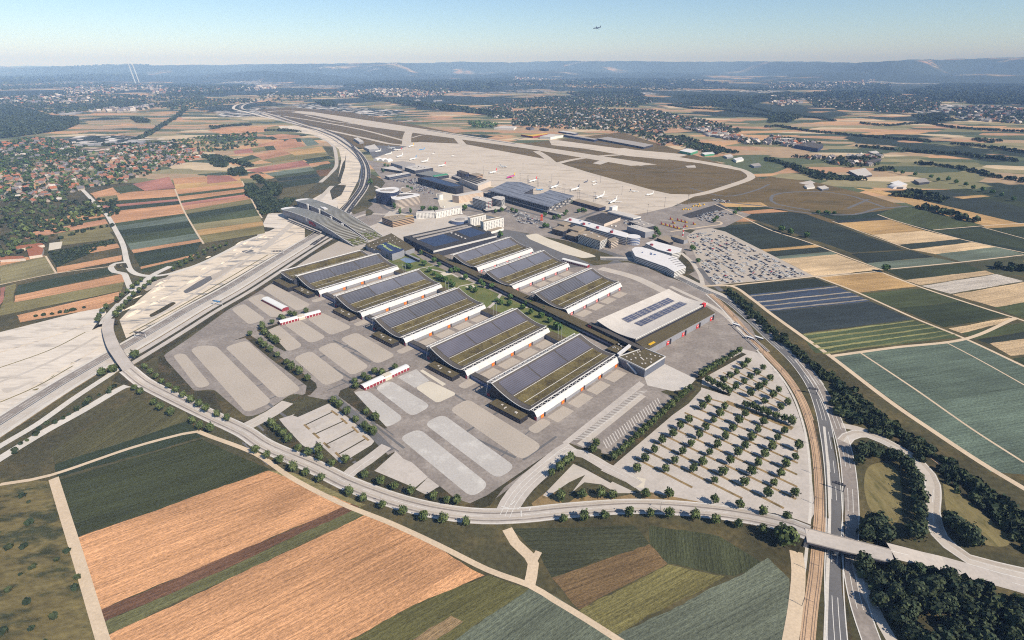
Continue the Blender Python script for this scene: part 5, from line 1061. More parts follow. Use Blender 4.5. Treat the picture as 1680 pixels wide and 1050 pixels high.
# orange pylon, white roofed tents, portal
c=G(*kt([(828,790)])[0]); t=empty('orange_pylon',c,0,'bright orange red lattice pylon on the forecourt before the terminal','pylon'); b=MB()
for x,y in ((-2,-1),(2,-1),(0,2)): b.tube((x,y,0),(x*.8,y*.8,14),.5,5)
for z in (4,8,12): b.box((0,0,z),(5.4,4,1.6))
b.build('frame',M['orange'],t); b=MB(); b.box((0,0,14.6),(4.4,3.4,3)); b.build('head',M['red'],t)
def tent(p0,p1,w,label,red=True,h=3.6,mid=False):
    a,c=G(*p0),G(*p1); d=c-a; L=d.length; t=empty('tent_hall',a,math.atan2(d.y,d.x),label,'tent hall','white roofed tent halls')
    b=MB(); n=8
    for k in range(n):
        a0,a1=math.pi*k/n,math.pi*(k+1)/n; f_=lambda a:(w/2-w/2*math.cos(a),h+1.9*math.sin(a)); (y0,z0),(y1,z1)=f_(a0),f_(a1)
        b.face([(-.4,y0,z0),(L+.4,y0,z0),(L+.4,y1,z1),(-.4,y1,z1)])
    b.build('roof',M['white_paint'],t)
    b=MB(); b.prism([(0,.2),(L,.2),(L,w-.2),(0,w-.2)],0,h)
    for x in (0,L): b.face([(x,w/2-(w/2-.2)*math.cos(math.pi*k/n),h+1.8*math.sin(math.pi*k/n)) for k in range(n+1)])
    b.build('wall',M['dark_red'],t)
    b=MB()
    for k in range(int(L/4.2)): b.box((2+k*4.2,.0,h*.5),(.5,.35,h*.9))
    b.build('post',M['white_paint'],t)
    if mid: b=MB(); b.box((L*.52,w*.36,h+2.0),(9,w*.75,.9)); b.box((L*.52,-.1,h*.5),(9,.5,h)); b.build('cream_centre',M['cream_gravel'],t)
tent((474.5,508),(441.5,491),11,'white tent hall with red end, lying apart beside the motorway bays')
tent((461,534),(527,516),9,'long white tent hall with red sides and cream centre, farther of two',mid=True)
tent((599,641),(672,607),9,'long white tent hall with red lattice sides and cream centre, nearer of two',mid=True)
tent((921.5,429),(963,440),8,'narrow white tent hall with red end beside the pale earth bank')
# light masts on the apron, flag and traffic poles
mast=empty('light_mast',(0,0,0),0,'thin dark floodlight mast along the terminal front on the apron','light mast','floodlight masts on the apron')
b=MB(); b.tube((0,0,0),(0,0,24),.35,5,.2); b.build('pole',M['steel'],mast); b=MB(); b.box((0,0,24),(3,1,.7)); b.build('lamp_head',M['steel'],mast)
mp=kt([(560,285),(652,320),(668,318),(775,355),(790,358),(922,395),(935,398),(1095,430),(1118,438),(1280,500),(1300,510),(1480,540),(1498,545),(100,200)])+[(1062,352),(1090,340),(1128,336),(1020,320),(985,300),(905,300),(858,280)]
for i,p in enumerate(mp):
    o=mast if i==0 else dup(mast); o.location=G(*p)
# ================================================================== AIRCRAFT
def aircraft(nose,tail,fin,body,label,L=None):
    a,c=G(*nose),G(*tail); d=a-c; L=L or min(46,max(24,d.length)); rz=math.atan2(d.y,d.x)
    t=empty('airliner',(a+c)/2,rz,label,'airliner','parked airliners'); s=L/38
    b=MB(); st=[(-19,.4,4.3),(-16,1.1,4.0),(-11,1.8,3.6),(-6,2.0,3.4),(12,2.0,3.4),(15,1.8,3.3),(17.6,1.1,3.0),(19,.2,2.7)]
    for (x0,r0,z0),(x1,r1,z1) in zip(st[:-1],st[1:]):
        for k in range(10):
            a0,a1=k*.6283,(k+1)*.6283; b.face([(x0*s,r0*s*math.cos(a0),(z0+r0*math.sin(a0))*s),(x1*s,r1*s*math.cos(a0),(z1+r1*math.sin(a0))*s),(x1*s,r1*s*math.cos(a1),(z1+r1*math.sin(a1))*s),(x0*s,r0*s*math.cos(a1),(z0+r0*math.sin(a1))*s)])
    b.build('fuselage',M[body],t,smooth=True)
    def slab(pts,th,nm,m,vert=False):
        b=MB(); 
        for o in (th/2,-th/2): 
            q=[(x*s,(y+(o if vert else 0))*s,(z+(0 if vert else o))*s) for x,y,z in pts]; b.face(q if o>0 else q[::-1])
        n=len(pts)
        for i in range(n): b.face([b.v[i],b.v[(i+1)%n],b.v[n+(n-1-(i+1)%n)],b.v[n+(n-1-i)]])
        b.build(nm,M[m],t)
    for y in (1,-1):
        slab([(4,1.5*y,2.6),(-1,1.5*y,2.6),(-5.5,17*y,3.6),(-3.8,17*y,3.6)],.45,'wing','white_paint')
        slab([(-15.5,.8*y,4.6),(-18.5,.8*y,4.6),(-19.5,6*y,4.9),(-18,6*y,4.9)],.3,'tailplane','white_paint')
        b=MB(); b.tube((4.2*s,5.6*y*s,1.6*s),(.2*s,5.6*y*s,1.6*s),1.1*s,8,.7*s,cap=True); b.build('engine',M['light_steel'] if fin!='yellow' else M['yellow'],t)
    slab([(-13.5,0,5),(-18.5,0,5),(-20.5,0,12),(-18,0,12)],.5,'tail_fin',fin,True)
    b=MB()
    for x,y in ((13,0),(-1,3),(-1,-3)): b.tube((x*s,y*s,2.2*s),(x*s,y*s,0),.35*s,5)
    b.build('landing_gear',M['steel'],t)
kq=zz(540,220,8.075)
def jl(w): return 'parked white airliner '+w
for n,t_,f_,b_,l in [(kq([(612,245)])[0],kq([(690,228)])[0],'white_paint','white_paint',jl('beside the grey flat hangar at the western apron')),(kq([(742,282)])[0],kq([(830,268)])[0],'white_paint','white_paint',jl('with plain tail, near three rounded bays')),(kq([(880,200)])[0],kq([(788,190)])[0],'light_steel','white_paint',jl('facing right, at the head of the western group')),
 (kq([(850,216)])[0],kq([(965,215)])[0],'red','white_paint',jl('with reddish nose, crossing behind the blue nosed one')),(kq([(1050,180)])[0],kq([(1128,160)])[0],'yellow','white_paint',jl('with yellow tail on the western apron')),(kq([(1190,215)])[0],kq([(1266,206)])[0],'blue_paint','blue_paint','parked light blue airliner standing alone on the western apron'),
 (kq([(892,318)])[0],kq([(980,293)])[0],'white_paint','white_paint',jl('with orange engines, behind the pale cargo shed')),(kq([(1065,352)])[0],kq([(1158,330)])[0],'blue_paint','white_paint',jl('with light blue tail behind the cargo shed')),(kq([(1220,385)])[0],kq([(1315,362)])[0],'white_paint','white_paint',jl('with grey white tail, right of the light blue tailed one')),
 (kq([(1440,440)])[0],kq([(1542,418)])[0],'red','white_paint',jl('with small red tail mark, above the green strip deck')),(kt([(400,118)])[0],kt([(308,102)])[0],'white_paint','white_paint',jl('taxiing to the right in the middle of the apron')),(kt([(175,198)])[0],kt([(268,172)])[0],'red','white_paint',jl('with red tail, behind the orange brown block')),
 (kt([(392,255)])[0],kt([(495,228)])[0],'yellow','purple','parked purple and pink airliner with yellow tail by the terminal'),(kt([(675,305)])[0],kt([(768,278)])[0],'red','white_paint',jl('with red tail at the notch side of the terminal')),(kt([(940,386)])[0],kt([(1040,350)])[0],'navy','white_paint',jl('with dark blue tail above the right terminal roof')),
 (kt([(1195,415)])[0],kt([(1297,382)])[0],'navy','white_paint',jl('with navy tail next to the right end of the terminal')),(kt([(1505,515)])[0],kt([(1620,470)])[0],'white_paint','white_paint',jl('with large white tail, above the terminal wing')),(kb([(1168,440)])[0],kb([(1236,405)])[0],'white_paint','white_paint',jl('nose down beside the white square block')),
 (kb([(1440,322)])[0],kb([(1370,318)])[0],'navy','white_paint',jl('facing right on the eastern apron')),(kb([(1515,358)])[0],kb([(1585,345)])[0],'white_paint','white_paint',jl('facing left on the eastern apron')),(kb([(520,302)])[0],kb([(480,308)])[0],'blue_paint','blue_paint','small blue aircraft tucked in the notch of the terminal')]:
    aircraft(n,t_,f_,b_,l)
for p,l in ((kb([(940,228)])[0],'small dark blue propeller plane, left of three in the apron centre'),(kb([(1018,225)])[0],'small white propeller plane, upper of three in the apron centre'),(kb([(1025,252)])[0],'small blue grey propeller plane, lower of three in the apron centre'),(zz(640,200,7.636)([(785,430)])[0],'small white plane standing alone in the wide open apron'),(zz(640,200,7.636)([(540,405)])[0],'small blue and white plane left of the lone white one')):
    aircraft((p[0]-1.4,p[1]+.6),(p[0]+1.6,p[1]-.4),'navy','navy' if 'dark' in l else 'white_paint',l,24)
# the aircraft in the sky
dirv=Vector(((979-840)/F,CT+ST*(525-47)/F,-ST+CT*(525-47)/F)); p=Vector((0,0,H))+dirv*2600
aircraft((980,340),(990,338),'navy','navy','dark airliner flying above the horizon in the clear sky',38); o=[o for o in COL.objects if o.get('label','').startswith('dark airliner')][0]
o.location=p; o.rotation_euler=(R(-24),R(6),R(196)); o['group']=''; del o['group']
for ch in list(o.children):
    if ch.name.startswith('landing'): bpy.data.objects.remove(ch)
    else: ch.data.materials[0]=M['navy']
# ================================================================== BRIDGES, GANTRIES, TRAM STOP
def embank(px,w,n0=.4):
    P=[p for p in spline(pxl(px),6)]; Lf,Rt=sides(P,w); b=MB()
    for E,O in ((Lf,Rt),(Rt,Lf)):
        for i in range(len(P)-1):
            if max(P[i].z,P[i+1].z)<.05: continue
            q=[]
            for j in (i,i+1):
                d=(E[j]-O[j]).normalized(); z=E[j].z; q.append((E[j],E[j]+d*(1.5*max(z,0)+.2)))
            b.face([(*q[0][0].xy,q[0][0].z+.18),(*q[1][0].xy,q[1][0].z+.18),(*q[1][1].xy,.02),(*q[0][1].xy,.02)])
    o=b.build('embankment',M['verge']); o['kind']='structure'
embank(ringp,17); embank(endp,15); embank([(222,475),(200,495),(182,515,1.5),(174,524,4),(171,531,6)],12)
def deck(Lp,Rp,z,label,piers):
    A_=[G(p[0],p[1],z) for p in Lp]; B_=[G(p[0],p[1],z) for p in Rp]
    A_=spline(A_,6); B_=spline(B_,6); n=24; rs=lambda Q:[Q[round(i*(len(Q)-1)/n)] for i in range(n+1)]; A_,B_=rs(A_),rs(B_)
    c=sum(A_+B_,Vector())/(2*(n+1)); c.z=0; t=empty('road_bridge',c,0,label,'road bridge','road bridges')
    b,g,r2=MB(),MB(),[MB(),MB()]; f_=lambda p,dz:(p.x-c.x,p.y-c.y,p.z+dz)
    for i in range(n):
        b.face([f_(A_[i],0),f_(A_[i+1],0),f_(B_[i+1],0),f_(B_[i],0)])
        for Q,r in zip((A_,B_),r2): g.face([f_(Q[i],-1.7),f_(Q[i+1],-1.7),f_(Q[i+1],.02),f_(Q[i],.02)]); r.face([f_(Q[i],0),f_(Q[i+1],0),f_(Q[i+1],1.0),f_(Q[i],1.0)])
        g.face([f_(A_[i],-1.7),f_(B_[i],-1.7),f_(B_[i+1],-1.7),f_(A_[i+1],-1.7)])
    b.build('deck',M['pavement'],t); g.build('girder',M['wall_dark'],t); [r.build('railing',M['concrete'],t) for r in r2]
    for u in piers:
        i=round(u*n); a,e=A_[i],B_[i]; b=MB()
        d=(e-a).normalized(); m=Vector((-d.y,d.x,0))*1.2
        b.prism([(p.x-c.x,p.y-c.y) for p in (a+d*1.5-m,e-d*1.5-m,e-d*1.5+m,a+d*1.5+m)],0,z-1.6); b.build('pier',M['concrete'],t)
zb=zz(1290,820,7.304); zo=zz(100,480,7.5)
deck(zb([(225,340),(700,462),(1255,600)]),zb([(250,512),(760,640),(1305,772)]),6.5,'straight pale road bridge crossing the tram bed and dual carriageway',(.03,.36,.62,.95))
deck(zo([(535,325),(505,450),(560,660),(650,810),(760,968)]),zo([(662,320),(650,440),(700,590),(790,750),(912,910)]),6.5,'curved grey road bridge crossing the motorway at left',(.05,.3,.55,.78,.97))
for L in [[(1500,1010)],]: pass
def gantry(p0,p1,h,label,blue=False,cant=False):
    a,c=G(*p0),G(*p1); d=c-a; L=d.length; t=empty('sign_gantry',a,math.atan2(d.y,d.x),label,'sign gantry','sign gantries')
    for x in ((0,) if cant else (0,L)): b=MB(); b.tube((x,0,0),(x,0,h),.35,6); b.build('post',M['light_steel'] if not cant else M['steel'],t)
    b=MB(); b.tube((-.5,0,h),(L+.5,0,h),.45,4); b.tube((-.5,0,h-1.1),(L+.5,0,h-1.1),.3,4); b.build('beam',M['steel'],t)
    for k in range(3): b=MB(); b.box((L*(.25+.25*k),-.5,h-.2),(L*.2,.2,2.6)); b.build('panel',M['blue_paint'] if blue else M['steel'],t)
gantry((221.6,552.7),(240,554.5),7.5,'dark sign gantry over the motorway just right of the curved bridge'); gantry((350.3,499.8),(364.8,502),7,'sign gantry with blue panels over the slip lanes by the gravel bays',True); gantry((446.2,417.6),(465.2,417.3),7,'sign gantry on the motorway left of the double hall')
gantry((1339.4,647.4),(1322,645.5),7,'dark cantilever sign gantry over the dual carriageway, farther one','',True); gantry((1383,807),(1363,800.5),7,'dark cantilever sign gantry over the dual carriageway, nearer one','',True)
zt=zz(1180,460,6.5625)
for a,c,l in (((150,500),(420,750),'tram platform with purple edge on the car park side'),((170,452),(530,770),'tram platform with purple edge on the road side')):
    A_,B_=G(*zt([a])[0]),G(*zt([c])[0]); d=B_-A_; t=empty('tram_platform',A_,math.atan2(d.y,d.x),l,'tram platform','tram platforms'); b=MB(); b.box((d.length/2,0,.5),(d.length,3.2,1)); b.build('slab',M['plaza'],t); b=MB(); b.box((d.length/2,0,1.1),(d.length,.7,.16)); b.build('edge_strip',M['purple' if 0 else 'navy'],t)
for p,l in (((175,498),'glass tram shelter with white roof, at the near end of the platform'),((328,640),'glass tram shelter with white roof, at the far end of the platform'),((422,640),'white roofed bus shelter between platform and carriageway')):
    t=empty('shelter',G(*zt([p])[0]),R(-47),l,'shelter','tram and bus shelters'); b=MB(); b.box((0,0,3.9),(11,3,.3)); b.build('roof',M['white_paint'],t); b=MB(); b.box((0,1.2,2.3),(10,.15,2.8)); b.build('glass_wall',M['blue_glass'],t)
    b=MB(); [b.tube((x,-1,0),(x,-1,3.8),.12,4) for x in (-5,0,5)]; b.build('post',M['steel'],t)
cm=empty('catenary_mast',(0,0,0),0,'slim dark overhead line mast beside the brown tram bed','mast','overhead line masts along the tram bed')
b=MB(); b.tube((0,0,0),(0,0,8),.18,5); b.build('pole',M['steel'],cm); b=MB(); b.tube((0,0,7.2),(5.5,0,7.4),.1,4); b.tube((0,0,6),(3,0,7.2),.07,4); b.build('arm',M['steel'],cm)
ts=spline(pxl(tram[3:]),30)
for i in range(1,len(ts)-1):
    o=cm if i==1 else dup(cm); d=(ts[i+1]-ts[i-1]).normalized(); n=Vector((-d.y,d.x,0)); p=ts[i]-n*5.2; o.location=(p.x,p.y,0); o.rotation_euler=(0,0,math.atan2(n.y,n.x))
zs=[(1083,838),(625,828),(470,760),(335,700),(1162,540),(1046,446),(862,405),(880,470)]
lamp=empty('street_lamp',(0,0,0),0,'slim grey street lamp beside a road','street lamp','street lamps'); b=MB(); b.tube((0,0,0),(0,0,9),.16,5,.1); b.build('pole',M['steel'],lamp); b=MB(); b.tube((0,0,9),(1.8,0,9.4),.1,4); b.box((2,0,9.35),(1.1,.4,.2)); b.build('lamp_head',M['light_steel'],lamp)
for i,p in enumerate(zs):
    o=lamp if i==0 else dup(lamp); o.location=G(*p)
# ================================================================== CARS
def car_mesh(m,van=False):
    b=MB(); pr=[(-2.1,.35),(-2.15,.85),(-1.75,.95),(-1.2,1.45),(.35,1.45),(1.05,.95),(2.1,.8),(2.15,.35)] if not van else [(-2.4,.35),(-2.4,2.0),(1.3,2.0),(1.9,1.1),(2.45,.95),(2.45,.35)]
    for y in (.86,-.86): 
        q=[(x,y,z) for x,z in pr]; b.face(q if y<0 else q[::-1],0)
    for (x0,z0),(x1,z1) in zip(pr,pr[1:]+pr[:1]):
        glass=abs(z1-z0)>.3 and min(z0,z1)>.8; b.face([(x0,-.86,z0),(x0,.86,z0),(x1,.86,z1),(x1,-.86,z1)][::-1],1 if glass else 0)
    if not van:
        for y in (.87,-.87): q=[(-1.55,y,.98),(-1.15,y,1.38),(.3,y,1.38),(.85,y,.98)]; b.face(q if y<0 else q[::-1],1)
    for x in (-1.3,1.3):
        for y in (.75,-.75): b.tube((x,y-.14,.34),(x,y+.14,.34),.34,7,m=2,cap=True)
    return b.mesh('parked_car',[m,M['glass'],M['steel']])
PAINT={'white':M['white_paint'],'silver':M['light_steel'],'black':M['wall_black'],'dark blue':M['navy'],'grey':M['steel'],'red':M['red']}
CM={k:car_mesh(m) for k,m in PAINT.items()}
def inpoly(x,y,P):
    c=False; j=len(P)-1
    for i in range(len(P)):
        if (P[i][1]>y)!=(P[j][1]>y) and x<(P[j][0]-P[i][0])*(y-P[i][1])/(P[j][1]-P[i][1])+P[i][0]: c=not c
        j=i
    return c
CARS=[]
def carlot(px,d0,d1,fill,place,rowgap=9.5,step=2.9,seed=1):
    rn=random.Random(seed); Pw=[G(*p).xy for p in px]; d=(G(*d1)-G(*d0)).xy.normalized(); n=Vector((-d.y,d.x)); o=Pw[0]
    us=[(p-o).dot(d) for p in Pw]; vs=[(p-o).dot(n) for p in Pw]; v=min(vs)+4; r=0
    while v<max(vs)-3:
        u=min(us)+3; run=0
        while u<max(us)-3:
            if run<=0: on=rn.random()<fill; run=rn.randint(1,5)
            run-=1; p=o+d*u+n*v
            if on and rn.random()<.9 and inpoly(p.x,p.y,Pw): CARS.append((p.x,p.y,math.atan2(n.y,n.x)+rn.gauss(0,.04)+(math.pi if rn.random()<.5 else 0),place,rn.choices(list(PAINT),[36,24,24,8,8,1])[0]))
            u+=step
        r+=1; v+=5.2 if r%2 else rowgap
carlot([(1132,398),(1150,392),(1195,384),(1333,452),(1260,460),(1172,466),(1152,438)],(1195,384),(1333,452),.56,'in the large gravel car park')
carlot([(1128,388),(1140,383),(1175,379),(1170,386),(1135,392)],(1128,388),(1175,379),.5,'on the small gravel patch by the chimney',seed=2)
carlot([(1140,352),(1172,345),(1195,350),(1165,364),(1145,361)],(1140,352),(1172,345),.6,'on the apron car park beside the dark yard',seed=3)
carlot([(640,296),(690,292),(715,303),(722,315),(680,303)],(640,296),(690,292),.6,'in the yard before the black hall',8,seed=4); carlot([(670,305),(695,303),(712,318),(695,320)],(640,296),(690,292),.55,'in the yard before the black hall',8,seed=5)
carlot([(830,345),(870,350),(900,365),(905,378),(850,365)],(830,345),(900,372),.45,'on the terminal forecourt',seed=6); carlot([(1015,352),(1045,360),(1060,370),(1025,368)],(1015,352),(1060,370),.5,'in the yard by the dark roofed hall',seed=7)
carlot([(1165,328),(1178,326),(1200,330),(1190,334)],(1165,328),(1190,332),.7,'on the perimeter road',6,seed=8)
CARS.sort(key=lambda c:c[0]**2+c[1]**2)
for x,y,a,place,colr in CARS[:300]:
    o=link('parked_car',CM[colr],None,(x,y,.17),a); tag(o,'small %s car parked %s'%(colr,place),'car','%s cars %s'%(colr,place))
def join(items,name,mats,kind='stuff'):
    V,F_,Mi=[],[],[]; 
    for me,x,y,z,a,s in items:
        n=len(V); ca,sa=math.cos(a)*s,math.sin(a)*s
        for v in me.vertices: V.append((x+v.co.x*ca-v.co.y*sa,y+v.co.x*sa+v.co.y*ca,z+v.co.z*s))
        for p in me.polygons:
            F_.append([n+i for i in p.vertices]); Mi.append(mats.index(me.materials[p.material_index]))
    me=bpy.data.meshes.new(name); me.from_pydata(V,[],F_); [me.materials.append(m) for m in mats]; me.polygons.foreach_set('material_index',Mi); o=link(name,me); o['kind']=kind; return o
tag(join([(CM[c[4]],c[0],c[1],.17,c[2],1) for c in CARS[300:]],'parked_cars',list(PAINT.values())+[M['glass']]),'tiny parked cars filling the farther airport yards','parked cars')
plow=empty('utility_truck',(0,0,0),0,'yellow utility truck with raised dark red part on the service yard','truck','yellow utility trucks on the service yard')
b=MB(); b.box((1.8,0,1.6),(3.2,2.6,2.4)); b.box((.2,0,.8),(7,2.2,.5)); b.build('cab',M['yellow'],plow); b=MB(); b.box((-1.8,0,2.6),(3.2,2.6,2.8)); b.tube((-2.5,0,4),(-3,0,6.5),.9,6,cap=True); b.build('hopper',M['dark_red'],plow)
b=MB(); [b.tube((x,-1.1,.6),(x,1.1,.6),.6,8,cap=True) for x in (-2,2)]; b.build('wheels',M['steel'],plow)
for i,p in enumerate(k9([(390,408),(448,424),(503,440),(560,455),(608,466),(548,395),(514,340),(612,358),(664,372),(716,384),(718,440),(830,410)])):
    o=plow if i==0 else dup(plow); o.location=G(*p); o.rotation_euler=(0,0,R(-20))
bus=empty('service_vehicle',(0,0,0),0,'small orange yellow service vehicle on the dark tarmac yard','service vehicle','service vehicles on the dark yard'); b=MB(); b.box((0,0,1.6),(6,2.4,2.2)); b.box((2.6,0,1.1),(1.6,2.3,1.4)); b.build('body',M['yellow'],bus); b=MB(); b.box((3.42,0,1.5),(.1,1.9,.7)); b.build('windscreen',M['glass'],bus)
for i,p in enumerate(k9([(678,206),(710,198),(816,160),(850,152),(900,132),(745,208),(778,202),(885,160),(915,156),(965,138)])):
    o=bus if i==0 else dup(bus); o.location=G(*p)+Vector((0,0,.1)); o.rotation_euler=(0,0,R(50))
yt=empty('delivery_van',(0,0,0),0,'white van parked near the tent halls and offices','van','white vans by the offices'); b=MB(); b.box((-.6,0,1.5),(4.2,2.1,2.3)); b.box((2.1,0,1.1),(1.4,2.0,1.4)); b.build('body',M['white_paint'],yt); b=MB(); b.box((2.83,0,1.3),(.08,1.7,.6)); b.build('windscreen',M['glass'],yt)
for i,p in enumerate([(744,352),(728,340),(757,351),(800,345),(1010,372),(1003,371),(634,310),(650,296)]):
    o=yt if i==0 else dup(yt); o.location=G(*p)+Vector((0,0,.1)); o.rotation_euler=(0,0,random.uniform(0,3))
# ================================================================== TREES
LEAF=[C(98,110,62),C(88,100,57),C(108,118,72),C(76,90,52)]; DARKL=[C(56,70,47),C(66,76,50),C(50,63,43),C(74,84,54)]; FRESH=[C(84,112,58),C(76,102,54),C(92,118,64)]
def crown_arrays(rng,n,rx,rz,zc,q,cols,clumps=22,ball=.8):
    """n leaf faces gathered in clumps through an uneven crown"""
    d=rng.normal(size=(clumps,3)); d/=np.linalg.norm(d,axis=1)[:,None]; rad=rng.uniform(.25,1,clumps)**.5*ball
    cc=d*rad[:,None]; k=rng.integers(0,clumps,n); off=rng.normal(size=(n,3))*.2
    c=(cc[k]+off)*np.array([rx,rx,rz]); c[:,2]+=zc
    nv=(cc[k]*.9+off*2+rng.normal(size=(n,3))*.55); nv/=np.linalg.norm(nv,axis=1)[:,None]
    t=np.cross(nv,rng.normal(size=(n,3))); t/=np.linalg.norm(t,axis=1)[:,None]; s=np.cross(nv,t); sz=(q*rng.uniform(.6,1.3,n))[:,None]
    V=np.stack([c-t*sz-s*sz,c+t*sz-s*sz*.8,c+t*sz*.9+s*sz,c-t*sz+s*sz*.9],1)
    base=np.array(cols)[rng.integers(0,len(cols),clumps)]*rng.uniform(.75,1.25,clumps)[:,None]
    col=base[k]*rng.uniform(.75,1.25,n)[:,None]
    return V,col
def quads(name,V,col,m):
    n=len(V); me=bpy.data.meshes.new(name); me.vertices.add(n*4); me.vertices.foreach_set('co',V.reshape(-1).astype(np.float32)); me.loops.add(n*4); me.loops.foreach_set('vertex_index',np.arange(n*4,dtype=np.int32))
    me.polygons.add(n); me.polygons.foreach_set('loop_start',np.arange(0,n*4,4,dtype=np.int32)); me.polygons.foreach_set('loop_total',np.full(n,4,dtype=np.int32)); me.update(calc_edges=True)
    at=me.color_attributes.new('Col','FLOAT_COLOR','CORNER'); c4=np.ones((n,4,4),np.float32); c4[:,:,:3]=col[:,None,:]; at.data.foreach_set('color',c4.reshape(-1)); me.materials.append(m); return me
TARR=[]; TS=[]
def tree_proto(seed,h,w,cols,n=430,trunk=1.6,q=.62,clumps=26):
    rng=np.random.default_rng(seed); rzz=(h-trunk)/2; V,col=crown_arrays(rng,n,w/2,rzz,trunk+rzz,q,cols,clumps); cm_=quads('crown',V,col,M['leaf']); cm_['k']=len(TARR); TARR.append((V,col))
    b=MB(); b.tube((0,0,-.1),(0,0,trunk+rzz*.5),.28,6,.16)
    for k in range(4): a=k*1.6+seed; b.tube((0,0,trunk+.2),(w*.28*math.cos(a),w*.28*math.sin(a),trunk+rzz*.9),.13,4,.05)
    return cm_,b.mesh('trunk',M['bark'])
ROUND=[tree_proto(s,8.0+.35*s,6.6,LEAF,480,1.7,.5,34) for s in range(4)]
BIG=[tree_proto(20+s,13+1.5*s,12,LEAF,800,2,.8,40) for s in range(2)]
POP=[tree_proto(30+s,14,6,FRESH,500,1,.7,26) for s in range(2)]; CITY=[tree_proto(40+s,10,9,FRESH,450,1.6,.7,24) for s in range(3)]
DARK=[tree_proto(50+s,10+s*1.6,9.5+s*.8,DARKL,620,1,.75,34) for s in range(3)]
rt=random.Random(3)
def trees(pts,group,what,protos,order='from the left',s0=.92,s1=1.25,by=0,world=False,stuff=False):
    W_=sorted(pts,key=lambda p:p[by]); n=len(W_)
    for i,p in enumerate(W_):
        w=Vector(p).to_3d() if world else G(p[0],p[1]); cm_,tm=protos[rt.randrange(len(protos))]; s=rt.uniform(s0,s1)
        if stuff: TS.append((cm_['k'],w.x,w.y,rt.uniform(0,6.28),s)); continue
        t=empty('tree',(w.x,w.y,.1),rt.uniform(0,6.28),(what+', %s %s'%(nth(i+1),order)),'tree',group); t.scale=(s,s,s*rt.uniform(.93,1.08))
        link('crown',cm_,t); link('trunk',tm,t)
dn=lambda L,k:[(p[0],p[1]+k) for p in L]
x5=zz(1040,640,5)
trees(dn(x5([(605,75),(560,130),(740,130),(445,240),(700,190),(905,195),(375,295),(650,240),(850,255),(1055,260),(1230,330),(315,360),(585,305),(805,310),(1010,320),(1170,390),(1340,465),(225,415),(530,370),(745,375),(960,385),(1125,460),(1315,545),(165,490),(465,435),(680,445),(905,455),(1065,525),(1235,605),(90,560),(395,505),(615,510),(845,520),(1010,595),(1195,680),(20,645),(330,575),(560,590),(780,580),(960,670),(1140,755),(255,645),(485,645),(725,670),(900,755),(1310,845),(655,735),(1090,850)]),6.5),'trees in the strips of the main car park','round tree in the large car park strips',ROUND)
trees(dn(kc([(1200,105),(1280,140),(1175,130),(1140,160),(1250,165),(1105,185),(1215,190),(1320,195),(1070,210),(1180,215),(1290,225),(1135,245),(1260,250),(1365,260),(1215,280),(1335,290),(1290,320),(1415,325),(1375,355)]),6),'trees in the upper car park','round tree in the smaller upper car park',ROUND)
trees(dn(kc([(985,210),(1012,226),(1045,240),(1070,255),(1100,270)]),5),'hedge row trees left of the upper car park','round tree in short dense row beside upper car park',ROUND)
trees(dn(kc([(1190,345),(1225,355),(1250,365),(1280,380),(1310,390),(1350,405),(1395,420),(1435,435)]),5),'trees between the two car parks','round tree in the row between the two car parks',ROUND)
trees(dn(kc([(480+(890-480)*i/17,628+(255-628)*i/17) for i in range(18)]),4.5),'avenue between bus bays and car park','round tree in the avenue beside the bus bays',ROUND,s0=.95,s1=1.1)
trees(dn(kc([(950+(1155-950)*i/9,182+(50-182)*i/9) for i in range(10)]),4.5),'avenue behind the pale forecourt','round tree in the dense row above the upper car park',ROUND)
k3=zz(560,760,3); q6=zz(260,460,4.566); q7=zz(420,540,4.375); k4b=zz(400,660,5.425); k5b=zz(0,480,3.75); ka=zz(140,400,7.5); kbb=zz(220,400,6.5625); kz2=zz(600,440,5); kz3=zz(600,380,10.5)
trees(dn(k3([(40,140),(110,170),(205,205),(305,240),(405,265),(505,275),(615,285)])+k4b([(110,420),(215,470),(325,515),(450,580),(560,620),(690,675)]),6.5),'trees on field side of the ring road','round field side tree of ring road, left of the junction',ROUND)
trees(dn(k3([(1095,270),(1195,265),(1295,255),(1415,245),(1520,245),(1610,255)])+kc([(915,940),(1025,960),(1150,985),(1280,1015)]),6.5),'trees on field side of the ring road, right','round field side tree of ring road, right of junction',ROUND)
trees([(1285,893)],'','very large round tree at the ramp of the straight bridge',BIG,s0=1.2,s1=1.25)
trees(dn(k3([(120,55),(195,90),(265,115),(345,135),(455,160),(520,180),(570,185)]),6.5),'trees on the lot side of the ring road','round tree between ring road and white gravel bays',ROUND)
trees(dn(k3([(1080,165),(1185,155),(1275,150),(1335,155)])+kc([(650,825),(775,825),(1020,855),(1155,880),(1280,915),(1410,945)]),6.5),'trees on the dry bank below the car park','round tree on the dry bank below the car park',ROUND)
trees(dn(k5b([(895,450),(930,480),(965,510),(1000,540),(1045,570),(1090,595),(1130,625),(1180,655),(1230,685),(1275,715),(1340,745),(1400,770)]),6),'trees between the ring road and gravel bays','round tree between ring road and the long gravel bays',ROUND)
trees(dn(k5b([(830,580),(870,605),(955,670),(995,705),(1055,735),(1190,785),(1235,820),(1300,840)]),6),'trees left of the ring road','round tree left of ring road near the curved bridge',ROUND)
trees(dn(k4b([(255,190),(300,235),(355,280),(405,325),(490,410),(580,450),(675,425),(685,490),(790,540),(910,510)]),6),'trees around the lined lot','round tree on grass around the small lined lot',ROUND)
trees(dn(k4b([(850,20),(925,85),(1000,150),(1080,215),(1105,245),(1155,265)])+q7([(560,505),(600,540)]),5.5),'trees between the lined lot and the inner road','round tree between the lined lot and inner road',ROUND)
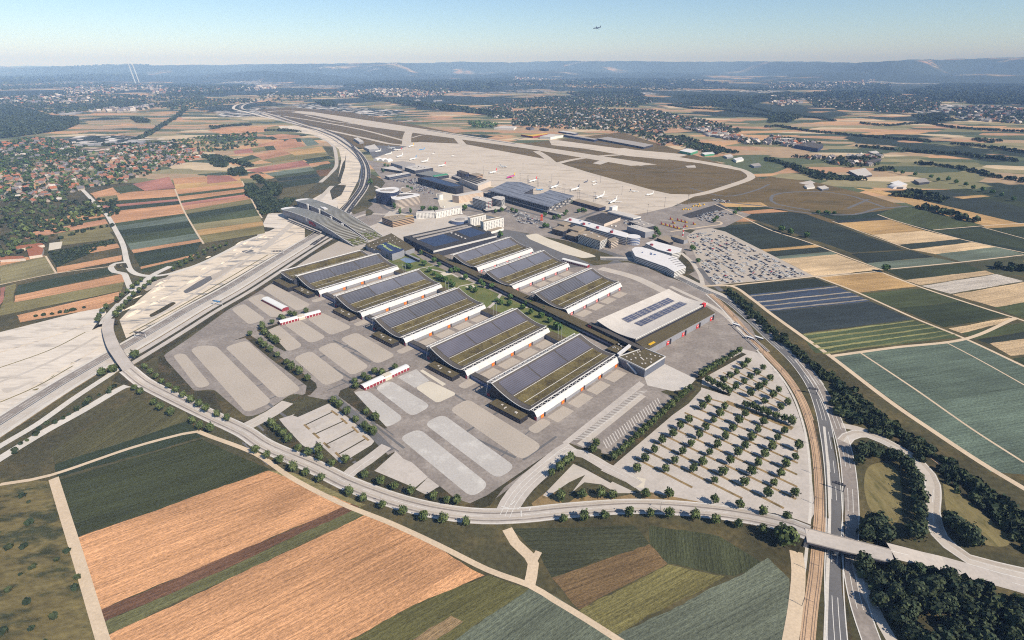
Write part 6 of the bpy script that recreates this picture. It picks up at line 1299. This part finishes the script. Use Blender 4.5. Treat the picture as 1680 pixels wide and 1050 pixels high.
trees(dn(q7([(795,590),(860,640),(710,370),(720,405),(775,340),(810,355),(855,305),(905,315),(1000,275)]),5),'trees behind the nearer tent hall','round tree around the nearer red sided tent hall',ROUND)
trees(dn(q6([(690,395),(770,455),(800,485),(845,515),(895,555),(965,610),(1005,650),(1060,685),(1120,735)]),5),'tree line between the gravel bays','round tree in diagonal line beside the long gravel bays',ROUND)
trees(dn(q6([(780,330),(785,350),(800,390),(835,415),(865,440),(890,460),(855,310),(920,275),(940,285),(990,250),(1025,255),(1110,230)]),4.5),'trees behind the farther tent hall','round tree around the farther red sided tent hall',ROUND,stuff=True)
trees(dn(zz(780,720,5.6)([(700,310),(775,260),(830,210),(875,170),(1080,95),(1105,50)]),6),'trees by the triangular lot','round tree on the edge of the triangular lot',ROUND)
trees(dn(ka([(860,435),(800,480),(740,525),(675,575),(605,620),(555,680),(505,720),(470,770),(435,820),(390,875),(700,445),(650,490),(590,530),(525,580),(455,630),(400,680),(270,775),(220,830),(180,890),(160,945)]),4),'trees along the approach to the curved bridge','round tree lining the approach road to the curved bridge',ROUND,stuff=True)
trees(dn(ka([(1095,305),(1160,225),(1180,265),(1240,190),(1250,220),(1305,150),(1320,190),(1385,115),(1400,155),(1460,80),(1475,115)])+kbb([(800,50),(860,20),(880,50),(935,25),(1000,0)]),3.5),'double avenue above the bare earth','slim tree in the double row above the bare earth',ROUND,s0=.85,s1=1.0,stuff=True)
trees([(186,611),(169,617),(223,588)],'bushy trees by the curved bridge','bushy tree beside the curved bridge',BIG,s0=.75,s1=.85)
trees(dn(kz2([(520,15),(565,40),(590,70),(620,85),(655,95),(695,110),(720,135),(700,20),(740,15),(770,15),(820,75),(860,160),(900,180),(945,110),(965,140),(1035,150),(1075,260),(1110,280),(1185,240),(1180,290),(1290,320),(1320,285),(1350,290),(1355,360),(1440,390),(1455,335),(1510,430),(1560,475),(1590,490)])+kz3([(395,410),(720,580),(760,600),(955,360),(1015,550),(1180,490),(1270,560)]),4),'garden trees between the halls','green tree in the garden between two rows of halls',CITY,s0=.8,s1=1.1)
trees(dn(ko([(620,770),(740,880),(965,860)]),4),'poplars before the oval offices','tall narrow poplar in front of the oval offices',POP)
trees(dn(ko([(1230,820),(1390,830),(1500,830)])+zz(680,300,10.5)([(865,430),(1480,900)]),4),'trees among the hotels','broad tree standing among the white hotels',CITY,s0=1.2,s1=1.5)
trees(dn(kt([(870,700),(985,740),(1030,720),(1050,735),(1140,660),(1120,690),(1290,655),(1340,640),(1370,650),(900,840),(865,850),(250,660),(330,645),(460,640),(510,655)])+zz(540,220,8.075)([(740,400),(780,410),(720,480),(545,600),(560,640),(530,640),(1040,690),(1090,720)]),3.5),'trees among airport buildings','green tree among the airport buildings',CITY,stuff=True)
trees(dn(k9([(295,470),(320,500),(345,540),(275,575),(805,740),(880,910),(1100,350),(1140,310),(1385,245),(1440,200)]),3.5),'trees around the service yards','green tree near the service yards and gravel car park',CITY,stuff=True)
trees(z3([(525,290),(570,305),(645,318)]),'trees on the path between dark fields','lone tree on the farm path between the dark fields',CITY,s0=1.2,s1=1.5); trees(z3([(1018,483)]),'','lone round tree at the crossing of pale farm paths',CITY,s0=1.4,s1=1.5)
trees(z3([(700,208),(735,208),(750,210),(775,212)]),'trees at the airfield edge','small tree at the edge of the eastern airfield grass',CITY,stuff=True)
trees(z3([(1065,12),(1100,18),(1160,26),(1235,38),(1270,52),(1315,50),(1355,63),(1400,74),(1435,90),(1480,100),(1525,112),(1570,126),(1628,145)]),'avenue on the eastern country road','round tree in the avenue on the eastern country road',CITY,s0=1.2,s1=1.5,stuff=True)
# loop and bottom right wood
trees(dn(l3([(150,300),(210,290),(250,320),(130,370),(300,300),(380,330),(430,350),(500,420),(540,470),(560,540),(570,600),(590,680),(600,740),(600,800),(610,860),(590,920),(560,960),(230,850),(210,900),(260,930),(300,970),(180,960),(280,880),(330,980)]),3),'dark trees inside the loop road','dark bushy tree inside the loop road',DARK)
trees(dn(l3([(850,870),(890,900),(930,930),(970,980),(1020,1010),(830,830)]),3),'dark trees outside the loop road','dark bushy tree on the outer side of the loop road',DARK)
wood=[]; Wp=[(1402,922),(1470,940),(1540,932),(1590,955),(1650,985),(1720,1000),(1740,1100),(1530,1090),(1480,1040),(1430,985)]
Ww=[G(*p).xy for p in Wp]
k=0
while len(wood)<36 and k<6000:
    k+=1; x=rt.uniform(min(p.x for p in Ww),max(p.x for p in Ww)); y=rt.uniform(min(p.y for p in Ww),max(p.y for p in Ww))
    if inpoly(x,y,Ww) and all((x-a)**2+(y-c)**2>60 for a,c in wood): wood.append((x,y))
trees(wood,'dark trees of the wood at the bottom right','dark bushy tree in the wood below the straight bridge',DARK,world=True,s0=.9,s1=1.3)
# ================================================================== WOODS, HEDGEROWS, VILLAGES (uncountable masses)
SV,SC=[],[]
def mass(pts,r0,r1,nq,cols,seed,hz=.9):
    rng=np.random.default_rng(seed); pts=np.asarray(pts)
    if len(pts)==0: return
    n=len(pts); rr=rng.uniform(r0,r1,n); zb=terr(pts[:,0],pts[:,1])
    d=rng.normal(size=(n,nq,3)); d/=np.linalg.norm(d,axis=2)[...,None]; d[...,2]=np.abs(d[...,2])*1.0-.25
    c=d*rng.uniform(.55,1,(n,nq))[...,None]*rr[:,None,None]; c[...,2]=c[...,2]*hz+rr[:,None]*.75
    c[...,0]+=pts[:,0,None]; c[...,1]+=pts[:,1,None]; c[...,2]+=zb[:,None]
    nv=d+rng.normal(size=d.shape)*.45; nv/=np.linalg.norm(nv,axis=2)[...,None]; t=np.cross(nv,rng.normal(size=d.shape)); t/=np.linalg.norm(t,axis=2)[...,None]; s=np.cross(nv,t); sz=(rr[:,None]*rng.uniform(.3,.55,(n,nq)))[...,None]
    V=np.stack([c-t*sz-s*sz,c+t*sz-s*sz*.8,c+t*sz*.9+s*sz,c-t*sz+s*sz*.9],2).reshape(-1,4,3)
    base=np.array(cols)[rng.integers(0,len(cols),n)]*rng.uniform(.7,1.3,n)[:,None]; col=(base[:,None,:]*rng.uniform(.75,1.25,(n,nq))[...,None]).reshape(-1,3)
    return V,col
def emit(name,parts,label,cat):
    parts=[p for p in parts if p is not None]; me=quads(name,np.concatenate([p[0] for p in parts]),np.concatenate([p[1] for p in parts]),M['leaf']); o=link(name,me); tag(o,label,cat,kind='stuff'); return o
def fill(px,n,seed,far=1.0):
    rng=np.random.default_rng(seed); P=np.array([list(G(*p).xy) for p in px]); lo,hi=P.min(0),P.max(0); out=[]
    while len(out)<n:
        q=rng.uniform(lo,hi,(max(n,200),2))
        for x,y in q:
            if inpoly(x,y,P): out.append((x,y))
            if len(out)>=n: break
    return np.array(out)
def along(px,step,jit,seed):
    rng=np.random.default_rng(seed); S_=spline(pxl(px),step); P=np.array([[p.x,p.y] for p in S_]); return P+rng.normal(size=P.shape)*jit
a2=zz(420,60,3.888); a0=zz(0,60,3.888); a3=zz(840,60,3.888); a4=zz(1260,60,3.888)
zf=zz(1300,560,5.835)
h=[]
for L,st,j,r in [([(1193,478),(1215,496),(1262,540),(1330,597),(1390,642),(1450,690),(1520,740),(1600,795),(1700,865)],4.2,2.6,3.4),([(1205,492),(1240,520),(1300,572),(1350,615),(1410,668),(1450,705),(1500,745),(1570,800),(1640,860),(1700,915)],5.2,2.4,3.2),([(1198,484),(1250,535),(1320,592),(1380,640),(1450,694),(1560,772),(1690,868)],4.0,3.2,3.2)]: h.append(mass(along(L,st,j,int(st*10)),r*.7,r*1.3,34,DARKL,int(r*10)))
h.append(mass(fill(l3([(900,520),(1000,560),(1100,680),(1260,860),(1432,1000),(1432,900),(1250,700),(1050,520)]),90,5),2.5,5,30,DARKL,8)); h.append(mass(fill([(1358,640),(1395,660),(1440,700),(1470,722),(1440,715),(1390,690)],40,6),2.5,4.5,30,DARKL,9))
h.append(mass(fill(zf([(330,530),(480,560),(520,640),(700,760),(640,800),(430,700)]),24,16),3,5.5,36,DARKL,19))
emit('hedgerow',h,'dense dark hedgerows along the railway cutting on the right','hedgerow')
sheet('forest_floor',[(1193,476),(1215,494),(1262,538),(1330,595),(1390,640),(1450,688),(1520,738),(1600,793),(1720,873),(1720,930),(1640,866),(1570,806),(1500,750),(1450,712),(1410,674),(1350,620),(1300,578),(1240,526),(1205,498)],M['verge'],.04)
road('railway',[(1215,494),(1262,535),(1330,592),(1390,640),(1450,692),(1520,745),(1600,803),(1700,880)],3.5,M['ballast'],.12)
tp=[]
for k_,x,y,a,s in TS:
    V,col=TARR[k_]; V=V*s; ca,sa=math.cos(a),math.sin(a); tp.append((np.stack([V[...,0]*ca-V[...,1]*sa+x,V[...,0]*sa+V[...,1]*ca+y,V[...,2]+.1],-1),col))
emit('trees',tp,'smaller trees along farther roads, approach avenues and airport yards','trees')
h=[mass(fill(Wp,150,12),2.2,5.2,26,DARKL,13)]
mead=fill([(-40,800),(75,795),(150,1000),(160,1060),(-60,1100)],34,14); h.append(mass(mead,1,2.8,26,DARKL,15)); h.append(mass(along([(20,745),(80,700),(140,665),(190,635)],6,2,17),1.5,3,24,DARKL,18))
h.append(mass(fill([(0,336),(90,330),(160,333),(200,346),(120,365),(0,396)],260,121),2.5,5.5,20,DARKL+LEAF,131)); h.append(mass(fill([(0,395),(60,355),(150,340),(200,352),(120,375),(60,410),(0,430)],130,21),3,6,22,DARKL+LEAF,22)); h.append(mass(along([(190,352),(180,330),(150,330)],8,6,23),3,5,24,DARKL,24))
h.append(mass(along([(100,392),(140,378),(185,372)],9,5,25),2.5,5,22,DARKL,26)); h.append(mass(fill(z1([(315,460),(745,372),(755,394),(375,550)]),260,27),1.2,2.2,14,DARKL,28)); h.append(mass(along([(60,520),(110,512),(140,505)],7,2,29),2,3.5,20,DARKL,30))
emit('bushes',h,'scattered dark bushes in the meadows, wood edge and orchards','bushes')
# small wood by the parking bridges
w1=z2([(420,690),(500,680),(560,760),(600,740),(650,670),(760,680),(800,740),(760,800),(640,820),(520,840),(420,780)]); w2=z2([(500,840),(640,820),(800,840),(960,830),(830,960),(600,1000),(560,960)]); w3=z2([(480,600),(560,590),(640,670),(560,660)]); w4=z2([(230,520),(380,500),(440,560),(300,585),(230,570)]); w5=z2([(0,380),(120,370),(240,400),(200,500),(60,480)])
emit('wood',[mass(fill(w1,330,31),4,6.5,30,DARKL,32),mass(fill(w2,330,33),2.5,4.5,24,DARKL,34),mass(fill(w3,60,35),4,6,26,DARKL,36),mass(fill(w4,130,37),4,6,26,DARKL,38),mass(fill(w5,170,39),4,7,24,DARKL,40)],'small dark wood behind the parking bridges and by the village','wood')
# forests and hedges farther off
FL=[(a0([(0,430),(200,470),(330,515),(495,520),(500,560),(400,600),(250,620),(100,640),(0,650)]),5200,41,7,11),([(560,142),(620,134),(700,131),(840,127),(865,135),(800,146),(730,152),(660,146),(600,143)],2600,42,16,26),([(1480,150),(1560,136),(1690,136),(1690,173),(1610,172),(1530,166)],4200,43,13,20),([(0,128),(90,122),(180,118),(250,118),(240,128),(120,135),(0,140)],1500,44,26,42),(a2([(620,380),(760,400),(900,430),(1200,470),(1640,520),(1640,500),(1200,440),(900,405),(700,372)]),700,45,9,14),(a2([(380,415),(480,410),(520,440),(440,450)]),350,46,9,13),(a0([(830,520),(940,530),(960,550),(870,550)]),120,47,7,10),
 ([(830,134),(1000,130),(1130,132),(1200,138),(1050,141),(900,139)],900,48,20,32),([(1280,160),(1360,150),(1460,150),(1480,158),(1380,162)],700,49,12,20),([(280,146),(370,140),(420,146),(350,156),(270,160)],700,50,12,18),([(110,175),(200,162),(260,170),(200,180)],250,51,8,12),([(1230,160),(1290,152),(1340,158),(1270,168)],350,52,12,18),([(930,152),(1040,148),(1060,156),(960,160)],420,53,12,18)]
FP=[mass(fill(L,n,s),r0,r1,12,DARKL,s+100) for L,n,s,r0,r1 in FL]
for L,n,s,r0,r1 in FL[:4]+FL[7:]: 
    pass
HDG=[a4([(0,580),(60,575),(250,605),(400,620),(620,640),(830,655),(1030,675)]),a4([(0,520),(130,505),(300,520),(420,540)]),a4([(590,555),(760,570),(1000,555),(1150,580),(1400,600),(1640,610)]),a4([(1050,745),(1250,755),(1350,775),(1440,780),(1600,800)]),a4([(1180,690),(1320,700),(1480,720),(1640,745)]),a4([(950,815),(1100,830),(1250,850),(1320,870)]),a4([(580,705),(700,715),(840,730),(1010,745)]),a4([(1350,870),(1450,900),(1600,920),(1640,930)]),a4([(0,790),(120,820),(300,890),(450,910),(600,915)]),a4([(700,860),(740,850),(780,850)]),a4([(1480,670),(1330,660),(1420,680)]),a4([(820,1015),(960,1000),(1100,1040)]),
 z3([(1070,120),(1160,130),(1290,150)]),z3([(1190,180),(1270,195),(1350,220),(1440,245)]),a0([(830,670),(940,630),(1020,580),(1130,510),(1180,470)]),a0([(440,700),(600,690),(760,700),(860,690)]),a0([(1340,580),(1450,575),(1600,565)]),a0([(1300,770),(1420,790),(1520,810),(1600,830)]),z2([(60,75),(200,50),(400,35),(440,40)]),z2([(620,100),(800,95),(970,110)]),a3([(1000,440),(1150,460),(1350,470),(1500,490),(1640,510)]),a3([(1080,380),(1250,370),(1400,385)]),a3([(1400,410),(1500,450),(1640,480)]),a3([(1180,690),(1260,700),(1350,730),(1420,745)]),z3([(1580,470),(1680,480)])]
HP=[mass(np.concatenate([along(L,7,6,60+i),along(L,9,9,160+i)]),4.5,8.5,14,DARKL,260+i) for i,L in enumerate(HDG)]
emit('far_trees',FP+HP,'dark forests and hedge lines spread over the distant plain','forest')
fb=MB()
for i,(L,n,s,r0,r1) in enumerate(FL):
    P=[G(*p) for p in L]
    if P[0].length<9000 and sum(P[k].x*P[(k+1)%len(P)].y-P[(k+1)%len(P)].x*P[k].y for k in range(len(P))):
        sheet('forest_floor',L,M['verge'],.3 if i else .3)
# villages
HOUSE={}
for nm,m in (('orange',M['orange_tile']),('brown',M['brown_tile']),('grey',M['grey_tile']),('pale',M['pale_tile'])):
    b=MB(); x,y,hh_,rr=6.2,5.0,4.2,4.2
    b.prism([(-x,-y),(x,-y),(x,y),(-x,y)],0,hh_)
    for s in (1,-1): b.face([(s*x,-y*s,hh_),(s*x,y*s,hh_),(s*x,0,hh_+rr)])
    for s in (1,-1): 
        q=[(-x-.5,s*(y+.6),hh_-.4),(x+.5,s*(y+.6),hh_-.4),(x+.5,0,hh_+rr+.15),(-x-.5,0,hh_+rr+.15)]; b.face(q if s<0 else q[::-1],1)
    b.box((x*.4,1.2,hh_+rr),(.8,.8,2.2)); HOUSE[nm]=b.mesh('house',[M['house_wall'],m])
V1=a0([(0,880),(150,830),(400,790),(620,770),(740,690),(880,690),(950,700),(1100,680),(1250,720),(1320,760),(1180,810),(1000,860),(900,900),(780,940),(620,960),(540,960),(430,1050),(0,1080)]); V1b=a0([(0,690),(150,650),(320,650),(560,700),(400,760),(150,800),(0,830)])
V2=a3([(0,480),(180,460),(420,440),(700,470),(900,470),(1050,500),(1200,530),(1350,560),(1480,610),(1300,640),(1130,590),(1000,590),(950,640),(1100,690),(950,700),(820,640),(600,600),(300,590),(0,570)]); V2b=a3([(0,400),(250,380),(500,385),(780,380),(960,400),(820,440),(500,430),(200,445),(0,450)])
V3=a4([(230,395),(400,375),(700,375),(950,380),(1100,420),(1080,470),(900,490),(700,480),(480,460),(300,450)]); V4=a4([(1110,480),(1300,450),(1500,450),(1640,470),(1640,560),(1450,550),(1250,530)]); V5=a0([(400,340),(600,310),(850,300),(1050,310),(950,340),(700,370),(450,380)]); V6=a2([(350,370),(560,350),(800,330),(1000,330),(1250,330),(1200,380),(1000,390),(800,370),(560,390)]); V7=a2([(1400,470),(1640,420),(1640,520),(1500,520)]); V8=a0([(540,480),(900,450),(980,440),(860,490)]); V9=a2([(0,310),(120,300),(130,330),(0,340)]); V10=a3([(0,260),(300,270),(560,300),(300,300),(0,290)]); V11=a4([(0,640),(120,650),(350,690),(250,720),(0,690)]); V12=a4([(150,770),(500,770),(720,760),(700,830),(520,840),(300,790)]); V13=a4([(0,380),(150,370),(220,420),(100,445),(0,430)]); V14=a3([(1100,590),(1300,600),(1500,650),(1620,690),(1500,690),(1300,640)])
hs=[]; rv=random.Random(5)
def village(P,n,mix,seed,size=1.0):
    for x,y in fill(P,n,seed):
        hs.append((HOUSE[rv.choices(['orange','brown','grey','pale'],mix)[0]],x,y,float(terr(x,y)),rv.choice((.3,1.87,.9,2.4))+rv.gauss(0,.12),rv.uniform(.8,1.35)*size))
village(V1,430,[4,4,4,1],71); village(V1b,110,[3,4,3,1],72); ind=sorted(hs,key=lambda q:q[1]**2+q[2]**2); hs=ind[300:]
for me,x,y,z,a,s in ind[:300]:
    nm=[k for k in HOUSE if HOUSE[k]==me][0]; o=link('house',me,None,(x,y,z),a); o.scale=(s,s,s); tag(o,'small gabled house with %s roof in the village at left'%nm,'house','%s roofed village houses'%nm)
village(V2,560,[1.5,3,5,5],73); village(V2b,260,[1,3,5,5],74,1.2); village(V3,420,[1,3,5,5],75,1.2); village(a0([(0,440),(150,430),(420,440),(620,420),(560,380),(300,380),(0,400)]),160,[1,2,6,5],87,1.9); village(a0([(950,340),(1300,320),(1640,320),(1640,345),(1200,360),(980,370)]),200,[1,2,6,5],88,2.0); village(a4([(0,300),(350,285),(700,280),(640,310),(200,320),(0,330)]),150,[1,2,5,5],89,2.4); village(V4,150,[1,2,6,5],76,1.8); village(V5,380,[1,1,6,5],77,2.0); village(V6,420,[1,2,6,5],78,1.8); village(V7,130,[1.5,3,4,5],79); village(V8,60,[0,0,6,5],80,2.2); village(V9,120,[0,1,6,5],81,2.2); village(V10,170,[1,2,6,5],82,2.6); village(V11,45,[1.5,1,5,5],83,1.5); village(V12,35,[1.5,1,5,5],84,1.3); village(V13,70,[1,1,6,5],85,2.0); village(V14,70,[1,1,5,5],86,1.6)
o=join(hs,'far_houses',[M['house_wall'],M['orange_tile'],M['brown_tile'],M['grey_tile'],M['pale_tile']]); tag(o,'hundreds of tiny houses in towns across the distant plain','houses')
sheds=MB(); rs=random.Random(9)
for P,n in ((a0([(0,400),(120,395),(140,415),(0,430)]),14),(a0([(310,480),(560,470),(700,450),(740,465),(520,500),(330,520)]),16),(a2([(940,405),(1160,400),(1180,415),(1000,428)]),7),(a3([(340,480),(430,485),(650,515),(640,540),(380,530)]),8),(V4,26),(a3([(1150,600),(1300,610),(1450,650),(1400,660),(1200,620)]),12),(a4([(0,650),(120,660),(150,690),(0,690)]),7),(V13,12),(V5,26),(a0([(380,690),(560,685),(860,672),(880,680),(600,700)]),8)):
    for x,y in fill(P,n,n*7): sheds.box((x,y,float(terr(x,y))+4),(rs.uniform(25,75),rs.uniform(18,40),8+rs.uniform(0,5)),rs.choice((.2,.5,1.9)),0,1,False)
o=sheds.build('works_sheds',[M['wall_grey'],M['roof_light']]); tag(o,'pale flat works sheds scattered among distant towns','sheds',kind='stuff')
hp=[]
for P,n,s in ((V1,1500,91),(V1b,1000,92),(a0([(0,720),(300,700),(620,740),(420,800),(0,870)]),700,93),(a0([(880,690),(1300,640),(1640,610),(1640,700),(1350,740),(1050,700)]),420,94)): hp.append(mass(fill(P,n,s),3.2,6.2,14,DARKL+LEAF[:2]+FRESH[:1],s+300))
for P,n,s,r in ((V2,3600,95,6.5),(V2b,1900,96,8.5),(V3,2100,97,9.5),(V4,700,98,9),(V5,500,99,12),(V6,700,101,10),(V7,500,102,7),(V10,260,103,14),(V11,120,104,7),(V12,170,105,6),(a0([(0,440),(200,420),(620,430),(900,420),(1300,400),(1300,370),(900,380),(400,370),(0,390)]),1100,111,10),(a0([(0,350),(400,330),(1000,330),(1640,330),(1640,300),(900,290),(0,300)]),1300,112,14),(a3([(0,330),(400,330),(800,350),(1300,330),(1640,350),(1640,320),(900,310),(0,300)]),900,113,13),(a4([(0,340),(500,330),(800,350),(780,300),(300,290),(0,300)]),800,114,14),(a3([(1050,370),(1400,370),(1640,400),(1640,420),(1300,410),(1080,395)]),420,115,9),(V13,130,106,9),(a0([(0,380),(300,400),(520,430),(700,470),(340,500),(200,460),(0,425)]),1100,116,9),(a0([(560,430),(840,420),(1000,430),(1280,390),(1330,400),(1100,450),(860,470),(600,470)]),650,117,8.5),(a4([(0,490),(120,490),(230,510),(130,550),(0,555)]),420,118,8),(a3([(1050,430),(1380,390),(1600,415),(1500,465),(1200,450)]),520,119,8.5),(a0([(1100,480),(1480,430),(1640,420),(1640,400),(1300,400),(1050,440)]),420,120,9),(a2([(0,370),(330,330),(560,345),(340,400),(60,430)]),420,121,9),(a4([(900,500),(1100,490),(1200,540),(1000,550)]),260,122,7),(a3([(0,440),(500,430),(820,440),(800,455),(400,445),(0,460)]),420,123,7.5),(V14,260,107,6),(a3([(960,640),(1100,640),(1250,700),(1400,740),(1300,760),(1100,710)]),260,108,7)): hp.append(mass(fill(P,n,s),r*.7,r*1.3,10,DARKL+LEAF[3:],s+300))
hp.append(mass(fill(a2([(1345,545),(1420,545),(1560,560),(1520,585),(1380,580)]),90,109),5,8,16,FRESH,409,1.5)); hp.append(mass(fill(z3([(550,-20),(620,-10),(900,40),(900,50),(700,45)]),200,110),3,6,14,DARKL,410))
emit('town_trees',hp,'garden trees growing between village and town houses','trees')
# barns of the farm at left
for L,l in ((z1([(175,430),(240,412),(285,430),(275,470),(190,482)]),'big orange roofed barn at the farm on the left'),(z1([(100,415),(270,395),(290,405),(110,435)]),'long low orange roofed barn at the farm on the left'),(z1([(0,485),(150,480),(165,495),(0,505)]),'row of small orange roofed farm sheds at left')):
    bld('barn',l,'barn',L,5,'wall_cream','orange_tile')
sheet('farm_yard',z1([(325,395),(410,385),(400,430),(318,445)]),M['cream_gravel'],.12)
for p,l in (((222.5,136),'left one of two pale light beams rising from the distant town'),((228.5,135),'right one of two pale light beams rising from the distant town')):
    w=G(*p); w.z=float(terr(w.x,w.y)); k=N('light_beam'); e=k.n('ShaderNodeEmission'); e.inputs[0].default_value=(1,1,1,1); e.inputs[1].default_value=.55; tr=k.n('ShaderNodeBsdfTransparent'); ad=k.n('ShaderNodeMixShader'); ad.inputs[0].default_value=.55; k.l(tr.outputs[0],ad.inputs[1]); k.l(e.outputs[0],ad.inputs[2]); k.l(ad.outputs[0],k.t.nodes['Material Output'].inputs[0])
    b=MB(); b.tube((0,0,0),(-60,0,520),9,6,9); o=b.build('light_beam',k.m,None,w); tag(o,l,'light beam','light beams')
# ================================================================== AIR
k=bpy.data.materials.new('haze'); k.use_nodes=True; nt=k.node_tree; nt.nodes.remove(nt.nodes['Principled BSDF']); v=nt.nodes.new('ShaderNodeVolumePrincipled')
v.inputs['Color'].default_value=(.36,.58,1,1); v.inputs['Density'].default_value=5.8e-5; v.inputs['Absorption Color'].default_value=(.74,.78,.86,1); v.inputs['Anisotropy'].default_value=-.25
nt.links.new(v.outputs[0],nt.nodes['Material Output'].inputs['Volume'])
b=MB(); b.box((0,0,510),(130000,130000,1140)); o=b.build('haze',k); o['kind']='stuff'
